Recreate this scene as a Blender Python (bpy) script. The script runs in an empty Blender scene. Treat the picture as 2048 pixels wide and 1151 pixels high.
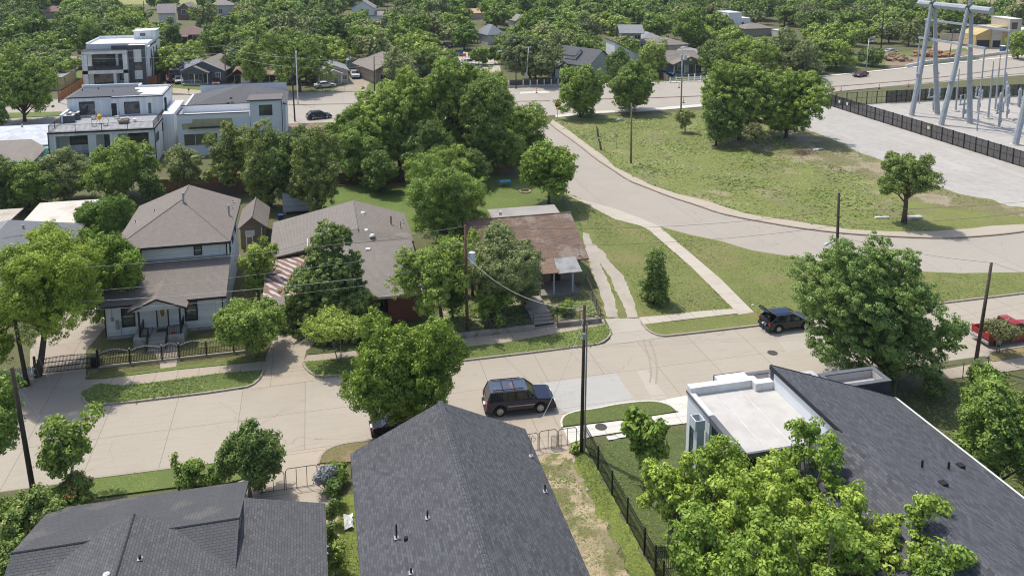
import bpy, bmesh, math, random
import numpy as np
from mathutils import Vector, Matrix
rad = math.radians
S = bpy.context.scene
COL = S.collection
# ---------------------------------------------------------------- camera
# world axes: x along the near street, y away from the camera across the blocks, z up; metres
F, CX, CY, YH, CAM_H = 1640.0, 1024.0, 140.0, -122.0, 34.0
ROLL, AZ = rad(.25), rad(13.8)
TH = math.atan((CY - YH) / F)
_r = np.array([1, 0, 0.]); _f = np.array([0, math.cos(TH), -math.sin(TH)]); _u = np.array([0, math.sin(TH), math.cos(TH)])
_c, _s = math.cos(-AZ), math.sin(-AZ)
RZ = np.array([[_c, -_s, 0], [_s, _c, 0], [0, 0, 1.]])
CR = RZ @ (_r * math.cos(ROLL) + _u * math.sin(ROLL)); CU = RZ @ (_u * math.cos(ROLL) - _r * math.sin(ROLL)); CF = RZ @ _f
cam = bpy.data.cameras.new('camera'); cam_o = bpy.data.objects.new('camera', cam); COL.objects.link(cam_o)
cam.lens = F / 2048 * 36; cam.sensor_width = 36; cam.shift_y = -(575.5 - CY) / 2048
cam.clip_start = .5; cam.clip_end = 4000
cam_o.matrix_world = Matrix(((CR[0], CU[0], -CF[0], 0), (CR[1], CU[1], -CF[1], 0), (CR[2], CU[2], -CF[2], CAM_H), (0, 0, 0, 1)))
S.camera = cam_o
# ---------------------------------------------------------------- sky and sun
SUN_EL, SUN_DIR = rad(65), rad(-55)          # SUN_DIR: heading in which shadows fall
w = bpy.data.worlds.new('World'); S.world = w; w.use_nodes = True
nt = w.node_tree; bgn = nt.nodes['Background']; sk = nt.nodes.new('ShaderNodeTexSky')
sk.sky_type = 'NISHITA'; sk.sun_disc = False; sk.sun_elevation = SUN_EL
_sx, _sy = -math.cos(SUN_DIR), -math.sin(SUN_DIR)
sk.sun_rotation = math.atan2(_sx, _sy); sk.air_density = 1.0; sk.dust_density = 2.5; sk.ozone_density = .6
nt.links.new(sk.outputs[0], bgn.inputs[0]); bgn.inputs[1].default_value = .15
sl = bpy.data.lights.new('sun', 'SUN'); sl.energy = 3.0; sl.angle = rad(.53); sl.color = (1, .955, .88)
so = bpy.data.objects.new('sun', sl); COL.objects.link(so)
_d = Vector((math.cos(SUN_DIR) * math.cos(SUN_EL), math.sin(SUN_DIR) * math.cos(SUN_EL), -math.sin(SUN_EL)))
so.rotation_euler = _d.to_track_quat('-Z', 'Y').to_euler(); so.location = (-30, 60, 80)
S.view_settings.view_transform = 'Standard'; S.view_settings.look = 'None'; S.view_settings.exposure = .36; S.view_settings.gamma = 1
S.render.engine = 'CYCLES'; S.cycles.max_bounces = 6; S.cycles.transparent_max_bounces = 6
S.cycles.filter_width = 1.1
S.render.resolution_x = 1024; S.render.resolution_y = 575

# ---------------------------------------------------------------- measuring the photograph
def ray(x, y): return (x - CX) / F * CR - (y - CY) / F * CU + CF
def P(x, y, z=0.):
    d = ray(x, y); t = (CAM_H - z) / -d[2]; return (d[0] * t, d[1] * t)
def P3(x, y, z=0.):
    a = P(x, y, z); return (a[0], a[1], z)
def PV(x, y, v):
    d = ray(x, y); t = v / d[1]; return (d[0] * t, CAM_H + d[2] * t)
def PU(x, y, u):
    d = ray(x, y); t = u / d[0]; return (d[1] * t, CAM_H + d[2] * t)
def PROJ(p):
    q = np.array(p, float) - [0, 0, CAM_H]; D = q @ CF
    return CX + F * (q @ CR) / D, CY - F * (q @ CU) / D
def height(xb, yb, yt):
    b = P(xb, yb); lo, hi = 0, 60
    for _ in range(30):
        m = (lo + hi) / 2
        if PROJ((b[0], b[1], m))[1] > yt: lo = m
        else: hi = m
    return lo
def pxm(x, y):                      # photo pixels per metre at a ground point
    b = P(x, y); return F / ((np.array([b[0], b[1], -CAM_H])) @ CF)

# ---------------------------------------------------------------- mesh and object helpers
class MB:
    def __init__(s): s.v = []; s.f = []; s.mi = []
    def face(s, pts, m=0):
        n = len(s.v); s.v += [tuple(p) for p in pts]; s.f.append(tuple(range(n, n + len(pts)))); s.mi.append(m)
    def box(s, x0, y0, z0, x1, y1, z1, m=0):
        n = len(s.v)
        s.v += [(x0,y0,z0),(x1,y0,z0),(x1,y1,z0),(x0,y1,z0),(x0,y0,z1),(x1,y0,z1),(x1,y1,z1),(x0,y1,z1)]
        for q in ((0,3,2,1),(4,5,6,7),(0,1,5,4),(1,2,6,5),(2,3,7,6),(3,0,4,7)): s.f.append(tuple(n + i for i in q)); s.mi.append(m)
        return s
    def prism(s, poly, z0, z1, m=0):                      # poly: ccw (x,y); z may be callables
        n = len(s.v); k = len(poly)
        s.v += [(p[0], p[1], z0) for p in poly] + [(p[0], p[1], z1) for p in poly]
        s.f.append(tuple(n + i for i in reversed(range(k)))); s.f.append(tuple(n + k + i for i in range(k))); s.mi += [m, m]
        for i in range(k):
            j = (i + 1) % k; s.f.append((n + i, n + j, n + k + j, n + k + i)); s.mi.append(m)
        return s
    def slab(s, pts, t, m=0):                             # sloping plate: pts ccw from above, thickness down
        n = len(s.v); k = len(pts)
        s.v += [(p[0], p[1], p[2] - t) for p in pts] + [tuple(p) for p in pts]
        s.f.append(tuple(n + i for i in reversed(range(k)))); s.f.append(tuple(n + k + i for i in range(k))); s.mi += [m, m]
        for i in range(k):
            j = (i + 1) % k; s.f.append((n + i, n + j, n + k + j, n + k + i)); s.mi.append(m)
        return s
    def tube(s, pts, r, n=6, m=0, cap=True):              # r: number or list
        pts = [Vector(p) for p in pts]; rr = r if isinstance(r, (list, tuple)) else [r] * len(pts)
        b0 = len(s.v); a = None
        for i, p in enumerate(pts):
            t = (pts[min(i + 1, len(pts) - 1)] - pts[max(i - 1, 0)])
            t = t.normalized() if t.length > 1e-9 else Vector((0, 0, 1))
            if a is None: a = (Vector((1, 0, 0)) if abs(t.x) < .9 else Vector((0, 1, 0)))
            a = (a - t * a.dot(t)).normalized(); b = t.cross(a)
            for k in range(n):
                th = 2 * math.pi * k / n; q = p + (a * math.cos(th) + b * math.sin(th)) * rr[i]; s.v.append((q.x, q.y, q.z))
        for i in range(len(pts) - 1):
            for k in range(n):
                k2 = (k + 1) % n; s.f.append((b0 + i*n + k, b0 + i*n + k2, b0 + (i+1)*n + k2, b0 + (i+1)*n + k)); s.mi.append(m)
        if cap:
            s.f.append(tuple(b0 + k for k in reversed(range(n)))); s.f.append(tuple(b0 + (len(pts)-1)*n + k for k in range(n))); s.mi += [m, m]
        return s
    def cyl(s, x, y, z0, z1, r, n=12, m=0, r1=None): return s.tube([(x, y, z0), (x, y, z1)], [r, r if r1 is None else r1], n, m)
    def bar(s, a, b, w, h, m=0):                          # rectangular bar from a to b, width w, height h
        a, b = Vector(a), Vector(b); t = (b - a).normalized(); sd = t.cross(Vector((0, 0, 1)))
        sd = sd.normalized() if sd.length > 1e-6 else Vector((1, 0, 0)); up = sd.cross(t)
        n = len(s.v)
        for p in (a, b):
            for i, j in ((-1,-1),(1,-1),(1,1),(-1,1)): q = p + sd*i*w/2 + up*j*h/2; s.v.append((q.x, q.y, q.z))
        for q in ((0,3,2,1),(4,5,6,7),(0,1,5,4),(1,2,6,5),(2,3,7,6),(3,0,4,7)): s.f.append(tuple(n + i for i in q)); s.mi.append(m)
        return s
    def mesh(s, name, mats, smooth=False):
        me = bpy.data.meshes.new(name); me.from_pydata(s.v, [], s.f); me.validate()
        for mt in (mats if isinstance(mats, (list, tuple)) else [mats]): me.materials.append(mt)
        if len(me.polygons) == len(s.mi): me.polygons.foreach_set('material_index', s.mi)
        bm = bmesh.new(); bm.from_mesh(me); bmesh.ops.recalc_face_normals(bm, faces=bm.faces)
        uv = bm.loops.layers.uv.new('UVMap')
        for f in bm.faces:
            nr = f.normal
            if abs(nr.z) > .9995: t = Vector((1, 0, 0)); b = Vector((0, 1, 0))
            else:
                t = Vector((0, 0, 1)).cross(nr).normalized(); b = nr.cross(t)
            for l in f.loops: l[uv].uv = (l.vert.co.dot(t), l.vert.co.dot(b))
            f.smooth = smooth
        bm.to_mesh(me); bm.free(); return me
    def build(s, name, mats, parent=None, smooth=False, bevel=0, loc=None, rz=0):
        o = bpy.data.objects.new(name, s.mesh(name, mats, smooth)); COL.objects.link(o)
        if parent: o.parent = parent
        if loc: o.location = loc
        if rz: o.rotation_euler.z = rz
        if bevel:
            md = o.modifiers.new('bevel', 'BEVEL'); md.width = bevel; md.segments = 2; md.limit_method = 'ANGLE'; md.angle_limit = rad(35)
        return o
def tag(o, label=None, cat=None, group=None, kind=None):
    if label: o['label'] = label
    if cat: o['category'] = cat
    if group: o['group'] = group
    if kind: o['kind'] = kind
    return o
def thing(name, label, cat, loc=(0, 0, 0), rz=0, group=None):
    o = bpy.data.objects.new(name, None); COL.objects.link(o); o.location = loc; o.rotation_euler = (0, 0, rz); o.empty_display_size = .5
    return tag(o, label, cat, group)
def struct(name, mb, m): return tag(mb.build(name, m), kind='structure')
def copy_tree(o, parent=None):
    c = o.copy(); COL.objects.link(c); c.parent = parent
    for ch in list(o.children): copy_tree(ch, c)
    return c

# ---------------------------------------------------------------- materials
_mats = {}
def M(name, base=(.5, .5, .5), kind='plain', rough=.85, var=.12, c2=None, metal=0, spec=.3, ns=1.2, bump=0, p=None, co=None, stain=None):
    if name in _mats: return _mats[name]
    m = bpy.data.materials.new(name); m.use_nodes = True; _mats[name] = m
    N = m.node_tree.nodes; Lk = m.node_tree.links.new; b = N['Principled BSDF']
    def nd(t, **k):
        n = N.new('ShaderNode' + t)
        for a, v in k.items():
            if a in n.inputs.keys(): n.inputs[a].default_value = v
            else: setattr(n, a, v)
        return n
    def mix(fac, a, c, bl='MIX'):
        n = N.new('ShaderNodeMix'); n.data_type = 'RGBA'; n.blend_type = bl
        for i, v in ((0, fac), (6, a), (7, c)):
            if isinstance(v, (int, float)): n.inputs[i].default_value = v
            elif isinstance(v, tuple): n.inputs[i].default_value = (*v[:3], 1)
            else: Lk(v, n.inputs[i])
        return n.outputs[2]
    def ramp(src, p0, p1, a=0., c=1.):
        n = N.new('ShaderNodeMapRange'); n.inputs[1].default_value = p0; n.inputs[2].default_value = p1; n.inputs[3].default_value = a; n.inputs[4].default_value = c
        Lk(src, n.inputs[0]); return n.outputs[0]
    tc = N.new('ShaderNodeTexCoord'); uvo = tc.outputs['UV']; ob = tc.outputs['Object']
    def noise(scale, det=4, src=None, vec=None, ro=.55):
        n = nd('TexNoise', Scale=scale, Detail=det, Roughness=ro); Lk(src or ob, n.inputs['Vector']); return n.outputs['Fac']
    def mapping(src, sc=(1, 1, 1), rot=0, loc=(0, 0, 0)):
        n = N.new('ShaderNodeMapping'); n.inputs['Scale'].default_value = sc; n.inputs['Rotation'].default_value = (0, 0, rot); n.inputs['Location'].default_value = loc
        Lk(src, n.inputs[0]); return n.outputs[0]
    dk = lambda c, k: tuple(x * k for x in c)
    b.inputs['Roughness'].default_value = rough; b.inputs['Metallic'].default_value = metal; b.inputs['Specular IOR Level'].default_value = spec
    col = None; bh = None; bd = .02
    if kind == 'plain':
        col = mix(ramp(noise(ns), .3, .7), dk(base, 1 - var), dk(base, 1 + var))
        if c2: col = mix(ramp(noise(ns * .6, 5), .52, .62), col, c2)
    elif kind in ('shingle', 'brick', 'siding', 'planks', 'batten', 'panel'):
        bw, rh, mo = p or {'shingle': (.34, .15, .010), 'brick': (.22, .075, .008), 'siding': (9, .17, .012), 'planks': (.15, 40, .012), 'batten': (.4, 60, .02), 'panel': (1, 1, .01)}[kind]
        t = nd('TexBrick', Scale=1.0); t.inputs['Brick Width'].default_value = bw; t.inputs['Row Height'].default_value = rh
        t.inputs['Mortar Size'].default_value = mo; t.inputs['Mortar Smooth'].default_value = .3; t.inputs['Bias'].default_value = 0
        t.offset = .5 if kind in ('shingle', 'brick') else 0; t.inputs['Color1'].default_value = (0, 0, 0, 1); t.inputs['Color2'].default_value = (1, 1, 1, 1); t.inputs['Mortar'].default_value = (.5, .5, .5, 1)
        Lk(uvo, t.inputs['Vector'])
        v2 = {'shingle': .22, 'brick': .2, 'siding': .02, 'planks': .2, 'batten': .02, 'panel': .05}[kind] if var is None else var
        col = mix(t.outputs['Color'], dk(base, 1 - v2), dk(base, 1 + v2))
        col = mix(ramp(noise(.5), .3, .7, 0, .6), col, dk(base, .85)) if kind != 'siding' else mix(ramp(noise(.9), .35, .75, 0, .4), col, dk(base, .9))
        if kind == 'shingle': col = mix(ramp(noise(.9, 5, mapping(uvo, (2.2, .12, 1))), .48, .72, 0, .3), col, dk(base, 1.3)); col = mix(ramp(noise(22, 3), .35, .65, 0, .35), col, dk(base, .6))
        if stain: col = mix(ramp(noise(stain[1], 5), stain[2], stain[2] + .06), col, stain[0])
        mc = {'shingle': .45, 'brick': 1.5, 'siding': .55, 'planks': .35, 'batten': 1.15 if base[0] < .4 else .8, 'panel': .6}[kind]
        col = mix(t.outputs['Fac'], col, dk(base, mc)); bh = t.outputs['Fac']; bd = -.012
    elif kind == 'corr':
        wv = nd('TexWave', Scale=p or 2.0); wv.bands_direction = 'Y' if not stain else 'X'; wv.inputs['Distortion'].default_value = 0; Lk(uvo, wv.inputs['Vector'])
        col = mix(ramp(wv.outputs['Fac'], .0, .5), dk(base, .8), base)
        col = mix(ramp(noise(.35, 4), .5, .66, 0, .7), col, c2 or dk(base, .75))
        bh = wv.outputs['Fac']; bd = .03
    elif kind == 'rusty':
        wv = nd('TexWave', Scale=p or .35); wv.bands_direction = 'Y'; Lk(uvo, wv.inputs['Vector'])
        n1 = noise(1.6, 5, mapping(uvo, (.35, 1, 1)))
        am = N.new('ShaderNodeMath'); am.operation = 'ADD'; Lk(ramp(wv.outputs['Fac'], .0, 1, -.16, .16), am.inputs[0]); Lk(n1, am.inputs[1])
        col = mix(ramp(am.outputs[0], .55, .6), base, c2)
    elif kind == 'grass':
        g1 = mix(ramp(noise(.35, 5), .35, .65), dk(base, .8), dk(base, 1.2))
        g1 = mix(ramp(noise(2.6, 5, ro=.65), .35, .65, 0, .75), g1, tuple(x * y for x, y in zip(base, (1.5, 1.2, 1.1))))
        g1 = mix(ramp(noise(17, 4, ro=.7), .36, .6, 0, .85), g1, dk(base, .42)); g1 = mix(ramp(noise(7, 5, ro=.7), .5, .68, 0, .55), g1, tuple(x * y for x, y in zip(base, (1.9, 1.55, 1.6))))
        if stain: g1 = mix(ramp(noise(stain[1], 7, ro=.62), stain[2], stain[2] + .1), g1, mix(ramp(noise(9, 5), .4, .6), dk(stain[0], .85), dk(stain[0], 1.1)))
        if c2: g1 = mix(ramp(noise(.16, 6, ro=.6), .5, .62, 0, .85), g1, c2)
        col = g1; bh = noise(20, 4); bd = .05
    elif kind == 'conc':
        pw, ph, ox, oy = p or (4.6, 4.5, 0, 0)
        t = nd('TexBrick', Scale=1.0); t.inputs['Brick Width'].default_value = pw; t.inputs['Row Height'].default_value = ph; t.offset = 0
        t.inputs['Mortar Size'].default_value = .02; t.inputs['Mortar Smooth'].default_value = .2
        t.inputs['Color1'].default_value = (0, 0, 0, 1); t.inputs['Color2'].default_value = (1, 1, 1, 1); t.inputs['Mortar'].default_value = (.5, .5, .5, 1)
        Lk(mapping(ob, loc=(ox, oy, 0)), t.inputs['Vector'])
        col = mix(t.outputs['Color'], dk(base, .95), tuple(x * y for x, y in zip(base, (1.03, 1.04, 1.06))))
        col = mix(ramp(noise(.3, 6), .3, .7), dk(col and base, .93) if False else col, mix(.5, col, dk(base, 1.12)))
        col = mix(ramp(noise(1.3, 6, mapping(ob, (.35, 2.2, 1)), ro=.65), .5, .75, 0, .45), col, dk(base, .76))
        col = mix(ramp(noise(6, 5), .35, .65, 0, .25), col, dk(base, .8))
        col = mix(ramp(noise(.9, 6, ro=.7), .64, .72, 0, .5), col, tuple(x * y for x, y in zip(base, (.72, .68, .62))))
        vc = nd('TexVoronoi', Scale=.16); vc.feature = 'DISTANCE_TO_EDGE'; wp = N.new('ShaderNodeVectorMath'); wp.operation = 'ADD'; nz = nd('TexNoise', Scale=.5, Detail=6.0); Lk(ob, nz.inputs['Vector']); Lk(ob, wp.inputs[0]); sc_ = N.new('ShaderNodeVectorMath'); sc_.operation = 'SCALE'; sc_.inputs['Scale'].default_value = 2.2; Lk(nz.outputs['Color'], sc_.inputs[0]); Lk(sc_.outputs[0], wp.inputs[1]); Lk(wp.outputs[0], vc.inputs['Vector'])
        cm = N.new('ShaderNodeMath'); cm.operation = 'MULTIPLY'; Lk(ramp(vc.outputs['Distance'], .0, .006, .55, 0), cm.inputs[0]); Lk(ramp(noise(.12, 3), .48, .56), cm.inputs[1]); col = mix(cm.outputs[0], col, dk(base, .4))
        col = mix(ramp(noise(2.2, 3), .70, .76, 0, .35), col, dk(base, .55))
        col = mix(t.outputs['Fac'], col, dk(base, .5)); bh = noise(30, 3); bd = .008
    elif kind == 'gravel':
        vo = nd('TexVoronoi', Scale=9.0); Lk(ob, vo.inputs['Vector'])
        col = mix(ramp(noise(.12, 6), .35, .65), base, c2 or dk(base, .8))
        col = mix(ramp(noise(.7, 6, ro=.7), .42, .66, 0, .6), col, dk(base, .66)); col = mix(ramp(noise(.35, 6, mapping(ob, (1, .16, 1)), ro=.65), .52, .66, 0, .55), col, tuple(x * y for x, y in zip(base, (1.16, 1.12, 1.06))))
        col = mix(ramp(vo.outputs['Distance'], .0, .9, 0, .3), dk(base, .72), col) if False else mix(ramp(noise(14, 4), .35, .6, 0, .4), col, dk(base, .68)); bh = noise(12, 5); bd = .05
    elif kind == 'paint':
        nn = noise(ns or 1.5, 4); col = mix(ramp(nn, .3, .7), dk(base, .92), dk(base, 1.06))
        if stain: col = mix(ramp(noise(stain[1], 5), stain[2], stain[2] + .05), col, stain[0])
        b.inputs['Coat Weight'].default_value = .35; b.inputs['Coat Roughness'].default_value = .08
    elif kind == 'glass':
        lw = nd('LayerWeight'); lw.inputs[0].default_value = .35
        col = mix(ramp(noise(.8, 3), .35, .65), base, dk(base, 2.0)); b.inputs['Roughness'].default_value = .04; b.inputs['Specular IOR Level'].default_value = .8
    Lk(col, b.inputs['Base Color'])
    if bh is not None or bump:
        bp = N.new('ShaderNodeBump'); bp.inputs['Distance'].default_value = abs(bd); bp.inputs['Strength'].default_value = .5; bp.invert = bd < 0
        Lk(bh if bh is not None else noise(25, 4), bp.inputs['Height']); Lk(bp.outputs[0], b.inputs['Normal'])
    return m
# ================================================================ the setting
GR = M('lawn green', (.160, .198, .055), 'grass', stain=((.23, .19, .105), .28, .66), c2=(.19, .175, .07))
GR2 = M('verge grass', (0.132, 0.194, 0.046), 'grass', c2=(.105, .14, .038))
GR3 = M('mown lawn', (0.093, 0.132, 0.040), 'grass')
GRB = M('bright grass', (.17, .225, .045), 'grass')
DRT = M('worn dirt yard', (0.178, 0.194, 0.070), 'grass', stain=((.42, .33, .22), .55, .455), c2=(.2, .17, .1))
FLD = M('meadow grass', (.185, .225, .062), 'grass', stain=((.30, .255, .15), .13, .57), c2=(.17, .165, .075))
BARE = M('bare earth', (.27, .225, .16), 'grass', c2=(.14, .13, .06))
BASE = M('open ground', (0.116, 0.132, 0.054), 'grass', stain=((.20, .17, .11), .08, .6))
DRY = M('dry field', (.27, .22, .11), 'grass', c2=(.20, .19, .08))
RDN = M('near street concrete', (.362, .322, .258), 'conc', p=(4.6, 4.55, -3.2, -56.9))
RDC = M('curved road concrete', (.345, .312, .262), 'conc', p=(9, 60, 0, 7))
RDF = M('avenue concrete', (.35, .318, .27), 'conc', p=(6, 60, 0, 7))
SWK = M('old pavement concrete', (.37, .315, .245), 'conc', p=(1.6, 50, 0, 0))
SWW = M('new pavement concrete', (.56, .535, .475), 'conc', p=(1.9, 50, 0, 0))
PAT = M('grey concrete patch', (.39, .38, .35), 'conc', p=(60, 60, 7, 7))
KRB = M('kerb concrete', (.33, .29, .235), 'conc', p=(3, 50, 0, 0))
GVW = M('white gravel', (.44, .42, .39), 'gravel', c2=(.39, .365, .32))
GVT = M('track gravel', (.43, .39, .33), 'gravel', c2=(.36, .31, .25))
DRV = M('dirt driveway', (.33, .28, .21), 'gravel', c2=(.38, .33, .26))

def ppoly(px, z=0): return [P(x, y, z) for x, y in px]
def ccw(pl):
    a = sum(p[0] * q[1] - q[0] * p[1] for p, q in zip(pl, pl[1:] + pl[:1])); return pl if a > 0 else pl[::-1]
def sheet(name, pl, z, m, zb=None):
    mb = MB(); pl = ccw(list(pl))
    if zb is None and any(k in m.name for k in ('grass', 'lawn', 'yard', 'gravel', 'dirt', 'earth', 'meadow')) and name not in ('median', 'verge'):
        rg = random.Random(len(pl)*7+int(abs(pl[0][0]))); q = []
        for a, b in zip(pl, pl[1:]+pl[:1]):
            L_ = math.hypot(b[0]-a[0], b[1]-a[1]); n = min(60, int(L_/.45)); am = min(.28, .02*L_+.05); q.append(a)
            for i in range(1, n): t = i/n; j = rg.uniform(-am, am); q.append((a[0]+(b[0]-a[0])*t - (b[1]-a[1])/L_*j, a[1]+(b[1]-a[1])*t + (b[0]-a[0])/L_*j))
        pl = q
    if zb is None: mb.face([(x, y, z) for x, y in pl])
    else: mb.prism(pl, zb, z)
    return struct(name, mb, m)
def strip(pl, wd):                                   # polyline -> left/right offset
    out = []
    for i, p in enumerate(pl):
        a = Vector(pl[max(i - 1, 0)][:2]); b = Vector(pl[min(i + 1, len(pl) - 1)][:2]); t = (b - a).normalized(); n = Vector((-t.y, t.x))
        out.append((Vector(p[:2]) + n * wd / 2, Vector(p[:2]) - n * wd / 2))
    return out
def smooth_line(pl, it=2):
    for _ in range(it):
        q = [pl[0]]
        for a, b in zip(pl, pl[1:]): q += [(a[0]*.75+b[0]*.25, a[1]*.75+b[1]*.25), (a[0]*.25+b[0]*.75, a[1]*.25+b[1]*.75)]
        pl = q + [pl[-1]]
    return pl
def kerb(pl, wd=.17, h=.135, name='kerb', m=None, world=False, sm=1):
    pl = pl if world else ppoly(pl); pl = smooth_line(pl, sm) if len(pl) > 2 else pl
    st = strip(pl, wd); mb = MB()
    for (a, b), (c, d) in zip(st, st[1:]): mb.prism(ccw([tuple(a), tuple(b), tuple(d), tuple(c)]), 0, h)
    return struct(name, mb, m or KRB)

g = MB(); g.face([(-1500, -300, 0), (1500, -300, 0), (1500, 2600, 0), (-1500, 2600, 0)])
struct('ground', g, BASE)
# near street
sheet('near_street', [(-160, 52.3), (180, 52.3), (180, 61.5), (-160, 61.5)], .006, RDN)
sheet('street_patch', ppoly([(1071, 768), (1232, 746), (1272, 804), (1124, 824)]), .010, PAT)
sheet('street_patch', ppoly([(1275, 742), (1295, 740), (1334, 795), (1304, 799)]), .010, M('pale concrete patch', (.41, .37, .305), 'conc', p=(60, 60, 7, 7)))
sheet('street_patch', ppoly([(1573, 703), (1540, 660), (1640, 648), (1690, 683)]), .010, M('cool concrete patch', (.39, .36, .30), 'conc', p=(60, 60, 7, 7)))
TYM = M('tyre marks', (.31, .27, .215), 'conc', p=(60, 60, 7, 7))
for tm in ([(1262, 640), (1280, 668), (1296, 705), (1303, 740), (1300, 765)], [(1273, 640), (1293, 668), (1309, 703), (1315, 738), (1312, 768)]):
    st_ = strip(smooth_line(ppoly(tm)), .16); mb = MB(); [mb.face([(*a, .0135), (*b, .0135), (*d, .0135), (*c, .0135)]) for (a, b), (c, d) in zip(st_, st_[1:])]; struct('tyre_mark', mb, TYM)
# blocks on the north side of the street
VA = [(200, 768), (163, 785), (168, 802), (180, 810), (192, 812.6), (487, 777), (512, 766), (528, 742), (443, 747.6), (325, 764), (245, 773)]
sheet('verge', ppoly(VA), .11, GR2, 0)
kerb([(164, 794), (172, 808), (192, 813.2), (487, 777.5), (514, 766), (529, 741)])
sheet('pavement', ppoly([(200, 768), (245, 773), (325, 764), (443, 747.6), (530, 740), (531, 723), (355, 740), (215, 757), (150, 775)]), .05, SWK)
sheet('verge', ppoly([(170, 757), (215, 757), (355, 740), (531, 723), (529, 713), (325, 738), (172, 757)]), .10, GR2, 0)
sheet('front_path', ppoly([(322, 745), (352, 741), (356, 700), (345, 665), (300, 668), (306, 700), (320, 728)]), .062, SWK)
# left driveway area and house driveway
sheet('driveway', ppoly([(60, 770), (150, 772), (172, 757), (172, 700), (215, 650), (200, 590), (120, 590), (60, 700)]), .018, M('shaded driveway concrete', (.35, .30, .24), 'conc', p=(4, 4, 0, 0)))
sheet('driveway_apron', ppoly([(-40, 800), (60, 772), (100, 764), (215, 756), (176, 778), (164, 790), (168, 803), (192, 814), (60, 832), (-40, 842)]), .016, M('shaded apron concrete', (.33, .285, .23), 'conc', p=(4, 50, 0, 0)))  # darker than the open driveways: shade put into the concrete colour
sheet('driveway', ppoly([(497, 779), (512, 766), (528, 740), (531, 715), (560, 650), (575, 612), (655, 612), (650, 680), (613, 700), (606, 727), (620, 744), (650, 758)]), .020, M('driveway concrete', (.38, .325, .25), 'conc', p=(4, 4, 0, 1)))
sheet('carport_floor', ppoly([(528, 640), (530, 565), (640, 560), (655, 612), (575, 614), (560, 652)]), .026, DRV)
VB = [(606, 725), (612, 738), (620, 747), (640, 755), (899, 725), (1192, 690), (1213, 680), (1222, 667), (1217, 652), (1212, 650), (1100, 672), (1000, 688), (908, 697), (690, 718)]
sheet('verge', ppoly(VB), .11, GR2, 0)
kerb([(606, 727), (613, 741), (636, 755.5), (680, 751), (1192, 690.5), (1212, 681.5), (1222.5, 667), (1219, 655)])
sheet('pavement', ppoly([(606, 724), (690, 717), (908, 696), (1000, 687), (1212, 650), (1207, 638), (1000, 662), (908, 680), (690, 704), (614, 711)]), .05, SWK)
sheet('front_garden', ppoly([(614, 709), (900, 679), (930, 650), (900, 600), (700, 640), (660, 660), (625, 690)]), .04, M('dark lawn', (0.085, 0.116, 0.037), 'grass', stain=((.2, .17, .12), .4, .62)))  # darker green grass with bare patches
sheet('front_garden', ppoly([(900, 679), (1205, 637), (1168, 575), (1060, 590), (900, 600), (870, 640)]), .12, M('littered yard', (0.155, 0.163, 0.078), 'grass', stain=((.34, .29, .23), 1.1, .48)), 0)
sheet('front_garden', ppoly([(172, 756), (330, 737), (530, 712), (500, 650), (420, 650), (215, 690)]), .045, M('thin yard grass', (0.132, 0.147, 0.050), 'grass', stain=((.25, .2, .13), .4, .55)))
sheet('driveway_apron', ppoly([(1204, 692), (1221, 678), (1222, 660), (1210, 637), (1277, 633), (1286, 650), (1299, 664), (1330, 674)]), .022, PAT if False else M('apron concrete', (.385, .35, .29), 'conc', p=(60, 3, 0, 0)))
# right hand lawn
LAWN = [(1150, 392), (1189, 418), (1230, 439), (1281, 452), (1298, 461), (1316, 477), (1384, 536), (1467, 619), (1399, 623.5), (1334, 631), (1277.7, 635.7), (1210, 637), (1185, 560), (1168, 490), (1155, 420), (1120, 386)]
sheet('lawn', ppoly(LAWN), .06, GR)
sheet('lawn', ppoly([(985, 340), (1127, 386), (1155, 420), (1168, 490), (1172, 560), (1100, 500), (985, 425), (950, 380)]), .035, GR2)
sheet('backyard_lawn', ppoly([(640, 430), (628, 392), (700, 372), (800, 372), (985, 372), (985, 440), (820, 470), (700, 440)]), .03, GRB if False else M('lush lawn', (0.116, 0.186, 0.039), 'grass'))
sheet('pavement', ppoly([(1127, 386), (1160, 399), (1230, 418), (1278, 436), (1319, 453.6), (1381, 507), (1443, 560), (1508, 625), (1477, 630), (1467, 619), (1384, 536), (1316, 477), (1298, 461), (1281, 452), (1230, 439), (1189, 418)]), .066, M('tan pavement', (.44, .395, .325), 'conc', p=(50, 2.2, 0, 0)))  # concrete a little tanner and paler than the older pavements
sheet('pavement', ppoly([(1277.7, 635.5), (1334, 630.5), (1399, 623), (1470, 617.6), (1509, 624), (1431, 632.5), (1354.5, 641.5), (1286.6, 649.5)]), .072, M('tan pavement slabs', (.44, .395, .325), 'conc', p=(2.2, 50, 0, 0)))  # same tanner concrete, jointed into slabs
sheet('verge', ppoly([(1285, 649), (1298, 663), (1313, 670), (1328, 673), (1340, 672.5), (1527, 650), (2048, 586), (2500, 528), (2500, 525), (2048, 545), (1921, 547), (1750, 540), (1585, 514), (1502, 501), (1443, 483), (1384, 471), (1319, 453.6), (1381, 507), (1443, 560), (1510, 625), (1431, 633), (1354.5, 642.5)]), .064, GR, 0)
kerb([(1283, 647), (1298, 664), (1320, 673), (1342, 672), (1527, 650.3), (2048, 587), (2500, 532)], sm=1)
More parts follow.
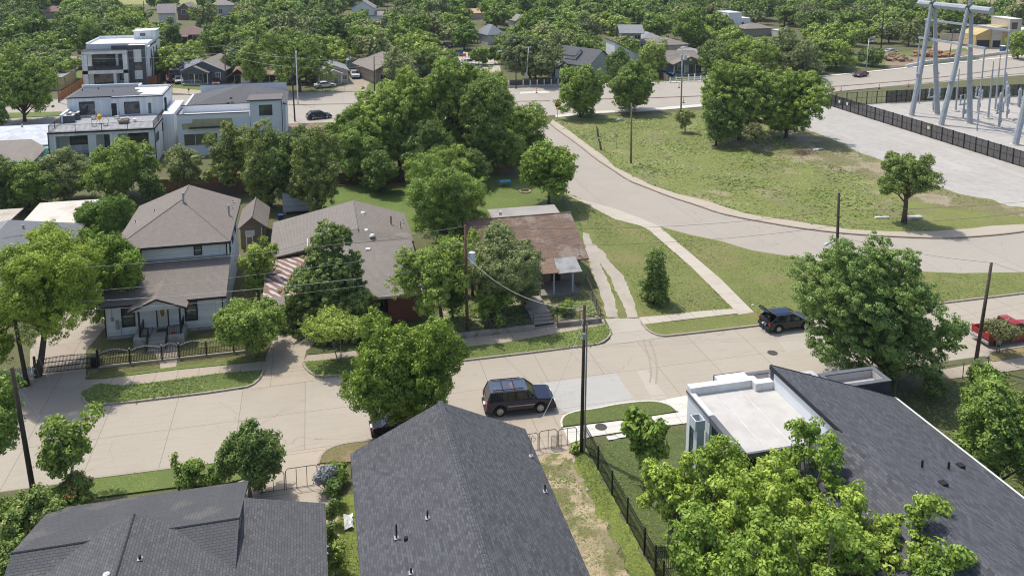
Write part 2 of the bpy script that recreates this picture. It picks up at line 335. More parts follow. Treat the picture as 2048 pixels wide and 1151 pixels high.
# gravel wheel tracks
trk = lambda z: [(1000 + a / 3.385, 300 + b / 3.385) for a, b in z]
sheet('gravel_track', ppoly(trk([(728, 1135), (800, 1135), (770, 990), (735, 900), (700, 820), (655, 720), (620, 620), (600, 570), (560, 560), (570, 640), (600, 740), (640, 880), (690, 1010)])), .068, GVT)
sheet('gravel_track', ppoly(trk([(860, 1135), (935, 1135), (915, 1040), (880, 960), (840, 860), (780, 800), (740, 760), (700, 690), (640, 640), (625, 640), (650, 720), (700, 800), (755, 880), (775, 940), (810, 1010), (850, 1080)])), .072, GVT)
# curved road
OUT = [(1100, 248), (1114, 260), (1156, 289.5), (1192, 319), (1221.6, 338), (1257, 362), (1291, 375), (1340, 394.5), (1393, 411), (1437, 427), (1493, 439), (1545, 448), (1590, 456), (1670, 466), (1735, 471.5), (1850, 477), (1903, 477), (1950, 474), (2000, 470), (2048, 464), (2400, 418)]
INN = [(1018, 225), (1040, 250), (1075, 300), (1105, 350), (1127, 386), (1160, 401), (1230, 419), (1278, 437), (1319, 454), (1384, 471), (1443, 483), (1502, 501), (1585, 514), (1750, 540), (1850, 546), (1921, 547), (2048, 545.5), (2500, 520)]
sheet('curved_road', ppoly(OUT + [(2500, 400)] + INN[::-1]), .010, RDC)
SW2 = [(1105, 240), (1130, 256), (1189, 300), (1207, 312), (1230, 335), (1266, 353), (1304, 372), (1354.5, 388.6), (1413, 403), (1487, 427), (1536, 436), (1581, 442), (1625, 449), (1700, 460), (1780, 464), (1861, 464), (1903, 461), (1950, 457), (1980, 453), (2048, 449.5), (2400, 404)]
sheet('pavement', ppoly(OUT + SW2[::-1]), .10, M('verge pavement', (.40, .35, .275), 'conc', p=(50, 50, 7, 7)), 0)
kerb(OUT, .2, .14, m=M('stained kerb', (.26, .21, .16), 'conc', p=(50, 50, 7, 7)))
# meadow, gravel lot
GE = [(1602, 255), (1696, 292), (1714, 304), (1758, 319), (1776, 329.5), (1830, 352), (1876, 374), (1921, 389), (1986, 400), (2009, 412), (2048, 415), (2400, 440)]
sheet('meadow', ppoly(SW2 + GE[::-1] + [(1600, 232), (1500, 222), (1390, 222), (1250, 232), (1118, 235)]), .055, FLD)
BR = [(1430, 283), (1500, 262), (1602, 255), (1700, 298), (1776, 333), (1876, 378), (1986, 404), (2048, 420), (2048, 437), (1960, 424), (1880, 415), (1800, 395), (1760, 365), (1700, 350), (1620, 330), (1530, 312)]
sheet('worn_ground', ppoly(BR), .060, M('worn meadow edge', (0.194, 0.194, 0.090), 'grass', stain=((.36, .30, .21), .16, .47), c2=(.24, .195, .125)))
sheet('gravel_lot', ppoly(GE + [(2500, 420)]) + [(260, 146.3), (102, 146.3), (96, 152)], .050, GVW)
# avenue
UP = [(-700, 232), (-300, 216), (0, 203), (130, 198), (345, 190), (575, 186), (890, 180), (1018, 174), (1110, 171), (1300, 166), (1440, 161), (1625, 155), (1811, 136), (2048, 111), (2500, 62)]
LO = [(-700, 268), (-100, 262), (130, 258), (600, 247), (700, 243), (1020, 238), (1110, 230), (1190, 222), (1310, 216), (1500, 200), (1668, 184), (2048, 150), (2500, 102)]
sheet('avenue', ppoly(UP + LO[::-1]), .008, RDF)
sheet('median', ppoly([(-700, 252), (0, 227), (125, 224), (128, 232), (0, 237), (-700, 262)]), .10, GR2, 0)
kerb([(128, 226), (330, 217), (570, 210), (900, 205), (1100, 202)], .35, .12, 'median_kerb', SWK)
kerb([(1180, 199), (1350, 195), (1500, 187), (1661, 174), (1862, 158), (2048, 133), (2500, 85)], .5, .12, 'median_kerb', M('rusty median', (.30, .22, .15), 'conc', p=(50, 50, 7, 7)))
kerb(UP[1:8], .2, .12); kerb([(1110, 171.5), (1300, 166.5), (1440, 161.5), (1625, 155.5), (1811, 136.5), (2048, 111.5), (2500, 62.5)], .9, .12, m=M('new white kerb', (.68, .66, .6), 'conc', p=(3, 50, 0, 0)))
kerb([(1110, 230.5), (1190, 222.5), (1310, 216.5), (1500, 200.5), (1668, 184.5), (2500, 102.5)], .2, .12)
sheet('pavement', ppoly([(1112, 236), (1190, 228), (1310, 222), (1500, 206), (1655, 190), (1668, 184.5), (1500, 200.5), (1310, 216.5), (1190, 222.5), (1110, 230.5)]), .115, SWW, 0)
sheet('side_street', ppoly([(905, 181), (1005, 176), (1000, 130), (985, 115), (935, 105), (890, 96), (885, 104), (915, 118), (925, 132), (895, 150)]), .012, M('side street concrete', (.42, .38, .32), 'conc', p=(50, 50, 7, 7)))
sheet('pavement', ppoly([(1040, 188), (1100, 186), (1098, 182), (1040, 184)]), .03, SWW)
sheet('side_yard', ppoly([(570, 250), (700, 245), (690, 290), (650, 300), (560, 300)]), .02, BARE)
sheet('driveway', ppoly([(660, 186), (730, 183), (745, 158), (700, 156), (695, 165), (665, 180)]), .02, DRV)
sheet('lawn', ppoly([(590, 183), (660, 180), (690, 162), (760, 150), (760, 183), (735, 184), (690, 184)]), .016, GR2)
sheet('lawn', ppoly([(345, 186), (400, 184), (470, 176), (470, 165), (345, 170)]), .02, GR2)
sheet('lawn', ppoly([(120, 200), (200, 178), (215, 130), (140, 130), (130, 180)]), .02, GR2)
sheet('driveway', ppoly([(110, 200), (200, 196), (205, 178), (150, 176), (130, 186)]), .024, SWK)
sheet('driveway', ppoly([(345, 186), (400, 190), (405, 181), (345, 176)]), .024, SWK)
sheet('lawn', ppoly([(1700, 110), (1960, 95), (1960, 110), (1870, 122), (1700, 140), (1620, 150)]), .016, GR2)
sheet('dirt_area', ppoly([(1770, 118), (1870, 108), (1960, 100), (1960, 116), (1860, 128), (1770, 136)]), .022, BARE)
sheet('car_park', ppoly([(1860, 106), (1870, 80), (1950, 84), (2060, 108), (2060, 120), (1960, 118), (1930, 96)]), .028, SWK)
sheet('far_field', ppoly([(1880, 28), (1960, 34), (2300, 70), (2600, 60), (2400, -60), (1900, -60)]), .02, DRY)
sheet('far_field', ppoly([(230, 9), (430, 9), (480, -60), (150, -60)]), .02, M('far pasture', (0.264, 0.295, 0.093), 'grass'))
sheet('cleared_lot', ppoly([(930, 40), (1000, 42), (1000, 25), (940, 25)]), .02, BARE)
# south side of the near street
sheet('verge', ppoly([(150, 964), (177, 959.5), (351, 937), (470, 922), (500, 955), (440, 972), (350, 976), (150, 1002)]), .11, GR2, 0)
kerb([(140, 964), (177, 959.5), (351, 937), (470, 922), (500, 925), (520, 950)])
sheet('pavement', [(-30, 48.2), (-5.5, 48.2), (-5.5, 49.6), (-30, 49.6)], .10, SWW)
sheet('driveway', [(-5.5, 36), (.6, 36), (.6, 52.3), (-5.5, 52.3)], .02, M('driveway slab concrete', (.39, .335, .26), 'conc', p=(4, 4, 0, 0)))
sheet('verge', ppoly([(636, 928), (642, 911), (660, 898), (689, 889), (735, 884), (900, 863), (960, 870), (960, 900), (703, 925)]), .11, M('parched verge', (0.186, 0.178, 0.078), 'grass', stain=((.25, .19, .11), .5, .52)), 0)
kerb([(636, 930), (642, 911), (660, 897), (689, 888), (735, 883), (900, 862)])
sheet('driveway', [(8, 44), (16.9, 44), (16.9, 52.3), (8, 52.3)], .018, SWK)
sheet('verge', ppoly([(1124, 854), (1122.6, 841), (1130, 832), (1153.6, 824), (1189, 820), (1230, 811), (1283.6, 804.6), (1313, 804.6), (1337, 811), (1353, 824), (1323.5, 829.4), (1266, 837.7), (1207, 845), (1153.6, 851)]), .11, M('mown verge', (0.109, 0.152, 0.040), 'grass'), 0)
kerb([(1124, 856), (1122, 842), (1130, 831), (1153.6, 823), (1189, 819), (1230, 810), (1283.6, 803.6), (1313, 803.6), (1340, 811), (1355, 824)], .14, .12, m=SWW)
sheet('pavement', ppoly([(1125, 856.5), (1154, 852), (1207, 846), (1266, 838.5), (1353, 825.5), (1381, 821.5), (1376, 846), (1260, 861.5), (1183, 873.5), (1140, 887)]), .055, SWW)
sheet('driveway', ppoly([(1313, 803), (1344, 796), (1381, 789), (1600, 760), (1600, 800), (1381, 822), (1354, 825), (1340, 812)]), .030, SWW)
sheet('garden_lawn', [(17.1, 20), (36, 20), (36, 48.4), (17.1, 48.4)], .045, GR3)
sheet('side_yard', [(11, 18), (15.7, 18), (15.9, 48), (11, 48)], .04, DRT)
sheet('side_yard', [(15.5, 18), (17.1, 18), (17.1, 48), (15.9, 48)], .042, GRB)
sheet('side_yard', [(-.5, 18), (2.2, 18), (2.2, 47), (.5, 47)], .045, GRB)
sheet('right_yard', [(35, 10), (80, 10), (80, 49.5), (35, 49.5)], .03, M('dark yard grass', (0.096, 0.116, 0.039), 'grass', stain=((.2, .17, .1), .25, .6)))  # darker green than the other yards, with bare patches
sheet('verge', ppoly([(1975, 713), (1985, 704), (2060, 694), (2200, 676), (2200, 700), (2060, 712), (1985, 724)]), .10, M('parched grass', (0.248, 0.225, 0.093), 'grass', stain=((.27, .21, .11), .4, .5)), 0)
kerb([(1972, 716), (1984, 703), (2060, 693), (2300, 664)])
sheet('pavement', ppoly([(1880, 740), (1975, 724), (2060, 712), (2300, 680), (2300, 706), (2060, 737), (1900, 758)]), .05, SWK)
# manhole covers and utility lids
for (x, y, lb) in ((1545, 705, 'round iron manhole cover in the street behind the open black hatchback'), (1202, 853, 'round iron manhole cover in the white pavement beside the tall pole')):
    o = MB().cyl(0, 0, 0, .012, .42, 24).cyl(0, 0, .013, .018, .34, 24).build('manhole_cover', M('cast iron', (.085, .08, .07), metal=.4)); o.location = P3(x, y, .058 if x < 1300 else .012); tag(o, lb, 'manhole cover')
for (x, y, lb) in ((1224, 875, 'pale square utility lid in the mown lawn, left one of two'), (1243, 871, 'pale square utility lid in the mown lawn, right one of two')):
    o = MB().box(-.35, -.22, 0, .35, .22, .04).build('ground_hatch', M('lid concrete', (.52, .52, .48)), bevel=.01); o.location = P3(x, y, .05); tag(o, lb, 'utility lid')
# ================================================================ building helpers
WHT = M('white siding', (.74, .75, .75), 'siding'); WPN = M('white board wall', (.74, .76, .77), 'batten', p=(.5, 60, .02))
TRIM = M('black trim', (.03, .03, .034)); WTR = M('white trim', (.72, .72, .70))
GLS = M('window glass', (.035, .045, .045), 'glass'); GLG = M('tinted glass', (.04, .055, .045), 'glass')
RBR = M('brown shingles', (.225, .195, .170), 'shingle'); RB2 = M('taupe shingles', (.235, .21, .185), 'shingle'); RDK = M('charcoal shingles', (.092, .095, .104), 'shingle', p=(.30, .145, .010), var=.42)
RDV = M('charcoal mixed shingles', (.094, .098, .110), 'shingle', p=(.34, .155, .010), var=.5); RGY = M('grey shingles', (.19, .195, .205), 'shingle')
RD1 = M('weathered charcoal shingles', (.092, .094, .100), 'shingle', p=(.34, .16, .016), stain=((.125, .12, .115), .4, .6))
CNC = M('house concrete', (.42, .41, .38), 'plain', ns=2.5, c2=(.30, .29, .27)); RUB = M('black iron', (.012, .012, .013), rough=.5)
STL = M('galvanised steel', (.38, .39, .40), metal=.6, rough=.45); PVC = M('black vent pipe', (.02, .02, .02)); FLS = M('lead flashing', (.36, .37, .38), rough=.5)

def place(side, plane):
    if side == 'S': return lambda a, b, d: (a, plane - d, b)
    if side == 'N': return lambda a, b, d: (-a, plane + d, b)
    if side == 'E': return lambda a, b, d: (plane + d, a, b)
    return lambda a, b, d: (plane - d, -a, b)
def pbox(mb, T, a0, b0, d0, a1, b1, d1, m=0):
    n = len(mb.v)
    mb.v += [T(a0,b0,d0),T(a1,b0,d0),T(a1,b1,d0),T(a0,b1,d0),T(a0,b0,d1),T(a1,b0,d1),T(a1,b1,d1),T(a0,b1,d1)]
    for q in ((0,3,2,1),(4,5,6,7),(0,1,5,4),(1,2,6,5),(2,3,7,6),(3,0,4,7)): mb.f.append(tuple(n + i for i in q)); mb.mi.append(m)
def window(par, T, a0, b0, a1, b1, fm=None, gm=None, fw=.09, mull=(1, 2), sill=False, d=.0, bm=None, label=None):
    a0, a1 = sorted((a0, a1)); b0, b1 = sorted((b0, b1)); fm = fm or WTR; mb = MB()
    for q in ((a0-fw, b0-fw, a1+fw, b0), (a0-fw, b1, a1+fw, b1+fw), (a0-fw, b0, a0, b1), (a1, b0, a1+fw, b1)): pbox(mb, T, q[0], q[1], d+.002, q[2], q[3], d+.06)
    o = mb.build('window', fm, par)
    if label: o['label'] = label
    g = MB(); pbox(g, T, a0, b0, d+.003, a1, b1, d+.018); g.build('pane', gm or GLS, o)
    if mull != (1, 1):
        g = MB()
        for i in range(1, mull[0]): x = a0 + (a1-a0)*i/mull[0]; pbox(g, T, x-.025, b0, d+.022, x+.025, b1, d+.045)
        for i in range(1, mull[1]): y = b0 + (b1-b0)*i/mull[1]; pbox(g, T, a0, y-.025, d+.0225, a1, y+.025, d+.046)
        g.build('glazing_bar', bm or fm, o)
    if sill: g = MB(); pbox(g, T, a0-fw-.03, b0-fw-.06, d+.003, a1+fw+.03, b0-fw-.004, d+.1); g.build('sill', fm, o)
    return o
def door(par, T, a0, b0, a1, b1, m, fm=None, label=None, oval=False):
    mb = MB(); fm = fm or WTR
    for q in ((a0-.1, b1, a1+.1, b1+.1), (a0-.1, b0, a0, b1), (a1, b0, a1+.1, b1)): pbox(mb, T, q[0], q[1], .002, q[2], q[3], .06)
    f = mb.build('door_frame', fm, par); mb = MB(); pbox(mb, T, a0, b0, .003, a1, b1, .03); o = mb.build('door', m, par)
    h = MB(); pbox(h, T, a0+.06, b0+(b1-b0)*.45, .031, a0+.12, b0+(b1-b0)*.5, .07); h.build('handle', STL, o)
    if oval:
        ca, cb = (a0+a1)/2, b0+(b1-b0)*.66; mb = MB(); mb.face([T(ca+.17*math.cos(t), cb+.42*math.sin(t), .034) for t in [i*math.pi/10 for i in range(20)]]); mb.build('oval_pane', M('amber glass', (.16, .09, .04), 'glass'), o)
    if label: o['label'] = label
    return o
def gable(par, u0, u1, v0, v1, ze, zr, axis, m, t=.16, ridge=None, cap=True, name='roof', fascia=None):
    """roof of two plates; axis 'v': ridge runs along y"""
    mb = MB()
    if axis == 'v':
        r = (u0+u1)/2 if ridge is None else ridge
        mb.slab([(u0, v0, ze), (r, v0, zr), (r, v1, zr), (u0, v1, ze)], t); mb.slab([(r, v0, zr), (u1, v0, ze), (u1, v1, ze), (r, v1, zr)], t)
        a, b = (r, v0-.01, zr+.012), (r, v1+.01, zr+.012)
    else:
        r = (v0+v1)/2 if ridge is None else ridge
        mb.slab([(u0, v0, ze), (u1, v0, ze), (u1, r, zr), (u0, r, zr)], t); mb.slab([(u0, r, zr), (u1, r, zr), (u1, v1, ze), (u0, v1, ze)], t)
        a, b = (u0-.01, r, zr+.012), (u1+.01, r, zr+.012)
    o = mb.build(name, m, par)
    if cap: c = MB(); c.tube([a, b], .07, 6); c.build('ridge_cap', m, o)
    return o
def hip(par, u0, u1, v0, v1, ze, zr, rl, m, axis='u', t=.15, name='roof'):
    mb = MB()
    if axis == 'u': c = (v0+v1)/2; A = ((u0+u1)/2 - rl/2, c, zr); B = ((u0+u1)/2 + rl/2, c, zr); q = [[(u0,v0,ze),(u1,v0,ze),B,A],[(u1,v0,ze),(u1,v1,ze),B],[(u1,v1,ze),(u0,v1,ze),A,B],[(u0,v1,ze),(u0,v0,ze),A]]
    else: c = (u0+u1)/2; A = (c, (v0+v1)/2 - rl/2, zr); B = (c, (v0+v1)/2 + rl/2, zr); q = [[(u0,v0,ze),(u1,v0,ze),A],[(u1,v0,ze),(u1,v1,ze),B,A],[(u1,v1,ze),(u0,v1,ze),B],[(u0,v1,ze),(u0,v0,ze),A,B]]
    for p in q: mb.face(p)
    mb.box(u0, v0, ze - t, u1, v1, ze - .004)
    return mb.build(name, m, par)
def gwall(mb, u0, u1, v0, v1, z0, ze, zr, axis, ridge=None, m=0):
    """solid wall block with gable ends"""
    n = len(mb.v)
    if axis == 'v':
        r = (u0+u1)/2 if ridge is None else ridge; sec = [(u0, z0), (u1, z0), (u1, ze), (r, zr), (u0, ze)]; P0 = [(a, v0, b) for a, b in sec]; P1 = [(a, v1, b) for a, b in sec]
    else:
        r = (v0+v1)/2 if ridge is None else ridge; sec = [(v0, z0), (v1, z0), (v1, ze), (r, zr), (v0, ze)]; P0 = [(u0, a, b) for a, b in sec]; P1 = [(u1, a, b) for a, b in sec]
    mb.v += P0 + P1; mb.f.append(tuple(range(n, n+5))); mb.f.append(tuple(n+5+i for i in reversed(range(5)))); mb.mi += [m, m]
    for i in range(5): j = (i+1) % 5; mb.f.append((n+i, n+j, n+5+j, n+5+i)); mb.mi.append(m)
    return mb
def vent(par, x, y, z, h=.5, r=.05, m=None, flash=True, name='vent_pipe'):
    mb = MB(); mb.cyl(0, 0, -.1, h, r, 8); o = mb.build(name, m or PVC, par, loc=(x, y, z))
    if flash: f = MB(); f.slab([(-.12, -.12, .05), (.12, -.12, .05), (.1, .13, .07), (-.1, .13, .07)], .03); f.build('flashing', FLS, o)
    return o
def boxvent(par, x, y, z, m, s=.22, dome=False):
    mb = MB()
    if dome: mb.tube([(0, -.02, -.05), (0, 0, .12)], [s, s*.75], 12); mb.tube([(0, 0, .12), (0, 0, .18)], [s*.75, s*.3], 12)
    else: mb.box(-s, -s, -.08, s, s, .14)
    return mb.build('roof_vent', m, par, loc=(x, y, z), bevel=0 if dome else .03)
def onroof(x, y, f, z0=4.):
    """point on a roof surface z=f(u,v) seen at photo pixel"""
    z = z0
    for _ in range(12): p = P(x, y, z); z = .5*z + .5*f(*p)
    return p[0], p[1], z
def railing(par, pts, h, m, post=.05, gap=.12, name='railing', bars=True, rail=.035, pw=1.8):
    mb = MB()
    for a, b in zip(pts, pts[1:]):
        a, b = Vector(a), Vector(b); L_ = (b-a).length; n = max(1, round(L_/pw))
        mb.bar(a+Vector((0,0,h)), b+Vector((0,0,h)), rail, rail); mb.bar(a+Vector((0,0,.1)), b+Vector((0,0,.1)), rail, rail)
        for i in range(n+1): p = a.lerp(b, i/n); mb.box(p.x-post/2, p.y-post/2, p.z, p.x+post/2, p.y+post/2, p.z+h+.03)
        if bars:
            k = int(L_/gap)
            for i in range(1, k): p = a.lerp(b, i/k); mb.box(p.x-.009, p.y-.009, p.z+.1, p.x+.009, p.y+.009, p.z+h)
    return mb.build(name, m, par)

# ================================================================ house with the hip roof (north side, left)
h = thing('two_storey_house', 'white two-storey house with brown hip roof and small gabled front porch behind the black fence', 'house', (0, 0, 0))
mb = MB().box(-17.5, 76.8, 0, -8.35, 88.0, 6.3).box(-17.9, 71.9, .35, -8.4, 76.7, 3.05); mb.slab([(-17.9, 71.95, 3.15), (-8.4, 71.95, 3.15), (-8.4, 76.7, 4.65), (-17.9, 76.7, 4.65)], .25)
mb.build('wall', WHT, h)
MB().box(-17.92, 71.93, 0, -8.38, 77.2, .36).build('foundation', CNC, h)
mb = MB(); E0 = 6.4; A_, B_ = (-13.1, 83.7, 8.35), (-13.1, 88.9, 8.35)
C0, C1, C2, C3 = (-18.05, 76.2, E0), (-7.95, 76.2, E0), (-7.95, 88.9, E0), (-18.05, 88.9, E0)
for q in ([C0, C1, A_], [C1, C2, B_, A_], [C3, C0, A_, B_], [C2, C3, B_]): mb.face(q)
mb.box(-18.05, 76.2, E0-.16, -7.95, 88.9, E0-.004); rf = mb.build('roof', RBR, h)
mb = MB()
for a, b in ((C0, A_), (C1, A_), (A_, B_)): mb.tube([Vector(a)+Vector((0,0,.0)), Vector(b)+Vector((0,0,.01))], .06, 6)
mb.build('ridge_cap', RBR, rf)
mb = MB(); mb.box(-18.08, 76.16, E0-.2, -7.92, 76.2, E0+.01).box(-7.95, 76.2, E0-.2, -7.91, 88.9, E0+.01).box(-8.42, 76.74, 4.6, -8.3, 76.78, 6.2).box(-18.02, 71.40, 3.0, -8.0, 71.44, 3.2).box(-8.46, 71.84, .36, -8.36, 71.88, 3.0).box(-17.95, 71.84, .3, -17.85, 71.88, 3.0)
mb.build('trim', TRIM, h)
lw = lambda u, v: 3.2 + (v-71.42)*.318
mb = MB(); mb.slab([(-18.1, 71.42, 3.2), (-8.02, 71.42, 3.2), (-8.02, 76.79, lw(0, 76.79)), (-18.1, 76.79, lw(0, 76.79))], .14); mb.build('lower_roof', RBR, h)
MB().box(-17.4, 76.70, 4.88, -8.4, 76.78, 5.02).build('step_flashing', FLS, h)
T = place('S', 76.8); window(h, T, -11.13, 5.22, -10.6, 5.94, TRIM, mull=(1, 2), bm=WTR, fw=.1); window(h, T, -16.3, 5.22, -15.75, 5.94, TRIM, mull=(1, 2), bm=WTR, fw=.1)
T = place('S', 71.9); window(h, T, -16.5, 1.15, -15.66, 2.85, TRIM, mull=(1, 2), bm=WTR, fw=.12); window(h, T, -11.42, 1.15, -10.6, 2.85, TRIM, mull=(1, 2), bm=WTR, fw=.12)
door(h, T, -13.75, .75, -12.95, 2.75, M('cream door', (.62, .58, .48)), TRIM, 'cream front door with an oval amber window', True)
T = place('E', -8.35)
for a in (79.0, 81.8, 84.6): window(h, T, a, 4.2, a+.8, 5.4, TRIM, mull=(1, 2), bm=WTR)
# porch
px0, px1, pf = -15.35, -11.4, 70.0
mb = MB(); rz = 4.15
pr = lambda u: rz - abs(u+13.4)*.42
mb.slab([(px0-.35, pf-.1, pr(px0-.35)), (-13.4, pf-.1, rz), (-13.4, 74.4, rz), (px0-.35, 71.0, pr(px0-.35))], .1); mb.slab([(-13.4, pf-.1, rz), (px1+.35, pf-.1, pr(px1+.35)), (px1+.35, 71.0, pr(px1+.35)), (-13.4, 74.4, rz)], .1)
mb.build('porch_roof', RBR, h)
mb = MB(); mb.face([(px0, pf+.1, 3.2), (px1, pf+.1, 3.2), (-13.4, pf+.1, 4.0)]); mb.box(px0, pf+.08, 3.08, px1, pf+.16, 3.2); mb.build('porch_gable', M('grey soffit board', (.5, .52, .54)), h)
mb = MB(); mb.bar((px0-.35, pf-.13, pr(px0-.35)-.06), (-13.4, pf-.13, rz-.06), .05, .14).bar((px1+.35, pf-.13, pr(px1+.35)-.06), (-13.4, pf-.13, rz-.06), .05, .14); mb.build('porch_trim', TRIM, h)
for x in (-14.88, -11.66): MB().box(x-.07, pf+.06, .82, x+.07, pf+.2, 3.1).build('porch_post', TRIM, h)
mb = MB(); mb.box(-14.15, pf-.2, 0, -12.75, 71.92, .72).box(-14.12, pf-.55, 0, -12.78, pf-.2, .5).box(-14.12, pf-.9, 0, -12.78, pf-.55, .3).box(-14.12, pf-1.25, 0, -12.78, pf-.9, .15); mb.build('porch_steps', M('porch concrete', (.40, .37, .32), 'conc', p=(3, 3, 0, 0)), h)
MB().box(-15.4, pf-.1, 0, -14.18, 71.92, .8).build('porch_base', CNC, h, bevel=.03); MB().box(-12.72, pf-.1, 0, -11.4, 71.92, .8).build('porch_base', CNC, h, bevel=.03)
railing(h, [(-14.85, pf+.05, .8), (-14.2, pf+.05, .8), (-14.2, pf-1.2, .15)], .8, RUB, gap=.13, name='porch_railing')
railing(h, [(-11.7, pf+.05, .8), (-12.7, pf+.05, .8), (-12.7, pf-1.2, .15)], .8, RUB, gap=.13, name='porch_railing')
railing(h, [(-14.88, pf+.2, .8), (-14.88, 71.8, .8)], .8, RUB, name='porch_railing'); railing(h, [(-11.66, pf+.2, .8), (-11.66, 71.8, .8)], .8, RUB, name='porch_railing')
MB().box(-13.75, 70.9, .725, -12.95, 71.5, .745).build('door_mat', M('brown mat', (.10, .075, .05)), h)
mb = MB(); mb.cyl(-17.35, 71.84, 1.7, 2.0, .13, 10).box(-17.1, 71.8, .9, -16.82, 71.89, 1.75).cyl(-16.7, 71.86, .3, 1.6, .025, 6).cyl(-17.35, 71.86, 2.0, 3.1, .02, 6); mb.build('electric_meter', STL, h)
hf = lambda u, v: min(E0 + (v-76.2)*.26, E0 + (u+18.05)*.394, E0 + (-7.95-u)*.379)
for x, y, hh in ((367, 405, .9), (458, 430, .9)): q = onroof(x, y, hf, 7.5); o = vent(h, *q, h=hh, r=.09, m=STL, name='flue_pipe'); MB().tube([(0, 0, hh), (0, 0, hh+.12)], [.14, .12], 8).build('flue_cap', STL, o)
for x, y in ((309, 423), (271, 445), (466, 405), (464, 415)): q = onroof(x, y, hf, 7.); vent(h, *q, h=.22, r=.04)

# small outbuilding behind
h = thing('garden_cottage', 'small tan cottage with brown shingle roof behind the white two-storey house', 'shed')
gwall(MB(), -8.4, -5.9, 91.2, 97.6, 0, 2.4, 3.5, 'v').build('wall', M('tan board', (.21, .17, .13), 'siding'), h)
gable(h, -8.7, -5.5, 90.9, 98.0, 2.35, 3.65, 'v', RBR)
T = place('S', 91.2); window(h, T, -7.8, 1.5, -7.0, 1.95, WTR, M('white shutter', (.6, .6, .58)), mull=(1, 1)); door(h, T, -7.75, .05, -7.2, 1.3, M('tan door', (.25, .17, .11)))
MB().box(-6.2, 91.1, 0, -6.1, 91.19, 2.3).build('downpipe', WTR, h)
# ================================================================ brick house with carport
h = thing('brick_house', 'low red brick house with taupe shingle roof between the white house and the brown-roofed cottage', 'house')
BRK = M('red brick', (.17, .065, .045), 'brick', stain=((.12, .06, .05), .8, .6))
mb = MB(); gwall(mb, -4.5, 9.0, 81.0, 90.0, 0, 2.75, 4.6, 'v', ridge=3.9); mb.box(-.8, 70.6, 0, 4.6, 81.3, 2.7).box(4.6, 72.6, 0, 5.8, 81.3, 2.7).box(5.8, 69.6, 0, 8.75, 81.3, 2.7); mb.build('wall', BRK, h)
mb = MB(); ze, zr = 2.95, 4.85
mb.slab([(-4.85, 81.4, ze), (3.9, 81.4, zr), (3.9, 90.6, zr), (-4.85, 90.6, ze)], .16); mb.slab([(3.9, 81.4, zr), (9.6, 81.4, ze), (9.6, 90.6, ze), (3.9, 90.6, zr)], .16)
mb.slab([(-4.85, 81.4, ze-.01), (-1.05, 81.4, ze+.80), (-1.05, 80.0, 3.6), (-4.85, 80.0, ze-.02)][::-1], .14); mb.face([(-1.1, 79.6, 3.96), (9.1, 79.6, 3.96), (3.9, 81.42, 4.855)]); rf = mb.build('roof', RB2, h)
c = MB(); c.tube([(3.9, 81.0, zr+.01), (3.9, 90.6, zr+.01)], .06, 6); c.build('ridge_cap', RB2, rf)
mb = MB(); mb.slab([(-1.1, 69.15, 2.75), (9.1, 69.15, 2.75), (9.1, 80.6, 4.05), (-1.1, 80.6, 4.05)], .16); mb.slab([(-1.1, 80.6, 4.05), (9.1, 80.6, 4.05), (9.1, 83.2, 3.3), (-1.1, 83.2, 3.3)], .1); mb.build('front_roof', M('worn taupe shingles', (.23, .205, .18), 'shingle', p=(.5, .2, .016)), h)
MB().box(-1.15, 69.09, 2.55, 9.15, 69.14, 2.78).build('fascia', M('pale fascia', (.45, .42, .37)), h)
MB().box(-1.16, 78.5, 3.5, -1.11, 81.5, 4.15).build('rake_board', WTR, h)
mb = MB(); mb.slab([(-5.05, 71.6, 2.45), (-1.12, 71.6, 2.62), (-1.12, 80.6, 3.0), (-5.05, 80.6, 2.75)], .05); mb.build('carport_roof', M('rusty carport sheet', (.20, .115, .085), 'rusty', c2=(.44, .42, .40), p=.5), h)
MB().slab([(-5.0, 80.55, 2.83), (-1.12, 80.55, 3.08), (-1.12, 80.95, 3.1), (-5.0, 80.95, 2.86)], .04).build('carport_flashing', M('white flashing', (.7, .7, .7)), h)
MB().slab([(-5.1, 70.3, 2.32), (-1.1, 70.3, 2.45), (-1.1, 71.7, 2.66), (-5.1, 71.7, 2.5)], .1).build('carport_eave', RB2, h)
for x, y in ((-4.9, 70.8), (-4.9, 75.5), (-4.9, 80.0)): MB().box(x-.06, y-.06, 0, x+.06, y+.06, 2.4).build('carport_post', M('dark post', (.05, .045, .04)), h)
MB().box(3.6, 70.0, 0, 5.75, 72.55, .25).build('porch_floor', CNC, h); MB().box(4.7, 69.5, 0, 4.85, 69.65, 2.6).build('porch_post', BRK, h)
railing(h, [(4.85, 69.7, .25), (5.78, 69.7, .25)], .8, RUB, name='porch_railing')
T = place('S', 70.6); window(h, T, .6, 1.0, 2.4, 2.1, WTR, mull=(2, 2), sill=True); door(h, place('S', 72.6), 4.8, .26, 5.6, 2.2, M('dark door', (.06, .05, .045)))
T = place('E', 8.75); window(h, T, 74, 1.0, 75.2, 2.1, WTR, mull=(1, 2), sill=True); window(h, T, 78, 1.0, 79.2, 2.1, WTR, mull=(1, 2), sill=True)
b1 = lambda u, v: zr - abs(u-3.9)*(.217 if u < 3.9 else .333); b2 = lambda u, v: 2.75 + (v-69.15)*.1135
WV = M('white vent', (.66, .66, .64))
for x, y in ((726, 426), (732.5, 461), (744.5, 471)): boxvent(h, *onroof(x, y, b1), WV, .3, True)
boxvent(h, *onroof(736, 499, b2), WV)
vent(h, *onroof(782, 448, b1), h=.9, r=.08, m=M('rusty flue', (.2, .14, .1))); vent(h, *onroof(801, 455, b1), h=.7, r=.05, m=STL); vent(h, *onroof(806, 445, b1), h=.4, r=.04, m=STL)
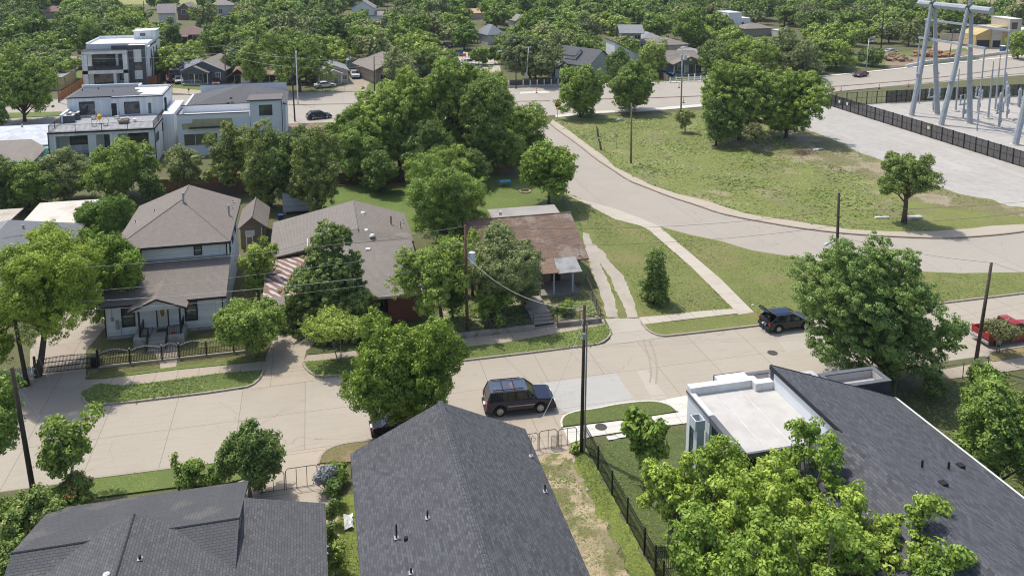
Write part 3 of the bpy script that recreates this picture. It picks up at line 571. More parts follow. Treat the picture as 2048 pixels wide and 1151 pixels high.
# ================================================================ cottage with worn brown roof
h = thing('brown_roofed_cottage', 'tan cottage with patchy worn brown shingle roof beside the gravel wheel tracks', 'house')
RWN = M('patchy brown shingles', (.225, .150, .108), 'shingle', p=(.8, .145, .012), var=.35, stain=((.275, .22, .175), .4, .57))
TANW = M('pinkish tan wall', (.29, .22, .175), 'siding')
mb = MB(); gwall(mb, 14.8, 25.25, 73.9, 84.6, 0, 2.75, 5.2, 'u', ridge=79.2); mb.build('wall', TANW, h)
gable(h, 14.3, 25.9, 73.1, 85.3, 2.85, 5.55, 'u', RWN, t=.14)
mb = MB(); rng = random.Random(3)
for i in range(46):
    a = rng.uniform(18.5, 25.3); b = rng.uniform(73.6, 78.8); z = 2.85 + (b-73.1)*.4426 + .014
    k = rng.uniform(.2, .7); MB().slab([(a, b, z), (a+k, b, z), (a+k, b+.13, z+.0575), (a, b+.13, z+.0575)], .01).build('loose_shingle', M('grey loose shingle', (.15, .13, .12), rough=1), h)
mb = MB(); mb.slab([(20.4, 70.75, 2.72), (22.2, 70.75, 2.72), (22.2, 73.6, 3.02), (20.4, 73.6, 3.02)], .06); mb.build('porch_roof', RWN, h)
mb = MB(); mb.slab([(22.0, 70.6, 2.68), (24.35, 70.6, 2.68), (24.55, 73.4, 3.06), (22.3, 73.4, 3.06)], .07); mb.build('porch_roof', M('grey roll roofing', (.27, .275, .27), c2=(.19, .195, .19)), h)
MB().box(20.4, 70.9, 0, 24.3, 73.9, .5).build('porch_floor', M('worn porch concrete', (.24, .22, .19), ns=2), h)
LAV = M('lavender post', (.42, .42, .55))
for x in (21.67, 23.55): MB().box(x-.07, 71.0, .5, x+.07, 71.14, 2.65).build('porch_post', LAV, h)
T = place('S', 73.9); door(h, T, 22.3, .5, 23.1, 2.3, M('dark red doorway', (.04, .015, .012)), M('dark trim', (.08, .07, .06))); window(h, T, 23.5, 1.2, 24.2, 2.2, TRIM); window(h, T, 19.6, 1.0, 20.6, 2.1, WTR); window(h, T, 16.2, 1.0, 17.4, 2.1, WTR)
MB().box(19.0, 72.2, 0, 20.38, 73.88, 1.3).build('porch_skirt', M('weathered boards', (.10, .085, .075), 'planks'), h)
window(h, place('E', 25.25), 76, 1.1, 77, 2.2, WTR); window(h, place('E', 25.25), 80, 1.1, 81, 2.2, WTR)
mb = MB(); mb.box(18.25, 65.5, 0, 20.2, 65.9, .12).box(18.25, 65.9, 0, 20.2, 66.3, .26).box(18.25, 66.3, 0, 20.2, 66.7, .40).box(18.25, 66.7, 0, 20.2, 67.1, .52).box(18.25, 67.1, 0, 20.2, 70.85, .55); mb.build('front_steps', M('worn step concrete', (.30, .27, .23), ns=2, c2=(.2, .18, .15)), h)
q = onroof(1158, 510, lambda u, v: 2.85 + (v-73.1)*.4426, 3.2); vent(h, *q, h=.9, r=.04, m=STL, name='service_mast')
mb = MB(); mb.cyl(0, 0, -.1, .3, .16, 8); mb.build('white_vent', WV, h, loc=onroof(1001, 428, lambda u, v: 5.5, 5.5))
h = thing('long_shed', 'low grey flat-roofed shed directly behind the brown-roofed cottage', 'shed')
MB().box(19.5, 86.3, 0, 27.0, 89.6, 2.35).build('wall', M('weathered board wall', (.2, .18, .15), 'planks'), h)
MB().slab([(19.2, 86.0, 2.4), (27.4, 86.0, 2.4), (27.4, 90.2, 2.75), (19.2, 90.2, 2.75)], .1).build('roof', M('grey corrugated sheet', (.36, .34, .31), 'corr', c2=(.26, .24, .22)), h)
# garden wall of that cottage
for (a, b, lb) in ((10.2, 18.2, 'low stained concrete garden wall left of the cottage front steps'), (20.25, 24.4, 'low stained concrete garden wall right of the cottage front steps')):
    tag(MB().box(a, 65.15, 0, b, 65.5, .48).build('garden_wall', M('stained wall concrete', (.33, .30, .25), ns=1.5, c2=(.2, .17, .14)), bevel=.03), lb, 'wall')
# ================================================================ far left neighbour
h = thing('grey_roofed_house', 'house with grey shingle roof at the left edge behind the yellow-green ash tree', 'house')
a0 = [P3(-70, 640, 2.9), P3(45, 437 + 100, 2.9)]
mb = MB(); mb.box(-38, 80.0, 0, -25.5, 95.0, 2.7); mb.build('wall', M('cream wall', (.5, .48, .42), 'siding'), h)
mb = MB(); ap = (-31.5, 92.6, 4.7); a1 = (-31.2, 86.5, 4.7)
mb.slab([(-31.9, 79.3, 2.8), (-24.9, 79.3, 2.8), (-24.9, 95.4, 2.8), ap, a1], .0); mb.build('roof', RGY, h)
mb = MB(); mb.face([(-38.6, 79.3, 2.8), (-31.9, 79.3, 2.8), a1]); mb.face([(-38.6, 79.3, 2.8), a1, ap, (-38.6, 95.4, 2.8)]); mb.face([(-38.6, 95.4, 2.8), ap, (-24.9, 95.4, 2.8)]); mb.build('roof', M('pale grey shingles', (.27, .275, .28), 'shingle'), h)
for x, y, hh in ((47, 452, .6), (100, 460, .5), (101, 471, .3)): q = P3(x, y + 8, 4.0); vent(h, *q, h=hh, r=.12, m=STL, name='flue_pipe')
h = thing('metal_roofed_barn', 'outbuilding under a ribbed cream metal roof behind the grey-roofed house', 'shed')
A1, A2, A3, A4 = P3(45, 440, 3.0), P3(160, 447, 3.0), P3(218, 399, 3.0), P3(80, 408, 3.0)
MB().box(-31.6, 96.6, 0, -24.8, 102.4, 2.5).build('wall', M('red barn edge', (.3, .08, .05)), h)
mb = MB(); mb.slab([(A1[0], 96.0, 2.75), (A2[0]+.4, 96.0, 2.75), (A3[0], 103.2, 3.15), (A4[0], 103.2, 3.15)], .1); mb.build('roof', M('cream ribbed metal', (.60, .57, .50), 'corr', p=1.1, c2=(.42, .34, .27)), h)
h = thing('metal_roofed_shed', 'ribbed rust-stained metal roof of a shed at the far left edge', 'shed')
MB().box(-42, 91.5, 0, -33.6, 101.5, 2.4).build('wall', M('old board', (.2, .17, .13), 'planks'), h)
MB().slab([(-43, 91, 2.6), (-33.8, 91, 2.5), (-33.2, 102.4, 2.9), (-43, 102.4, 2.9)], .1).build('roof', M('stained ribbed metal', (.47, .43, .36), 'corr', p=.8, stain=1, c2=(.30, .26, .2)), h)
# ================================================================ centre foreground gable
h = thing('gabled_house', 'house with a long charcoal shingle gable roof in the centre foreground', 'house')
gwall(MB(), 1.9, 12.0, 22, 45.9, 0, 2.85, 5.3, 'v').build('wall', WHT, h)
rf = gable(h, 1.42, 12.45, 21.5, 46.7, 3.0, 5.65, 'v', RDK, ridge=6.98)
mb = MB(); rng = random.Random(5)
for i in range(84): y = 21.6 + i*.3; mb.slab([(6.98-.16, y, 5.655), (6.98, y, 5.69+rng.uniform(0, .012)), (6.98, y+.28, 5.69), (6.98-.16, y+.28, 5.65)], .02); mb.slab([(6.98, y, 5.69+rng.uniform(0, .012)), (7.14, y, 5.65), (7.14, y+.28, 5.65), (6.98, y+.28, 5.69)], .02)
mb.build('ridge_tile', M('ridge shingles', (.088, .092, .102), ns=3, var=.3), rf)
s2 = lambda u, v: 5.65 - abs(u-6.98)*(.4766 if u < 6.98 else .4844)
for x, y, hh in ((793, 1076, .8), (855, 1036, .45), (1090, 983, .45), (822, 1146, .3)): vent(h, *onroof(x, y, s2), h=hh, r=.05)
boxvent(h, *onroof(812, 1078, s2), PVC, .1)
q = onroof(1062, 912, s2, 3.3); MA = (q[0], q[1], q[2]+1.25); o = vent(h, *q, h=1.25, r=.035, m=STL, name='service_mast'); mb = MB(); mb.tube([(0, 0, 1.2), (.1, .05, 1.3), (.3, 0, 1.1), (.1, -.1, 1.0)], .015, 4); mb.build('mast_wire', PVC, o)
# ================================================================ left foreground house
h = thing('cross_gabled_house', 'house with dark weathered cross-gabled shingle roof at the bottom left', 'house')
mb = MB(); gwall(mb, -14.3, -4.75, 34.6, 45.0, 0, 2.8, 4.6, 'u', ridge=39.9); mb.box(-4.8, 24, 0, -.6, 42.0, 2.6); mb.build('wall', M('grey siding', (.26, .27, .28), 'siding'), h)
gable(h, -14.85, -4.42, 34.0, 45.5, 3.0, 4.8, 'u', RD1, ridge=39.9, t=.18)
mb = MB(); r0, rzz = -9.55, 5.3
mb.slab([(r0, 24, rzz), (-.13, 24, 2.92), (-.13, 42.6, 2.92), (-4.44, 42.6, 4.0)] + [(-4.44, 39.6, 4.0), (-7.6, 40.2, 4.82), (r0, 40.75, rzz)], .16)
mb.slab([(r0, 24, rzz), (r0, 40.75, rzz), (-11.5, 40.2, 4.82), (-17.5, 34.2, 3.2), (-17.5, 24, 3.2)][::-1], .16)
mb.face([(r0, 40.75, rzz), (-7.6, 40.2, 4.82), (-8.2, 41.6, 4.33), (-9.5, 41.9, 4.2), (-10.8, 41.6, 4.33), (-11.5, 40.2, 4.82)])
rf = mb.build('cross_roof', M('dimpled charcoal shingles', (.106, .107, .112), 'shingle', p=(.26, .15, .014), var=.3), h)
c = MB(); c.tube([(r0, 24, rzz+.01), (r0, 40.75, rzz+.01)], .1, 6); c.build('ridge_cap', RD1, rf)
s1 = lambda u, v: rzz - abs(u-r0)*.2527
vent(h, *onroof(280, 1118, s1), h=.22, r=.07); boxvent(h, *onroof(213, 1151, s1), WV, .2, True)
# ================================================================ right foreground modern house
h = thing('modern_house', 'modern white house with flat white roof deck and dark shingle roof in the right foreground', 'house')
WST = M('white stucco', (.70, .72, .74), ns=.8, var=.04); DKP = M('dark siding', (.055, .06, .072), 'batten', p=(.12, 60, .02)); DTR = M('slate trim', (.12, .125, .14)); WMB = M('white roof membrane', (.47, .455, .425), ns=.9, var=.1, c2=(.43, .405, .365))
mb = MB(); mb.box(21.2, 38.9, 0, 26.3, 41.7, 7.05).box(26.1, 30.0, 0, 34.5, 41.2, 5.1); mb.build('wall', WST, h)
mb = MB(); mb.box(21.35, 35.45, 0, 26.3, 38.88, 7.0); mb.build('dark_wall', DKP, h); MB().box(26.32, 22, 0, 34.6, 30, 5.0).build('dark_wall', DKP, h)
dz = 7.2
mb = MB(); mb.box(21.3, 35.5, 7.05, 26.9, 41.6, dz); rd = mb.build('roof_deck', WMB, h)
mb = MB(); mb.box(22.75, 35.5, dz+.002, 22.85, 41.3, dz+.012).box(24.3, 35.5, dz+.002, 24.42, 41.3, dz+.012); mb.build('membrane_seam', M('membrane seam', (.51, .495, .465)), rd)
mb = MB(); mb.box(21.18, 41.3, dz-.2, 25.2, 41.8, 7.68).box(25.2, 40.85, dz-.2, 25.6, 41.8, 7.68).box(25.6, 40.85, dz-.2, 26.75, 41.35, 7.68).box(21.16, 38.9, dz-.2, 21.45, 41.3, 7.40).box(23.3, 41.8, 7.0, 25.3, 42.45, 7.6); mb.build('parapet', M('white parapet', (.66, .66, .65)), h, bevel=.02)
mb = MB(); mb.box(21.14, 35.4, 7.02, 21.5, 38.89, 7.36).box(21.14, 35.36, 7.0, 26.5, 35.5, 7.27).box(21.12, 38.9, 7.18, 21.16, 41.8, 7.30); mb.build('parapet_trim', DTR, h); MB().box(23.26, 42.45, 7.2, 25.3, 42.5, 7.62).build('parapet_trim', DTR, h)
# tall wall beside the deck carrying the ridge
RU, RZ_ = 26.35, 8.55
mb = MB(); mb.box(26.42, 35.0, 5.0, 26.7, 40.9, 8.25); mb.build('ridge_wall', WST, h); mb = MB(); mb.box(26.40, 40.9, 5, 26.72, 41.25, 8.3); mb.build('ridge_wall_end', DKP, h)
mb = MB(); mb.slab([(RU, 34.2, RZ_), (35.4, 20, 5.2), (35.4, 41.3, 5.2), (RU, 41.2, RZ_)], .2); mb.slab([(RU, 20, RZ_), (35.4, 20, 5.2), (RU, 34.2, RZ_)], .2)
mb.slab([(RU, 20, RZ_), (RU, 34.2, RZ_), (26.1, 34.9, RZ_-.2), (22.3, 34.9, 6.3), (22.3, 20, 6.3)][::-1], .2); rf = mb.build('roof', RDV, h)
mb = MB(); mb.bar((RU-.03, 34.2, RZ_-.1), (RU-.03, 41.22, RZ_-.1), .06, .26).bar((RU, 41.24, RZ_-.1), (35.4, 41.34, 5.1), .06, .26); mb.build('fascia', TRIM, rf)
MB().box(35.42, 20, 5.02, 35.56, 41.3, 5.18).build('gutter', M('pale gutter', (.6, .6, .58)), h)
s3 = lambda u, v: RZ_ - (u-RU)*.3702
for x, y in ((1844, 934), (1897, 937)): vent(h, *onroof(x, y, s3, 7), h=.4, r=.06, flash=False)
for x, y in ((1921, 932), (1886, 968)): boxvent(h, *onroof(x, y, s3, 7), PVC, .18)
T = place('W', 21.2); w0 = window(h, T, -41.15, 3.2, -39.75, 5.95, DTR, GLG, mull=(3, 1), fw=.06)
mb = MB(); mb.box(20.55, 39.1, 0, 21.0, 39.5, 6.5).build('downpipe', M('pale downpipe', (.5, .53, .56)), h)
mb = MB(); mb.box(20.35, 38.95, 6.5, 20.95, 39.0, 7.1).box(20.35, 39.6, 6.5, 20.95, 39.65, 7.1).box(20.35, 39.0, 6.5, 20.42, 39.6, 7.1).box(20.88, 39.0, 6.5, 20.95, 39.6, 7.1).box(20.42, 39.0, 6.5, 20.88, 39.6, 6.56); mb.build('rain_head', M('pale downpipe', (.5, .53, .56)), h)
def traybox(nm, u0, u1, v0, v1, z0, z1, wm, tm, t=.28, drop=.55):
    mb = MB(); mb.box(u0, v0, z0, u1, v1, z1-drop); mb.box(u0, v0, z1-drop, u1, v0+t, z1-.04).box(u0, v1-t, z1-drop, u1, v1, z1-.04).box(u0, v0+t, z1-drop, u0+t, v1-t, z1-.04).box(u1-t, v0+t, z1-drop, u1, v1-t, z1-.04)
    o = mb.build(nm, wm, h); mb = MB(); e = .04
    mb.box(u0-e, v0-e, z1-.04, u1+e, v0+t, z1+.02).box(u0-e, v1-t, z1-.04, u1+e, v1+e, z1+.02).box(u0-e, v0+t, z1-.04, u0+t, v1-t, z1+.02).box(u1-t, v0+t, z1-.04, u1+e, v1-t, z1+.02); mb.build('coping', tm, o)
    mb = MB(); i = t+.004; mb.box(u0+t+.002, v0+t+.002, z1-drop+.004, u1-t-.002, v1-t-.002, z1-drop+.02)
    mb.box(u0+t+.002, v1-t-.03, z1-drop, u1-t-.002, v1-t-.002, z1-.05).box(u1-t-.03, v0+t+.002, z1-drop, u1-t-.002, v1-t-.04, z1-.05); mb.build('tray', WMB, o); return o
traybox('porch_box', 31.2, 35.3, 41.55, 43.3, 3.0, 6.2, M('charcoal stucco', (.05, .053, .062)), DTR)
traybox('porch_box', 28.0, 30.9, 41.55, 43.6, 3.0, 6.3, WST, M('light grey trim', (.4, .41, .43)))
traybox('porch_box', 25.75, 27.6, 41.9, 43.2, 3.0, 7.0, WST, DTR)
# ================================================================ buildings of the middle distance and beyond
DSH = M('dark avenue shingles', (.115, .118, .125), 'shingle', p=(.6, .3, .02)); BRN = M('beige shingles', (.255, .225, .195), 'shingle', p=(.6, .3, .02)); GRS = M('pale grey shingles far', (.29, .295, .30), 'shingle', p=(.6, .3, .02))
WH2 = M('white render', (.74, .75, .76), ns=.3, var=.04); BMT = M('white roof paint', (.62, .615, .60), ns=.4, var=.06)
def fh(name, label, x0, y0, x1, y1, D, ze, zr, wm, rm, axis='x', roof='gable', wins=(), dr=None, over=.4, cat='house', z0=0, trim=None, tm=None):
    a, b = Vector(P(x0, y0)), Vector(P(x1, y1)); W = (b-a).length; rz = math.atan2(b.y-a.y, b.x-a.x)
    h = thing(name, label, cat, (a.x, a.y, 0), rz); mb = MB()
    if roof == 'gable': gwall(mb, 0, W, 0, D, 0, ze, zr-.15, 'u' if axis == 'x' else 'v')
    else: mb.box(0, 0, 0, W, D, ze)
    mb.build('wall', wm, h)
    if roof == 'gable': gable(h, -over, W+over, -over, D+over, ze, zr, 'u' if axis == 'x' else 'v', rm, cap=False)
    elif roof == 'hip': hip(h, -over, W+over, -over, D+over, ze, zr, max(.1, abs(W-D)), rm, 'u' if W > D else 'v')
    elif roof == 'flat': MB().box(-.1, -.1, ze+.002, W+.1, D+.1, ze+.18).build('roof', rm, h)
    for w_ in wins: window(h, place('S', 0), W*w_[0], w_[2], W*w_[1], w_[3], tm or WTR, mull=(2, 1), fw=.1)
    if dr: door(h, place('S', 0), W*dr[0], .1, W*dr[0]+.95, 2.15, dr[1])
    return h, W
def fporch(h, x0, x1, d, ze, zr, rm, wm, pm=None, gab=True, rail=False):
    if gab:
        gable(h, x0-.3, x1+.3, -d-.3, .6, ze, zr, 'v', rm, cap=False, name='porch_roof'); mb = MB(); mb.prism([(x0, -d), (x1, -d), (x1, -d+.12), (x0, -d+.12)], ze-.25, ze-.02); mb.face([(x0, -d-.01, ze), (x1, -d-.01, ze), ((x0+x1)/2, -d-.01, zr-.12)]); mb.build('porch_gable', wm, h)
    else: MB().slab([(x0-.2, -d-.2, ze-.2), (x1+.2, -d-.2, ze-.2), (x1+.2, .1, zr), (x0-.2, .1, zr)], .12).build('porch_roof', rm, h)
    n = max(2, int((x1-x0)/2.6)+1)
    for i in range(n): x = x0+.1+(x1-x0-.2)*i/(n-1); MB().box(x-.07, -d+.02, 0, x+.07, -d+.16, ze-.2).build('porch_post', pm or WTR, h)
    MB().box(x0, -d, 0, x1, -.002, .3).build('porch_floor', CNC, h)
    if rail: railing(h, [(x0+.1, -d+.1, .3), (x1-1.6, -d+.1, .3)], .8, WTR, gap=.25)
SLT = M('slate blue siding', (.10, .115, .15), 'siding'); DRD = M('dark panel door', (.05, .045, .045))
h, W = fh('solar_bungalow', 'slate blue bungalow with white-trimmed gables and solar panels on its left roof', 367, 168, 450, 168, 12, 3.3, 5.6, SLT, BRN, 'y', wins=((.80, .90, 1.1, 2.7),))
mb = MB(); gwall(mb, -3.6, .2, 3, 11, 0, 3.0, 4.9, 'u'); mb.build('wing_wall', SLT, h); gable(h, -4.2, 2.5, 2.4, 11.6, 3.0, 5.0, 'u', BRN, cap=False, name='wing_roof')
mb = MB(); sl_ = 2.0/4.6; sp = M('solar cell', (.04, .06, .13), 'panel', p=(.5, .5, .02), rough=.2, spec=.6)
mb.slab([(-2.9, 4.6, 3+2.2*sl_+.1), (2.2, 4.6, 3+2.2*sl_+.1), (2.2, 6.5, 3+4.1*sl_+.1), (-2.2, 6.5, 3+4.1*sl_+.1)], .04); mb.build('solar_panel', sp, h)
mb = MB(); mb.slab([(-3.3, 2.9, 3+.5*sl_+.1), (1.7, 2.9, 3+.5*sl_+.1), (1.7, 4.5, 3+2.1*sl_+.1), (-3.3, 4.5, 3+2.1*sl_+.1)], .04); mb.build('solar_panel', sp, h)
fporch(h, .2, 6.4, 1.9, 3.0, 4.5, BRN, SLT, rail=True); door(h, place('S', 0), 4.7, .3, 5.6, 2.4, DRD); window(h, place('S', 0), 1.4, 1.1, 3.6, 2.4, M('grey trim', (.4, .42, .45)), mull=(2, 1))
mb = MB(); mb.bar((-.42, -.42, 3.22), (W/2, -.42, 5.52), .05, .2).bar((W+.42, -.42, 3.22), (W/2, -.42, 5.52), .05, .2); mb.build('barge_board', WTR, h)
h, W = fh('long_outbuilding', 'long low outbuilding with a rusty brown roof and open front across the avenue', 468, 170, 582, 170, 7, 2.5, 3.9, M('painted interior shade', (.045, .04, .036)), M('rusty brown roofing', (.24, .165, .12), 'shingle', p=(1, .5, .02), stain=((.34, .28, .22), .5, .55)), 'x')  # solid near-black wall: shade of the open front put into its colour
for i in range(7): MB().box(.3+i*2.0, -.35, 0, .42+i*2.0, -.25, 2.4).build('post', M('grey post', (.4, .4, .38)), h)
gable(h, -.8, 4.2, -2.5, 3, 2.3, 4.2, 'v', M('rusty brown roofing', ()), cap=False, name='canopy_roof'); MB().box(2.0, -1.2, .2, 4.0, -.9, 2.0).build('white_screen', WTR, h)
h, W = fh('pale_bungalow', 'small pale bungalow with a peeling front porch beside the blue garden shed', 637, 170, 697, 167, 10, 3.1, 4.6, M('peeling pale siding', (.52, .50, .46), 'siding', stain=((.35, .3, .25), .8, .6)), GRS, 'y', wins=((.05, .17, 1, 2), (.82, .95, 1, 2)))
fporch(h, 1.5, 5.3, 1.6, 2.7, 3.7, M('pale porch roof', (.5, .42, .36)), M('peeling pale siding', ()))
door(h, place('S', 0), 3.6, .3, 4.5, 2.2, M('worn door', (.33, .27, .22)))
h, W = fh('garden_shed', 'small blue garden shed with white cross-braced doors', 695, 138, 713, 137, 2.6, 2.0, 3.0, M('powder blue board', (.25, .36, .42), 'siding'), M('blue grey shed roof', (.3, .35, .38)), 'y', cat='shed', over=.15)
mb = MB(); pb = place('S', 0)
for q in ((.5, .1, .62, 1.8), (1.9, .1, 2.02, 1.8), (.62, .1, 1.9, .2), (.62, 1.7, 1.9, 1.8), (1.2, .2, 1.3, 1.7)): pbox(mb, pb, q[0], q[1], .003, q[2], q[3], .05)
mb.bar((.62, -.03, .2), (1.25, -.03, 1.7), .04, .09).bar((1.9, -.03, .2), (1.25, -.03, 1.7), .04, .09); mb.build('door', WTR, h)
h, W = fh('beige_bungalow', 'wide bungalow under a big beige gable roof behind the central trees', 752, 168, 838, 160, 13, 3.3, 6.3, M('tan siding', (.36, .31, .25), 'siding'), BRN, 'y', wins=((.1, .25, 1, 2.2), (.5, .62, 1, 2.2)), over=.8)
h, W = fh('blue_cottage', 'small slate blue gabled cottage with a white front door near the side street', 1106, 156, 1141, 154, 9, 2.9, 4.3, SLT, M('pinkish brown shingles', (.30, .24, .21), 'shingle', p=(.6, .3, .02)), 'y', wins=((.62, .85, 1, 2.1),))
fporch(h, 0, 4.1, 1.5, 2.7, 4.0, DSH, SLT, gab=True); door(h, place('S', 0), .7, .3, 1.7, 2.3, M('white door', (.7, .7, .68)))
h, W = fh('dark_roofed_house', 'large pale house under a steep dark grey roof with a small white dormer', 1177, 162, 1226, 153, 13, 3.6, 7.2, M('pale sage siding', (.46, .52, .50), 'siding'), DSH, 'y', over=.5)
mb = MB(); gwall(mb, 1.0, 4.6, 5.2, 9.0, 3, 5.6, 6.9, 'v'); mb.build('dormer', WH2, h); gable(h, .7, 4.9, 5.0, 9.0, 5.6, 7.0, 'v', DSH, cap=False, name='dormer_roof')
h, W = fh('shed_roofed_house', 'tall white house with a single dark sloping roof edge right of the dark-roofed house', 1228, 152, 1292, 150, 7, 4.0, 4.0, WH2, DSH, roof='none', wins=((.62, .72, 2.2, 3.1),))
mb = MB(); n0 = [(0, 0, 3.9), (W, 0, 3.9), (W, 0, 4.3), (0, 0, 8.6)]; mb.v += n0 + [(a, 7, c) for a, b, c in n0]; mb.f += [(0, 1, 2, 3), (4, 7, 6, 5), (0, 4, 5, 1), (1, 5, 6, 2), (2, 6, 7, 3), (3, 7, 4, 0)]; mb.mi += [0]*6; mb.build('upper_wall', WH2, h)
MB().slab([(-.3, -.3, 8.85), (W+.3, -.3, 4.3), (W+.3, 7.3, 4.3), (-.3, 7.3, 8.85)], .2).build('roof', DSH, h)
h, W = fh('grey_gabled_house', 'tall grey two-storey house with pale grey roof among the trees', 1243, 110, 1281, 110, 7, 6.6, 8.7, M('warm grey siding', (.36, .35, .33), 'siding'), GRS, 'x', wins=((.18, .38, 4.4, 5.9), (.66, .95, 4.0, 6.0)), over=.9)
fh('tan_hip_house', 'low house with a wide beige roof behind the green bungalow', 1300, 112, 1376, 108, 10, 3.0, 4.8, M('cream board wall', (.55, .5, .42), 'siding'), BRN, roof='hip', wins=((.2, .3, 1, 2),))
fh('grey_roof_annex', 'small grey hip roof between the tall grey house and the low beige-roofed house', 1284, 96, 1325, 95, 9, 3.0, 4.6, M('warm grey siding', ()), GRS, roof='hip')
h, W = fh('green_bungalow', 'sage green bungalow with white porch posts and a round gable vent', 1312, 150, 1402, 147, 11, 3.0, 5.4, M('sage green siding', (.165, .19, .14), 'siding'), BRN, 'x', wins=((.03, .08, 1.2, 2.3), (.16, .21, .8, 2.3), (.47, .56, 1.0, 2.3)))
fporch(h, 3.8, 12.6, 2.3, 3.0, 4.9, BRN, M('sage green siding', ())); door(h, place('S', 0), 7.9, .3, 8.8, 2.3, M('white door', ())); window(h, place('S', 0), 10.2, .9, 11.4, 2.3, WTR, mull=(2, 1))
MB().tube([(8.2, -2.36, 4.0), (8.2, -2.33, 4.0)], .3, 14).build('gable_vent', WTR, h)
fh('white_cottage', 'little white cottage half hidden behind the green bungalow', 1385, 134, 1414, 132, 8, 3.0, 4.6, M('pale blue siding', (.5, .56, .62), 'siding'), GRS, 'y', wins=((.3, .6, 1, 2),))
h, W = fh('white_cube_house', 'stepped white cube house rising from the wood at the upper right', 1456, 68, 1482, 67, 8, 7.6, 7.8, WH2, M('white roof edge', (.6, .6, .6)), roof='flat', wins=())
MB().box(W+.002, .5, 0, W+4, 8, 5.6).build('wing_wall', WH2, h); mb = MB(); mb.v += [(W+4.002, 1, 0), (W+8, 1, 0), (W+8, 1, 3), (W+4.002, 1, 4.4)] + [(W+4.002, 7, 0), (W+8, 7, 0), (W+8, 7, 3), (W+4.002, 7, 4.4)]; mb.f += [(0, 1, 2, 3), (4, 7, 6, 5), (0, 4, 5, 1), (1, 5, 6, 2), (2, 6, 7, 3), (3, 7, 4, 0)]; mb.mi += [0]*6; mb.build('wing_wall', WH2, h); window(h, place('S', .5), W+.2, 2.2, W+1.2, 4.0, TRIM)
YEL = M('mustard render', (.48, .36, .16), ns=.3); TNR = M('pale tan render', (.46, .42, .34), ns=.3)
h, W = fh('tan_office_building', 'tan and mustard building with dark garage openings beyond the pylons', 1950, 97, 1980, 97, 9, 4.0, 4.2, YEL, TNR, roof='none')
mb = MB(); n0 = [(0, 0, 3.9), (W, 0, 3.9), (W, 0, 6.6), (0, 0, 4.3)]; mb.v += n0 + [(a, 9, c) for a, b, c in n0]; mb.f += [(0, 1, 2, 3), (4, 7, 6, 5), (0, 4, 5, 1), (1, 5, 6, 2), (2, 6, 7, 3), (3, 7, 4, 0)]; mb.mi += [0]*6; mb.build('upper_wall', YEL, h)
mb = MB(); mb.box(W+.002, -.3, 0, W+3.4, 8, 6.8); mb.build('wall', TNR, h); mb = MB(); mb.box(W+3.402, .2, 0, W+5.2, 8, 7.0); mb.build('wall', YEL, h); mb = MB(); mb.box(W+5.202, -.8, 0, W+9, 9, 9.4); mb.build('wall', TNR, h); mb = MB(); mb.box(W+9.002, 0, 0, W+22, 10, 5.6); mb.build('wall', YEL, h)
MB().box(W+5.1, -.9, 9.402, W+9.1, 9.1, 9.6).build('roof', BMT, h); MB().box(W+9.1, -.1, 5.602, W+22.1, 10.1, 5.8).build('roof', BMT, h)
MB().box(.4, -.06, .4, W-.4, -.002, 2.7).build('garage_shade_panel', TRIM, h); MB().box(W+.5, -.36, .4, W+3, -.302, 2.6).build('garage_shade_panel', TRIM, h); window(h, place('S', -.8), W+6, 6.4, W+7.6, 8.3, TRIM); MB().box(W+5.6, -.86, .3, W+7.2, -.802, 2.4).build('garage_shade_panel', TRIM, h); MB().box(W+10, -.06, .3, W+14, -.002, 2.6).build('garage_shade_panel', TRIM, h)  # black panels on the walls stand for the shade inside the garages
tag(MB().box(0, 0, 0, (Vector(P(1950, 84))-Vector(P(1880, 82))).length, .3, 2.6).build('boundary_wall', TNR, loc=(*P(1880, 82), 0), rz=math.atan2(P(1950, 84)[1]-P(1880, 82)[1], P(1950, 84)[0]-P(1880, 82)[0])), 'plain grey-tan boundary wall left of the tan and mustard building', 'wall')
h, W = fh('brown_roofed_house', 'dark brown house with reddish hip roof and a wide white window', 354, 88, 406, 87, 9, 3.0, 5.6, M('dark brown board', (.10, .085, .08), 'siding'), M('reddish brown shingles', (.24, .165, .145), 'shingle', p=(.8, .4, .02)), roof='hip', wins=((.62, .94, 1.0, 2.6),), over=.5)
fporch(h, .2, 3.6, 1.6, 2.7, 3.2, M('reddish brown shingles', ()), WTR, gab=False)
h, W = fh('grey_roofed_tall_house', 'white two-storey house with a long grey roof beyond the roofs at the upper left', 318, 52, 352, 51, 9, 4.9, 8.2, WH2, M('warm grey far shingles', (.28, .26, .245), 'shingle', p=(1, .5, .02)), 'x', wins=((.8, .88, 1, 3),), over=.5)
h, W = fh('brown_gabled_house', 'brown gabled house with a white window touching the tall grey-roofed house', 356, 40, 384, 40, 9, 4.2, 7.0, M('brown board', (.17, .13, .11), 'siding'), M('warm grey far shingles', ()), 'y', wins=((.3, .6, 2.4, 4.2),))
fh('far_hip_house', 'distant house with a grey hip roof at the top edge left of the middle', 426, 32, 468, 31, 9, 4.6, 7.0, M('pale grey render', (.5, .5, .49)), M('warm grey far shingles', ()), roof='hip', wins=((.3, .45, 1, 3),))
h, W = fh('white_gabled_house', 'white gabled two-storey house at the top edge above the wood', 704, 46, 748, 46, 9, 6.0, 9.0, WH2, M('warm grey far shingles', ()), 'y', wins=((.38, .52, 4.2, 5.6), (.7, .78, 4.2, 5.4)))
MB().box(W+.002, 0, 0, W+3.4, 7, 3.0).build('wing_wall', WH2, h); gable(h, W-2, W+3.8, -.4, 7.4, 3, 4.6, 'u', M('warm grey far shingles', ()), cap=False, name='wing_roof')
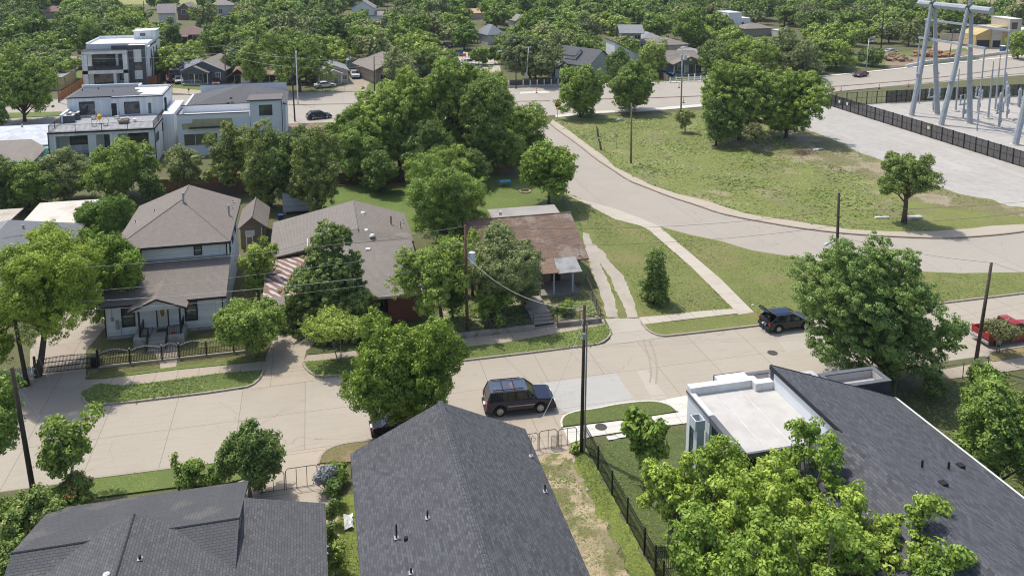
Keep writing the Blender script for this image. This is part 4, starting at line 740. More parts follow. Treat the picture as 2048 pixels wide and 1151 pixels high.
fh('orange_roofed_house', 'distant house with a pale orange roof deep in the wood', 938, 40, 968, 39, 8, 2.8, 4.4, M('cream wall far', (.5, .45, .38)), M('pale orange roofing', (.48, .32, .21)), 'x')
fh('grey_roof_in_wood', 'steep blue-grey roof showing between trees behind the side street', 976, 90, 1010, 88, 9, 3.2, 6.2, M('pale grey render', ()), M('blue grey shingles', (.22, .235, .26), 'shingle', p=(1, .5, .02)), roof='hip')
h, W = fh('chimney_house', 'distant grey roof with a white chimney among the trees', 1032, 58, 1058, 57, 8, 3, 5.2, M('pale grey render', ()), M('warm grey far shingles', ()), 'y'); MB().box(W-.6, 2, 3, W+.3, 3, 5.6).build('chimney', WH2, h)
fh('low_roof_left', 'low beige-roofed house behind the white three-storey house', 155, 108, 190, 107, 9, 2.9, 4.4, M('tan siding', ()), BRN, 'x')
fh('dark_carport', 'long dark carport behind the tall median tree at the left', 98, 141, 163, 140, 6, 2.6, 2.8, M('painted interior shade', ()), M('warm grey far shingles', ()), roof='flat')
fh('far_left_house', 'distant house with a brownish roof at the upper left', 86, 38, 117, 37, 8, 3, 5, M('tan siding', ()), M('reddish brown shingles', ()), 'x')
fh('far_right_house', 'distant beige roof beside the stepped white cube house', 1490, 74, 1545, 72, 8, 2.9, 4.3, M('tan siding', ()), BRN, roof='hip')
fh('hidden_hip_house', 'beige hip-roofed house between the slate blue cottage and the steep dark roof', 1150, 132, 1180, 131, 8, 2.9, 4.5, M('tan siding', ()), BRN, roof='hip')
h, W = fh('white_roofed_stall', 'pale flat-roofed shed in the trees above the street trees', 1560, 76, 1584, 75, 5, 2.4, 2.5, M('pale grey render', ()), BMT, roof='flat', cat='shed')
# yellow house left (aligned with the street grid)
q = P(122, 180); h = thing('yellow_house', 'pale yellow house with a grey roof beside the tall median tree', 'house')
MB().box(q[0]-8, q[1], 0, q[0], q[1]+13, 2.9).build('wall', M('pale yellow siding', (.55, .49, .32), 'siding'), h); MB().slab([(q[0]-8.4, q[1]-.5, 3.5), (q[0]+.5, q[1]-.5, 2.95), (q[0]+.5, q[1]+13.5, 2.95), (q[0]-8.4, q[1]+13.5, 3.5)], .15).build('roof', GRS, h); window(h, place('E', q[0]), q[1]+3, 1.0, q[1]+4, 2.2, WTR)
# teal house
h = thing('teal_house', 'teal house with a brown shingle lean-to roof below the white terrace house', 'house')
TEA = M('teal siding', (.16, .40, .36), 'siding'); q1, q2, q3, q4 = P(97, 287, 3), P(60, 314, 3), P(20, 275, 3.6), P(-40, 300, 3.0)
MB().box(-52, 125.5, 0, -38.9, 133.5, 2.85).build('wall', TEA, h)
mb = MB(); mb.slab([(-52, 124.6, 2.9), (-38.6, 124.6, 2.9), (-38.6, 130.6, 3.3), (-41.5, 133.8, 4.0), (-52, 133.8, 4.0)], .18); mb.build('roof', BRN, h)
MB().box(-52, 124.5, 2.66, -38.55, 124.58, 2.9).build('fascia', TEA, h)
for v_ in (127, 129.5, 132): window(h, place('E', -38.9), v_, 1.0, v_+.9, 2.2, WTR)
h = thing('white_roofed_house', 'house under a large patched white metal roof behind the teal house', 'house')
MB().box(-56, 134.0, 0, -39.2, 148.5, 2.8).build('wall', TEA, h)
mb = MB(); mb.slab([(-57, 133.9, 3.0), (-38.6, 133.9, 3.0), (-38.6, 149, 3.0), (-45, 142.5, 4.3), (-45.5, 141, 4.3)], .12); mb.slab([(-57, 133.9, 3.0), (-45.5, 141, 4.3), (-45, 142.5, 4.3), (-38.6, 149, 3.0), (-57, 149, 3)], .12)
mb.build('roof', M('patched white metal', (.50, .53, .56), 'panel', p=(2.2, 1.5, .03), stain=((.40, .43, .46), .7, .56)), h)
q = P3(45, 262, 3.6); vent(h, *q, h=1.1, r=.15, m=STL, name='flue_pipe')
# ---------------------------------------------------------------- white terrace house
h = thing('terrace_house', 'white two-storey modern house with a furnished roof terrace and dark roof behind', 'house')
mb = MB(); mb.box(-38.1, 133.2, 0, -23.65, 141, 5.5).box(-38.1, 130.2, 0, -23.65, 133.1, 1.55)
for a, b in ((-38.1, -37.2), (-32.85, -31.75), (-29.85, -28.75), (-24.4, -23.65)): mb.box(a, 130.2, 1.5, b, 130.7, 5.0)
mb.box(-38.1, 130.7, 1.5, -37.8, 133.2, 5.0).box(-23.95, 130.7, 1.5, -23.65, 133.2, 5.0).box(-38.1, 130.2, 4.98, -23.65, 133.21, 5.5); mb.box(-23.6, 137.5, 0, -21.9, 149, 6.2)
mb.build('wall', WPN, h)
mb = MB(); mb.box(-38.2, 141.05, 0, -24.0, 150.5, 8.7); mb.build('upper_wall', WPN, h)
MB().box(-38.15, 130.1, 5.502, -23.6, 141.04, 5.62).build('terrace_deck', M('grey deck tiles', (.33, .335, .345), 'panel', p=(.6, .6, .02)), h)
mb = MB(); mb.box(-38.22, 130.02, 5.4, -23.55, 130.1, 5.66).box(-23.6, 130.1, 5.4, -23.54, 141, 5.66).box(-38.26, 140.98, 8.62, -31.6, 141.04, 8.78).box(-31.6, 140.7, 8.5, -23.9, 140.78, 8.66).box(-24.0, 140.78, 8.5, -23.94, 150.5, 8.7); mb.build('roof_edge', TRIM, h)
MB().box(-31.6, 140.78, 5.63, -23.95, 141.04, 8.55).build('upper_wall', WPN, h)
mb = MB(); mb.box(-38.1, 141.3, 8.702, -24.1, 150.4, 8.76); mb.build('roof', M('charcoal roll roof', (.085, .09, .10), ns=.5), h)
mb = MB(); mb.prism([(-27.6, 141.4), (-24.15, 141.4), (-24.15, 148.4), (-29.5, 148.4), (-29.2, 147), (-28.2, 146.2), (-28.6, 144.6), (-27.2, 143.2)], 8.765, 8.79); mb.build('roof_patch', BMT, h)
mb = MB(); mb.box(-38.2, 150.2, 8.7, -29, 150.5, 9.2).box(-29, 148.5, 8.7, -28.7, 150.5, 9.2).box(-28.7, 148.5, 8.7, -24.0, 148.75, 9.1); mb.build('parapet', WH2, h)
T = place('S', 141.05); window(h, T, -36.36, 6.0, -34.3, 7.95, TRIM, mull=(1, 1)); T = place('S', 140.78); window(h, T, -29.7, 5.9, -27.6, 7.7, TRIM, mull=(1, 1)); window(h, T, -26.2, 5.75, -25.75, 7.5, WTR, mull=(1, 1)); door(h, T, -32.0+.3, 5.63, -30.9, 7.65, TRIM, WTR)
MB().box(-30.55, 140.6, 7.2, -30.2, 140.77, 7.5).build('wall_lamp', WTR, h)
T = place('S', 133.2); window(h, T, -36.0, 3.0, -33.6, 4.6, TRIM, mull=(1, 1)); window(h, T, -31.2, 1.7, -30.2, 4.6, TRIM, mull=(1, 1)); window(h, T, -27.8, 2.2, -25.2, 4.6, TRIM, mull=(2, 1))
MB().box(-37.7, 130.72, 1.552, -24.0, 133.19, 1.58).build('balcony_floor', M('balcony floor', (.25, .25, .26)), h)
for a, b in ((-37.2, -32.85), (-31.75, -29.85), (-28.75, -24.4)): railing(h, [(a, 130.35, 1.56), (b, 130.35, 1.56)], 1.0, RUB, gap=.2, rail=.04)
railing(h, [(-23.72, 139.0, 5.62), (-23.72, 130.2, 5.62), (-38.0, 130.2, 5.62), (-38.0, 136.3, 5.62)], 1.05, RUB, gap=.16, rail=.04, pw=3.6, post=.07)
MB().box(-38.1, 136.4, 5.62, -37.75, 141.04, 7.0).build('side_parapet', WH2, h)
T = place('E', -23.65); window(h, T, 131.5, 3.2, 133.6, 4.3, TRIM, mull=(2, 1)); window(h, T, 137.0, 3.6, 137.5, 4.8, TRIM, mull=(1, 1)); mb = MB(); mb.box(-23.6, 130.15, 0, -23.5, 130.3, 5.4).box(-23.6, 140.0, 0, -23.3, 140.5, 8.4).box(-38.2, 130.1, 0, -38.1, 130.3, 5.4); mb.build('downpipe', TRIM, h)
for x, y in ((165, 181), (197, 178), (226, 183)): q = P(x, y, 8.8); vent(h, q[0], q[1], 8.8, h=.3, r=.06, flash=False)
# things on the terrace
for i, (a, b) in enumerate(((-37.2, 137.2), (-37.0, 139.2))):
    mb = MB(); mb.box(-.5, -.6, 0, .9, .6, 1.1); t = thing('air_conditioner', ('front' if i == 0 else 'rear') + ' grey air conditioner on the white roof terrace', 'air conditioner', (a, b, 5.63), group='air conditioners on the terrace'); mb.build('case', M('ac grey', (.13, .14, .16), 'siding', p=(4, .08, .02)), t); MB().box(-.55, -.65, 1.102, .95, .65, 1.16).build('lid', M('ac lid', (.6, .6, .6)), t); MB().cyl(.2, 0, 1.162, 1.2, .42, 14).build('fan_grille', TRIM, t)
for i, (a, b) in enumerate(((-32.6, 133.4), (-31.0, 133.4), (-33.9, 138.6), (-30.4, 138.2))):
    t = thing('patio_chair', ['round-backed wire chair left of the yellow parasol', 'round-backed wire chair right of the yellow parasol', 'wire chair against the terrace wall under the left window', 'dark lounge chair beside the open terrace door'][i], 'chair', (a, b, 5.63)); MB().tube([(0, 0, .38), (0, 0, .46)], .38, 12).build('seat', M('chair cushion', (.35, .35, .36)), t); MB().tube([(.42*math.cos(x), .12, .75+.42*math.sin(x)) for x in [k*math.pi/8 for k in range(17)]], .025, 5).build('backrest', RUB, t)
    for c, s in ((-.28, -.25), (.28, -.25), (-.28, .25), (.28, .25)): MB().cyl(c, s, 0, .4, .02, 5).build('leg', RUB, t)
t = thing('folded_parasol', 'folded yellow parasol on a slanting wooden pole on the terrace', 'parasol', (-32.2, 135.2, 5.63)); MB().tube([(0, 0, 0), (-.1, .1, 1.3), (-.9, .5, 2.2)], .035, 6).build('pole', M('parasol wood', (.45, .33, .18)), t); MB().tube([(-.05, .0, .55), (-.05, .05, .8), (-.08, .08, 1.2), (-.12, .1, 1.45)], [.1, .42, .34, .08], 9).build('canopy', M('yellow canvas', (.75, .45, .03)), t)
t = thing('fire_table', 'low brown stone table in the middle of the terrace', 'table', (-27.6+.2, 134.6, 5.63)); t.location.x = -29.3+.6; MB().tube([(0, 0, 0), (0, 0, .35), (0, 0, .6)], [.7, .85, .95], 6).build('base', M('brown stone', (.25, .2, .15), ns=3), t); MB().slab([(-.5, -.3, .75), (.7, -.1, .95), (.8, .5, .95), (-.4, .5, .72)], .06).build('cover', M('tan canvas', (.5, .46, .38)), t)
tag(MB().tube([(0, 0, 0), (0, 0, .5)], [.2, .26], 12).build('bucket', WH2, loc=(-27.2, 135.2, 5.63)), 'white bucket beside the brown stone table on the terrace', 'bucket')
# ---------------------------------------------------------------- white house with dark pyramid roof
h = thing('pyramid_roof_house', 'white modern house with dark pyramid roof and tray-like white parapet', 'house')
mb = MB(); mb.box(-20.9, 134.0, 0, -10.05, 139.2, 5.9).box(-10.0, 134.05, 0, -5.1, 140, 8.3).box(-20.9, 139.25, 0, -4.7, 152, 6.6); mb.build('wall', M('bluish white render', (.66, .70, .74), ns=.4, var=.04), h)
mb = MB(); mb.box(-20.9, 134.0, 5.902, -10.06, 134.25, 6.6).box(-20.9, 138.95, 5.902, -10.06, 139.2, 7.1).box(-20.9, 134.25, 5.902, -20.65, 138.95, 6.75); mb.build('parapet', WH2, h); MB().box(-20.6, 134.3, 5.903, -10.1, 138.9, 5.95).build('roof_deck', BMT, h)
mb = MB(); mb.box(-20.98, 133.93, 6.602, -10.05, 134.28, 6.68).box(-20.98, 138.9, 7.102, -10.05, 139.25, 7.18).box(-20.98, 134.28, 6.76, -20.62, 138.9, 6.84).box(-5.12, 133.95, 0, -5.0, 134.05, 8.2).box(-14.15, 133.9, 0, -14.0, 133.99, 4.4).box(-19.2, 133.3, 4.5, -14.0, 133.99, 4.62); mb.build('trim', TRIM, h)
ap = (-11.9, 147.2, 8.9); mb = MB(); B0 = [(-20.5, 139.3, 6.7), (-10.2, 139.3, 6.9), (-4.4, 139.3, 6.7), (-4.4, 151.8, 6.7), (-20.5, 151.8, 6.7)]
for i in range(5): mb.face([B0[i], B0[(i+1) % 5], ap])
mb.box(-20.4, 139.4, 6.5, -4.5, 151.7, 6.69); mb.build('roof', M('charcoal house shingles', (.12, .122, .13), 'shingle', p=(.5, .25, .02)), h)
MB().slab([(-10.4, 133.8, 8.6), (-5.0, 133.8, 8.6), (-5.0, 140.2, 8.3), (-10.4, 140.2, 8.3)], .2).build('tower_roof', M('brownish shingles', (.17, .155, .15), 'shingle', p=(.5, .25, .02)), h)
mb = MB(); mb.box(-19.5, 152.0, 5, -13.0, 152.2, 8.15).box(-13.0, 151.8, 5, -4.8, 152.0, 8.25); mb.build('parapet', WH2, h); mb = MB(); mb.box(-19.55, 151.96, 8.152, -13, 152.24, 8.24).box(-13, 151.76, 8.252, -4.75, 152.04, 8.34); mb.build('coping', TRIM, h)
T = place('S', 134.05); window(h, T, -8.6, 5.95, -6.55, 7.7, WTR, GLG, mull=(1, 1)); T = place('S', 134.0); window(h, T, -20.0, 1.7, -16.9+1.8, 3.5, WTR, mull=(3, 1), fw=.07)
mb = MB(); mb.face([(-20.2, 133.985, 4.3), (-12.5, 133.985, 4.3), (-12.8, 133.985, 5.8), (-18.6, 133.985, 5.9), (-18.7, 133.985, 5.3), (-20.3, 133.985, 5.2)]); mb.build('paint_patch', M('cream unfinished patch', (.42, .38, .22)), h)
for i in range(6): x, y = [(456, 206), (462, 196), (468, 187), (472, 180), (476, 176), (517, 184)][i]; q = P(x, y, 7.8); boxvent(h, q[0], q[1], 7.75, PVC, .2)
# ---------------------------------------------------------------- white three-storey house
h = thing('three_storey_house', 'white and grey three-storey modern house with a big framed balcony', 'house')
mb = MB(); mb.box(-50.2, 203.2, 0, -41.1, 216, 9.6).box(-41.05, 201.5, 0, -37.4, 216, 9.6).box(-41.8, 213, 9.6, -36.9, 218, 11.6).box(-37.35, 203, 0, -36.9, 218, 9.0)
mb.box(-50.5, 200.2, 3.4, -41.1, 203.2, 4.2).box(-50.5, 200.2, 7.9, -41.1, 203.2, 8.6).box(-50.5, 200.2, 0, -49.4, 201, 8.0).box(-42.0, 200.2, 0, -41.1, 201, 8.0).box(-44.2, 200.4, 0, -43.6, 203, 3.5); mb.build('wall', WPN, h)
SL2 = M('slate panel', (.085, .09, .10)); mb = MB(); mb.box(-44.5, 201.4, 8.65, -37.35, 201.49, 9.62).box(-41.0, 201.38, 0, -39.9, 201.47, 8.65).box(-38.2, 201.38, 0, -37.35, 201.47, 8.65); mb.build('slate_cladding', SL2, h)
mb = MB(); mb.box(-50.2, 203.2, 9.602, -50.0, 216, 10.1).box(-50.2, 215.8, 9.602, -41.8, 216, 10.3).box(-50.2, 203.2, 9.602, -37.4, 203.4, 9.9); mb.build('parapet', WH2, h); MB().box(-49.9, 203.5, 9.603, -37.5, 212.9, 9.65).build('roof', BMT, h)
MB().slab([(-42.1, 212.7, 11.62), (-36.7, 212.7, 11.8), (-36.7, 218.3, 11.8), (-42.1, 218.3, 11.62)], .12).build('tower_roof', BMT, h)
mb = MB(); mb.box(-50.6, 200.1, 8.602, -41.0, 203.2, 8.7).box(-50.3, 215.95, 10.302, -41.8, 216.1, 10.4).box(-36.95, 205, 8.9, -36.8, 213, 9.2); mb.build('coping', TRIM, h)
T = place('S', 203.2); window(h, T, -49, 4.4, -44.2, 7.4, TRIM, mull=(3, 1)); window(h, T, -43.4, 4.6, -42.2, 7.4, TRIM, mull=(1, 1)); window(h, T, -48.8, .3, -44.4, 2.9, TRIM, mull=(1, 1)); window(h, T, -43.4, 1.4, -42.3, 2.8, TRIM, mull=(1, 1)); window(h, place('S', 201.5), -39.8, 3.9, -38.3, 5.6, TRIM, GLG, mull=(1, 1)); window(h, place('S', 201.5), -39.8, .4, -38.3, 1.6, TRIM, mull=(2, 1)); window(h, place('S', 213), -40.3, 10.5, -39.3, 10.95, TRIM, mull=(1, 1))
MB().box(-49.4, 200.25, 4.2, -42.0, 200.3, 5.2).build('balcony_screen', M('smoked glass', (.03, .025, .025), 'glass'), h)
for v_ in (204, 207, 210.5, 214): window(h, place('E', -36.9), v_, 4.2, v_+.5, 6.2, TRIM, mull=(1, 1)); 
for v_ in (205.5, 208.8, 212.3): MB().box(-36.88, v_, 0, -36.72, v_+.2, 8.2).build('downpipe', TRIM, h)
# ================================================================ vehicles
TYR = M('tyre rubber', (.02, .02, .02)); RIM = M('wheel rim', (.42, .42, .43), metal=.8, rough=.35); CGL = M('car glass', (.012, .015, .017), 'glass'); BPL = M('bumper plastic', (.03, .03, .032)); CHR = M('chrome trim', (.5, .5, .5), metal=.9, rough=.25)
HLM = M('headlight lens', (.7, .7, .66), rough=.15, spec=.8); TLM = M('tail light lens', (.38, .015, .01), rough=.2, spec=.7)
def mirror_profile(p): return p
CARS = {  # L, W, wheel x, wheel r, side outline, greenhouse (bottom rear, bottom front, top rear, top front, belt z, roof z), tumblehome
 'suv':   (5.05, 1.98, (-1.55, 1.42), .39, [(-2.5, .5), (-2.52, .85), (-2.46, 1.2), (1.02, 1.2), (1.25, 1.16), (2.2, 1.08), (2.42, .98), (2.5, .72), (2.5, .48)], (-2.44, 1.18, -2.18, .48, 1.2, 1.86), .13),
 'cross': (4.5, 1.85, (-1.35, 1.35), .36, [(-2.22, .5), (-2.24, .85), (-2.12, 1.05), (.95, 1.0), (1.2, .96), (1.95, .86), (2.18, .74), (2.24, .5)], (-2.08, 1.15, -1.5, .2, 1.0, 1.56), .16),
 'sedan': (4.8, 1.82, (-1.4, 1.42), .33, [(-2.38, .42), (-2.4, .8), (-2.3, .96), (-1.5, .98), (.95, .92), (1.2, .88), (2.1, .76), (2.36, .62), (2.4, .4)], (-1.85, 1.2, -1.0, .25, .94, 1.42), .17),
 'truck': (5.7, 1.98, (-1.75, 1.75), .4, [(-.45, .52), (-.45, 1.18), (1.25, 1.18), (2.5, 1.08), (2.78, .95), (2.83, .55)], (-.4, 1.35, -.28, .55, 1.18, 1.82), .12),
}
def car(kind, label, cat, name, loc, rz, paint, ride=.24, roofm=None, group=None, rack=False, hatch_open=False, trim=None, wmat=None):
    L_, W_, wx, wr, prof, gh, tb = CARS[kind]; t = thing(name, label, cat, loc, rz, group); hw = W_/2
    pts = [(prof[-1][0], prof[-1][1])]
    out = list(prof)                                   # rear bottom -> over the top -> front bottom
    x1, z1 = prof[-1]; x0, z0 = prof[0]
    low = []
    cur = [(x1, ride)]
    for w_ in sorted([x for x in wx if x > x0 - .01], reverse=True):
        a = wr + .09
        cur += [(w_ + a*math.cos(k*math.pi/8), max(ride, wr + a*math.sin(k*math.pi/8))) for k in range(0, 9)]
    cur += [(x0, ride)]
    poly = out + cur; mb = MB(); n = len(poly); mb.v += [(x, -hw, z) for x, z in poly] + [(x, hw, z) for x, z in poly]
    mb.f.append(tuple(range(n))); mb.f.append(tuple(n+i for i in reversed(range(n)))); mb.mi += [0, 0]
    for i in range(n): j = (i+1) % n; mb.f.append((i, n+i, n+j, j)); mb.mi.append(0)
    if kind == 'truck':
        mb.box(-2.82, -hw, .55, -.5, -hw+.1, 1.22).box(-2.82, hw-.1, .55, -.5, hw, 1.22).box(-.62, -hw+.1, .6, -.5, hw-.1, 1.22).box(-2.82, -hw+.1, .62, -.62, hw-.1, .74)
    body = mb.build('body', paint, t, bevel=.055)
    if kind == 'truck':
        MB().box(-2.86, -hw+.02, .66, -2.8, hw-.02, 1.2).build('tailgate', paint, t, bevel=.02); MB().box(-2.78, -hw+.11, .741, -.63, hw-.11, .76).build('bed_liner', M('dusty red bed', (.42, .10, .09), ns=3), t)
        for s in (-1, 1): MB().box(-2.15, s*(hw-.3)-.12, .76, -1.3, s*(hw-.3)+.12, .95).build('wheel_box', M('dusty red bed', ()), t)
    br, bf, tr, tf, zb, zt = gh; w1 = hw-.05; w2 = hw-tb-.05
    B = [(br, -w1, zb-.02), (bf, -w1, zb-.02), (bf, w1, zb-.02), (br, w1, zb-.02)]; Tp = [(tr, -w2, zt-.04), (tf, -w2, zt-.04), (tf, w2, zt-.04), (tr, w2, zt-.04)]
    mb = MB(); mb.v += B + Tp; mb.f += [(0, 1, 5, 4), (1, 2, 6, 5), (2, 3, 7, 6)] + ([] if hatch_open else [(3, 0, 4, 7)]) + [(4, 5, 6, 7)]; mb.mi += [0]*len(mb.f); mb.build('windows', CGL, t)
    mb = MB(); e = .03; mb.slab([(tr-e, -w2-e, zt-.02), (tf+e, -w2-e, zt-.02), (tf-.1, -w2*.55, zt+.035), (tr+.1, -w2*.55, zt+.035)], .05).slab([(tr-e, w2+e, zt-.02), (tr+.1, w2*.55, zt+.035), (tf-.1, w2*.55, zt+.035), (tf+e, w2+e, zt-.02)], .05)
    mb.slab([(tr-e, -w2-e, zt-.02), (tr+.1, -w2*.55, zt+.035), (tr+.1, w2*.55, zt+.035), (tr-e, w2+e, zt-.02)], .05).slab([(tf+e, w2+e, zt-.02), (tf-.1, w2*.55, zt+.035), (tf-.1, -w2*.55, zt+.035), (tf+e, -w2-e, zt-.02)], .05).slab([(tr+.1, -w2*.55, zt+.035), (tf-.1, -w2*.55, zt+.035), (tf-.1, w2*.55, zt+.035), (tr+.1, w2*.55, zt+.035)], .05)
    rf = mb.build('roof_panel', roofm or paint, t, smooth=False)
    for i in range(4):
        a, b = Vector(B[i]), Vector(Tp[i]); MB().bar(a, b, .09, .07).build('pillar', paint, t)
    nb = {'suv': (-1.35, -.42, .5), 'cross': (-1.05, -.1), 'sedan': (-.9, .0), 'truck': (.45,)}[kind]
    for x in nb:
        for s in (-1, 1): MB().bar((x, s*(w1+.004), zb-.02), (x + (0 if kind != 'suv' else -.02), s*(w2+.006), zt-.04), .05, .09).build('pillar', paint, t)
    for i, x in enumerate(wx):
        for s in (-1, 1):
            w_ = MB().tube([(x, s*(hw-.22), wr), (x, s*(hw-.01), wr)], wr, 18).build('wheel', TYR, t); MB().tube([(x, s*(hw-.02), wr), (x, s*(hw+.012), wr)], wr*.62, 12).build('rim', wmat or RIM, w_)
            mb = MB()
            for k in range(5): a = k*2*math.pi/5; mb.box(x+wr*.36*math.cos(a)-.035, min(s*(hw+.013), s*(hw+.016)), wr+wr*.36*math.sin(a)-.035, x+wr*.36*math.cos(a)+.035, max(s*(hw+.013), s*(hw+.016)), wr+wr*.36*math.sin(a)+.035)
            mb.build('rim_hole', BPL, w_)
    fx, fz = prof[-2]; rx = prof[1][0] if kind != 'truck' else -2.84; rzz = prof[1][1]
    for s in (-1, 1):
        MB().box(fx-.16, s*(hw-.3)-.2, fz-.12, fx+.045, s*(hw-.3)+.24, fz+.1).build('headlight', HLM, t, bevel=.03)
        MB().box(rx-.03, s*(hw-.14)-.11, rzz-.12, rx+.14, s*(hw-.14)+.155, rzz+(.3 if kind == 'suv' else .12)).build('tail_light', TLM, t, bevel=.02)
        MB().box(bf-.35, s*(hw+.02)-.1, zb+.02, bf-.2, s*(hw+.02)+.12, zb+.17).build('side_mirror', paint, t, bevel=.03)
    MB().box(prof[-1][0]-.06, -hw+.02, ride+.02, prof[-1][0]+.1, hw-.02, ride+.3).build('front_bumper', trim or BPL, t, bevel=.04)
    rb = prof[0][0] if kind != 'truck' else -2.83; MB().box(rb-.13, -hw+.02, ride+.04, rb+.05, hw-.02, ride+.3).build('rear_bumper', trim or BPL, t, bevel=.04)
    MB().box(prof[-1][0]-.02, -.5, fz-.12, fx+.05, .5, fz+.04).build('grille', BPL, t)
    MB().box(rb-.135, -.22, ride+.31, rb-.02, .22, ride+.42).build('number_plate', M('plate white', (.6, .6, .58)), t)
    if kind == 'suv':
        for s in (-1, 1): MB().box(-1.0, s*(hw+.005)-.012, .72, 1.0, s*(hw+.005)+.012, .79).build('side_moulding', M('tan moulding', (.42, .38, .3)), t); MB().box(-1.1, s*(hw+.02)-.09, .3, .95, s*(hw+.02)+.07, .36).build('running_board', BPL, t)
    if rack:
        for s in (-1, 1): MB().bar((tr+.15, s*(w2-.08), zt+.09), (tf-.3, s*(w2-.08), zt+.09), .05, .05).build('roof_rail', BPL, t)
        for x in (-1.3, -.45): MB().bar((x, -w2+.08, zt+.1), (x, w2-.08, zt+.1), .06, .04).build('roof_bar', BPL, t)
    return t
NVY = M('faded navy paint', (.006, .010, .030), 'paint', rough=.25); NVR = M('rusty navy roof with painted sheen', (.06, .08, .125), 'paint', rough=.35, stain=((.28, .14, .06), 1.1, .60))  # roof: sky reflection painted in as lighter navy; rust patches are its own
BLK = M('black paint', (.008, .009, .012), 'paint', rough=.2); BBL = M('blue black paint', (.010, .018, .045), 'paint', rough=.2); RED = M('red truck paint', (.28, .012, .016), 'paint', rough=.25); MAR = M('maroon paint', (.12, .012, .02), 'paint', rough=.25); WCP = M('white car paint', (.62, .63, .64), 'paint', rough=.25); BLU = M('bright blue paint', (.02, .10, .28), 'paint', rough=.25); RSD = M('old rust brown', (.14, .06, .045), 'paint', rough=.5)
c = P(1040, 826); car('suv', 'dark navy boxy four-wheel-drive with rust patches on its roof, parked at the kerb', 'car', 'parked_suv', (c[0]+.1, c[1]+.75, .01), rad(-3.5), NVY, roofm=NVR, rack=True)
c = P(778, 868); car('sedan', 'black saloon with a red tail light half hidden under the big elm', 'car', 'parked_sedan', (c[0]+1.25, c[1]+.35, .01), rad(2), BLK, roofm=BBL)
c = P(1575, 662); hb = car('cross', 'black hatchback with its tailgate raised, parked at the far kerb', 'car', 'parked_hatchback', (c[0]+.35, c[1]+.75, .01), rad(1), BLK, roofm=BBL, hatch_open=True)
mb = MB(); mb.slab([(-1.5, -.72, 1.58), (-1.5, .72, 1.58), (-2.3, .74, 2.05), (-2.55, .6, 2.0), (-2.55, -.6, 2.0), (-2.3, -.74, 2.05)], .07); tg = mb.build('tailgate', BBL, hb, bevel=.02); MB().slab([(-1.62, -.6, 1.675), (-1.62, .6, 1.675), (-2.15, .62, 1.975), (-2.15, -.62, 1.975)], .015).build('rear_window', CGL, tg)
MB().box(-2.12, -.7, .62, -1.4, .7, .70).build('boot_floor', BPL, hb)
c = P(2025, 682); car('truck', 'red pickup truck with an empty open bed at the right edge of the near street', 'pickup', 'pickup_truck', (c[0]-.15, c[1]+.45, .01), rad(0), RED, trim=M('dull chrome', (.4, .4, .4), metal=.7, rough=.4))
c = P(735, 655); car('sedan', 'dark blue car mostly hidden by trees in front of the brick house', 'car', 'parked_sedan', (c[0], c[1]+.8, .05), rad(100), BBL)
def fcar(kind, label, x, y, rz, paint, cat='car', name='parked_car', z=.02, **k): c = P(x, y); return car(kind, label, cat, name, (c[0], c[1], z), rad(rz), paint, **k)
fcar('cross', 'dark maroon-black hatchback driving on the avenue behind the white pyramid-roofed house', 638, 237, 14, BBL, name='driving_car', roofm=BLK)
fcar('sedan', 'dark red saloon driving on the avenue by the far kerb', 1721, 153, 205, MAR, name='driving_car')
fcar('sedan', 'white saloon parked in front of the pale bungalow', 650, 175, 16, WCP)
fcar('truck', 'white pickup parked nose-out beside the pale bungalow', 710, 155, -88, WCP, 'pickup', 'pickup_truck')
fcar('truck', 'old rust-brown truck in front of the blue garden shed', 728, 143, -85, RSD, 'pickup', 'pickup_truck')
fcar('truck', 'white pickup in the side street at the end of the trees', 936, 131, -80, WCP, 'pickup', 'pickup_truck')
fcar('truck', 'black truck far up the side street under the trees', 892, 96, -60, BLK, 'pickup', 'pickup_truck')
fcar('cross', 'white car glimpsed left of the beige bungalow behind the trees', 768, 162, -70, WCP)
fcar('sedan', 'bright blue saloon parked on the drive of the green bungalow', 1329, 151, -40, BLU)
fcar('truck', 'maroon pickup under the curved branch left of the slate blue bungalow', 341, 163, -80, MAR, 'pickup', 'pickup_truck')
fcar('cross', 'silver car with a tarpaulin beside the left maroon pickup', 358, 166, -80, M('silver paint', (.4, .42, .45), 'paint'))
fcar('sedan', 'maroon car parked right of the slate blue bungalow porch', 432, 169, -85, MAR)
fcar('sedan', 'white car parked behind the dirt mound beyond the avenue', 1781, 107, 10, WCP)
fcar('sedan', 'dark car parked beyond the avenue under the trees above the curved lamp', 1612, 138, 10, BLK)
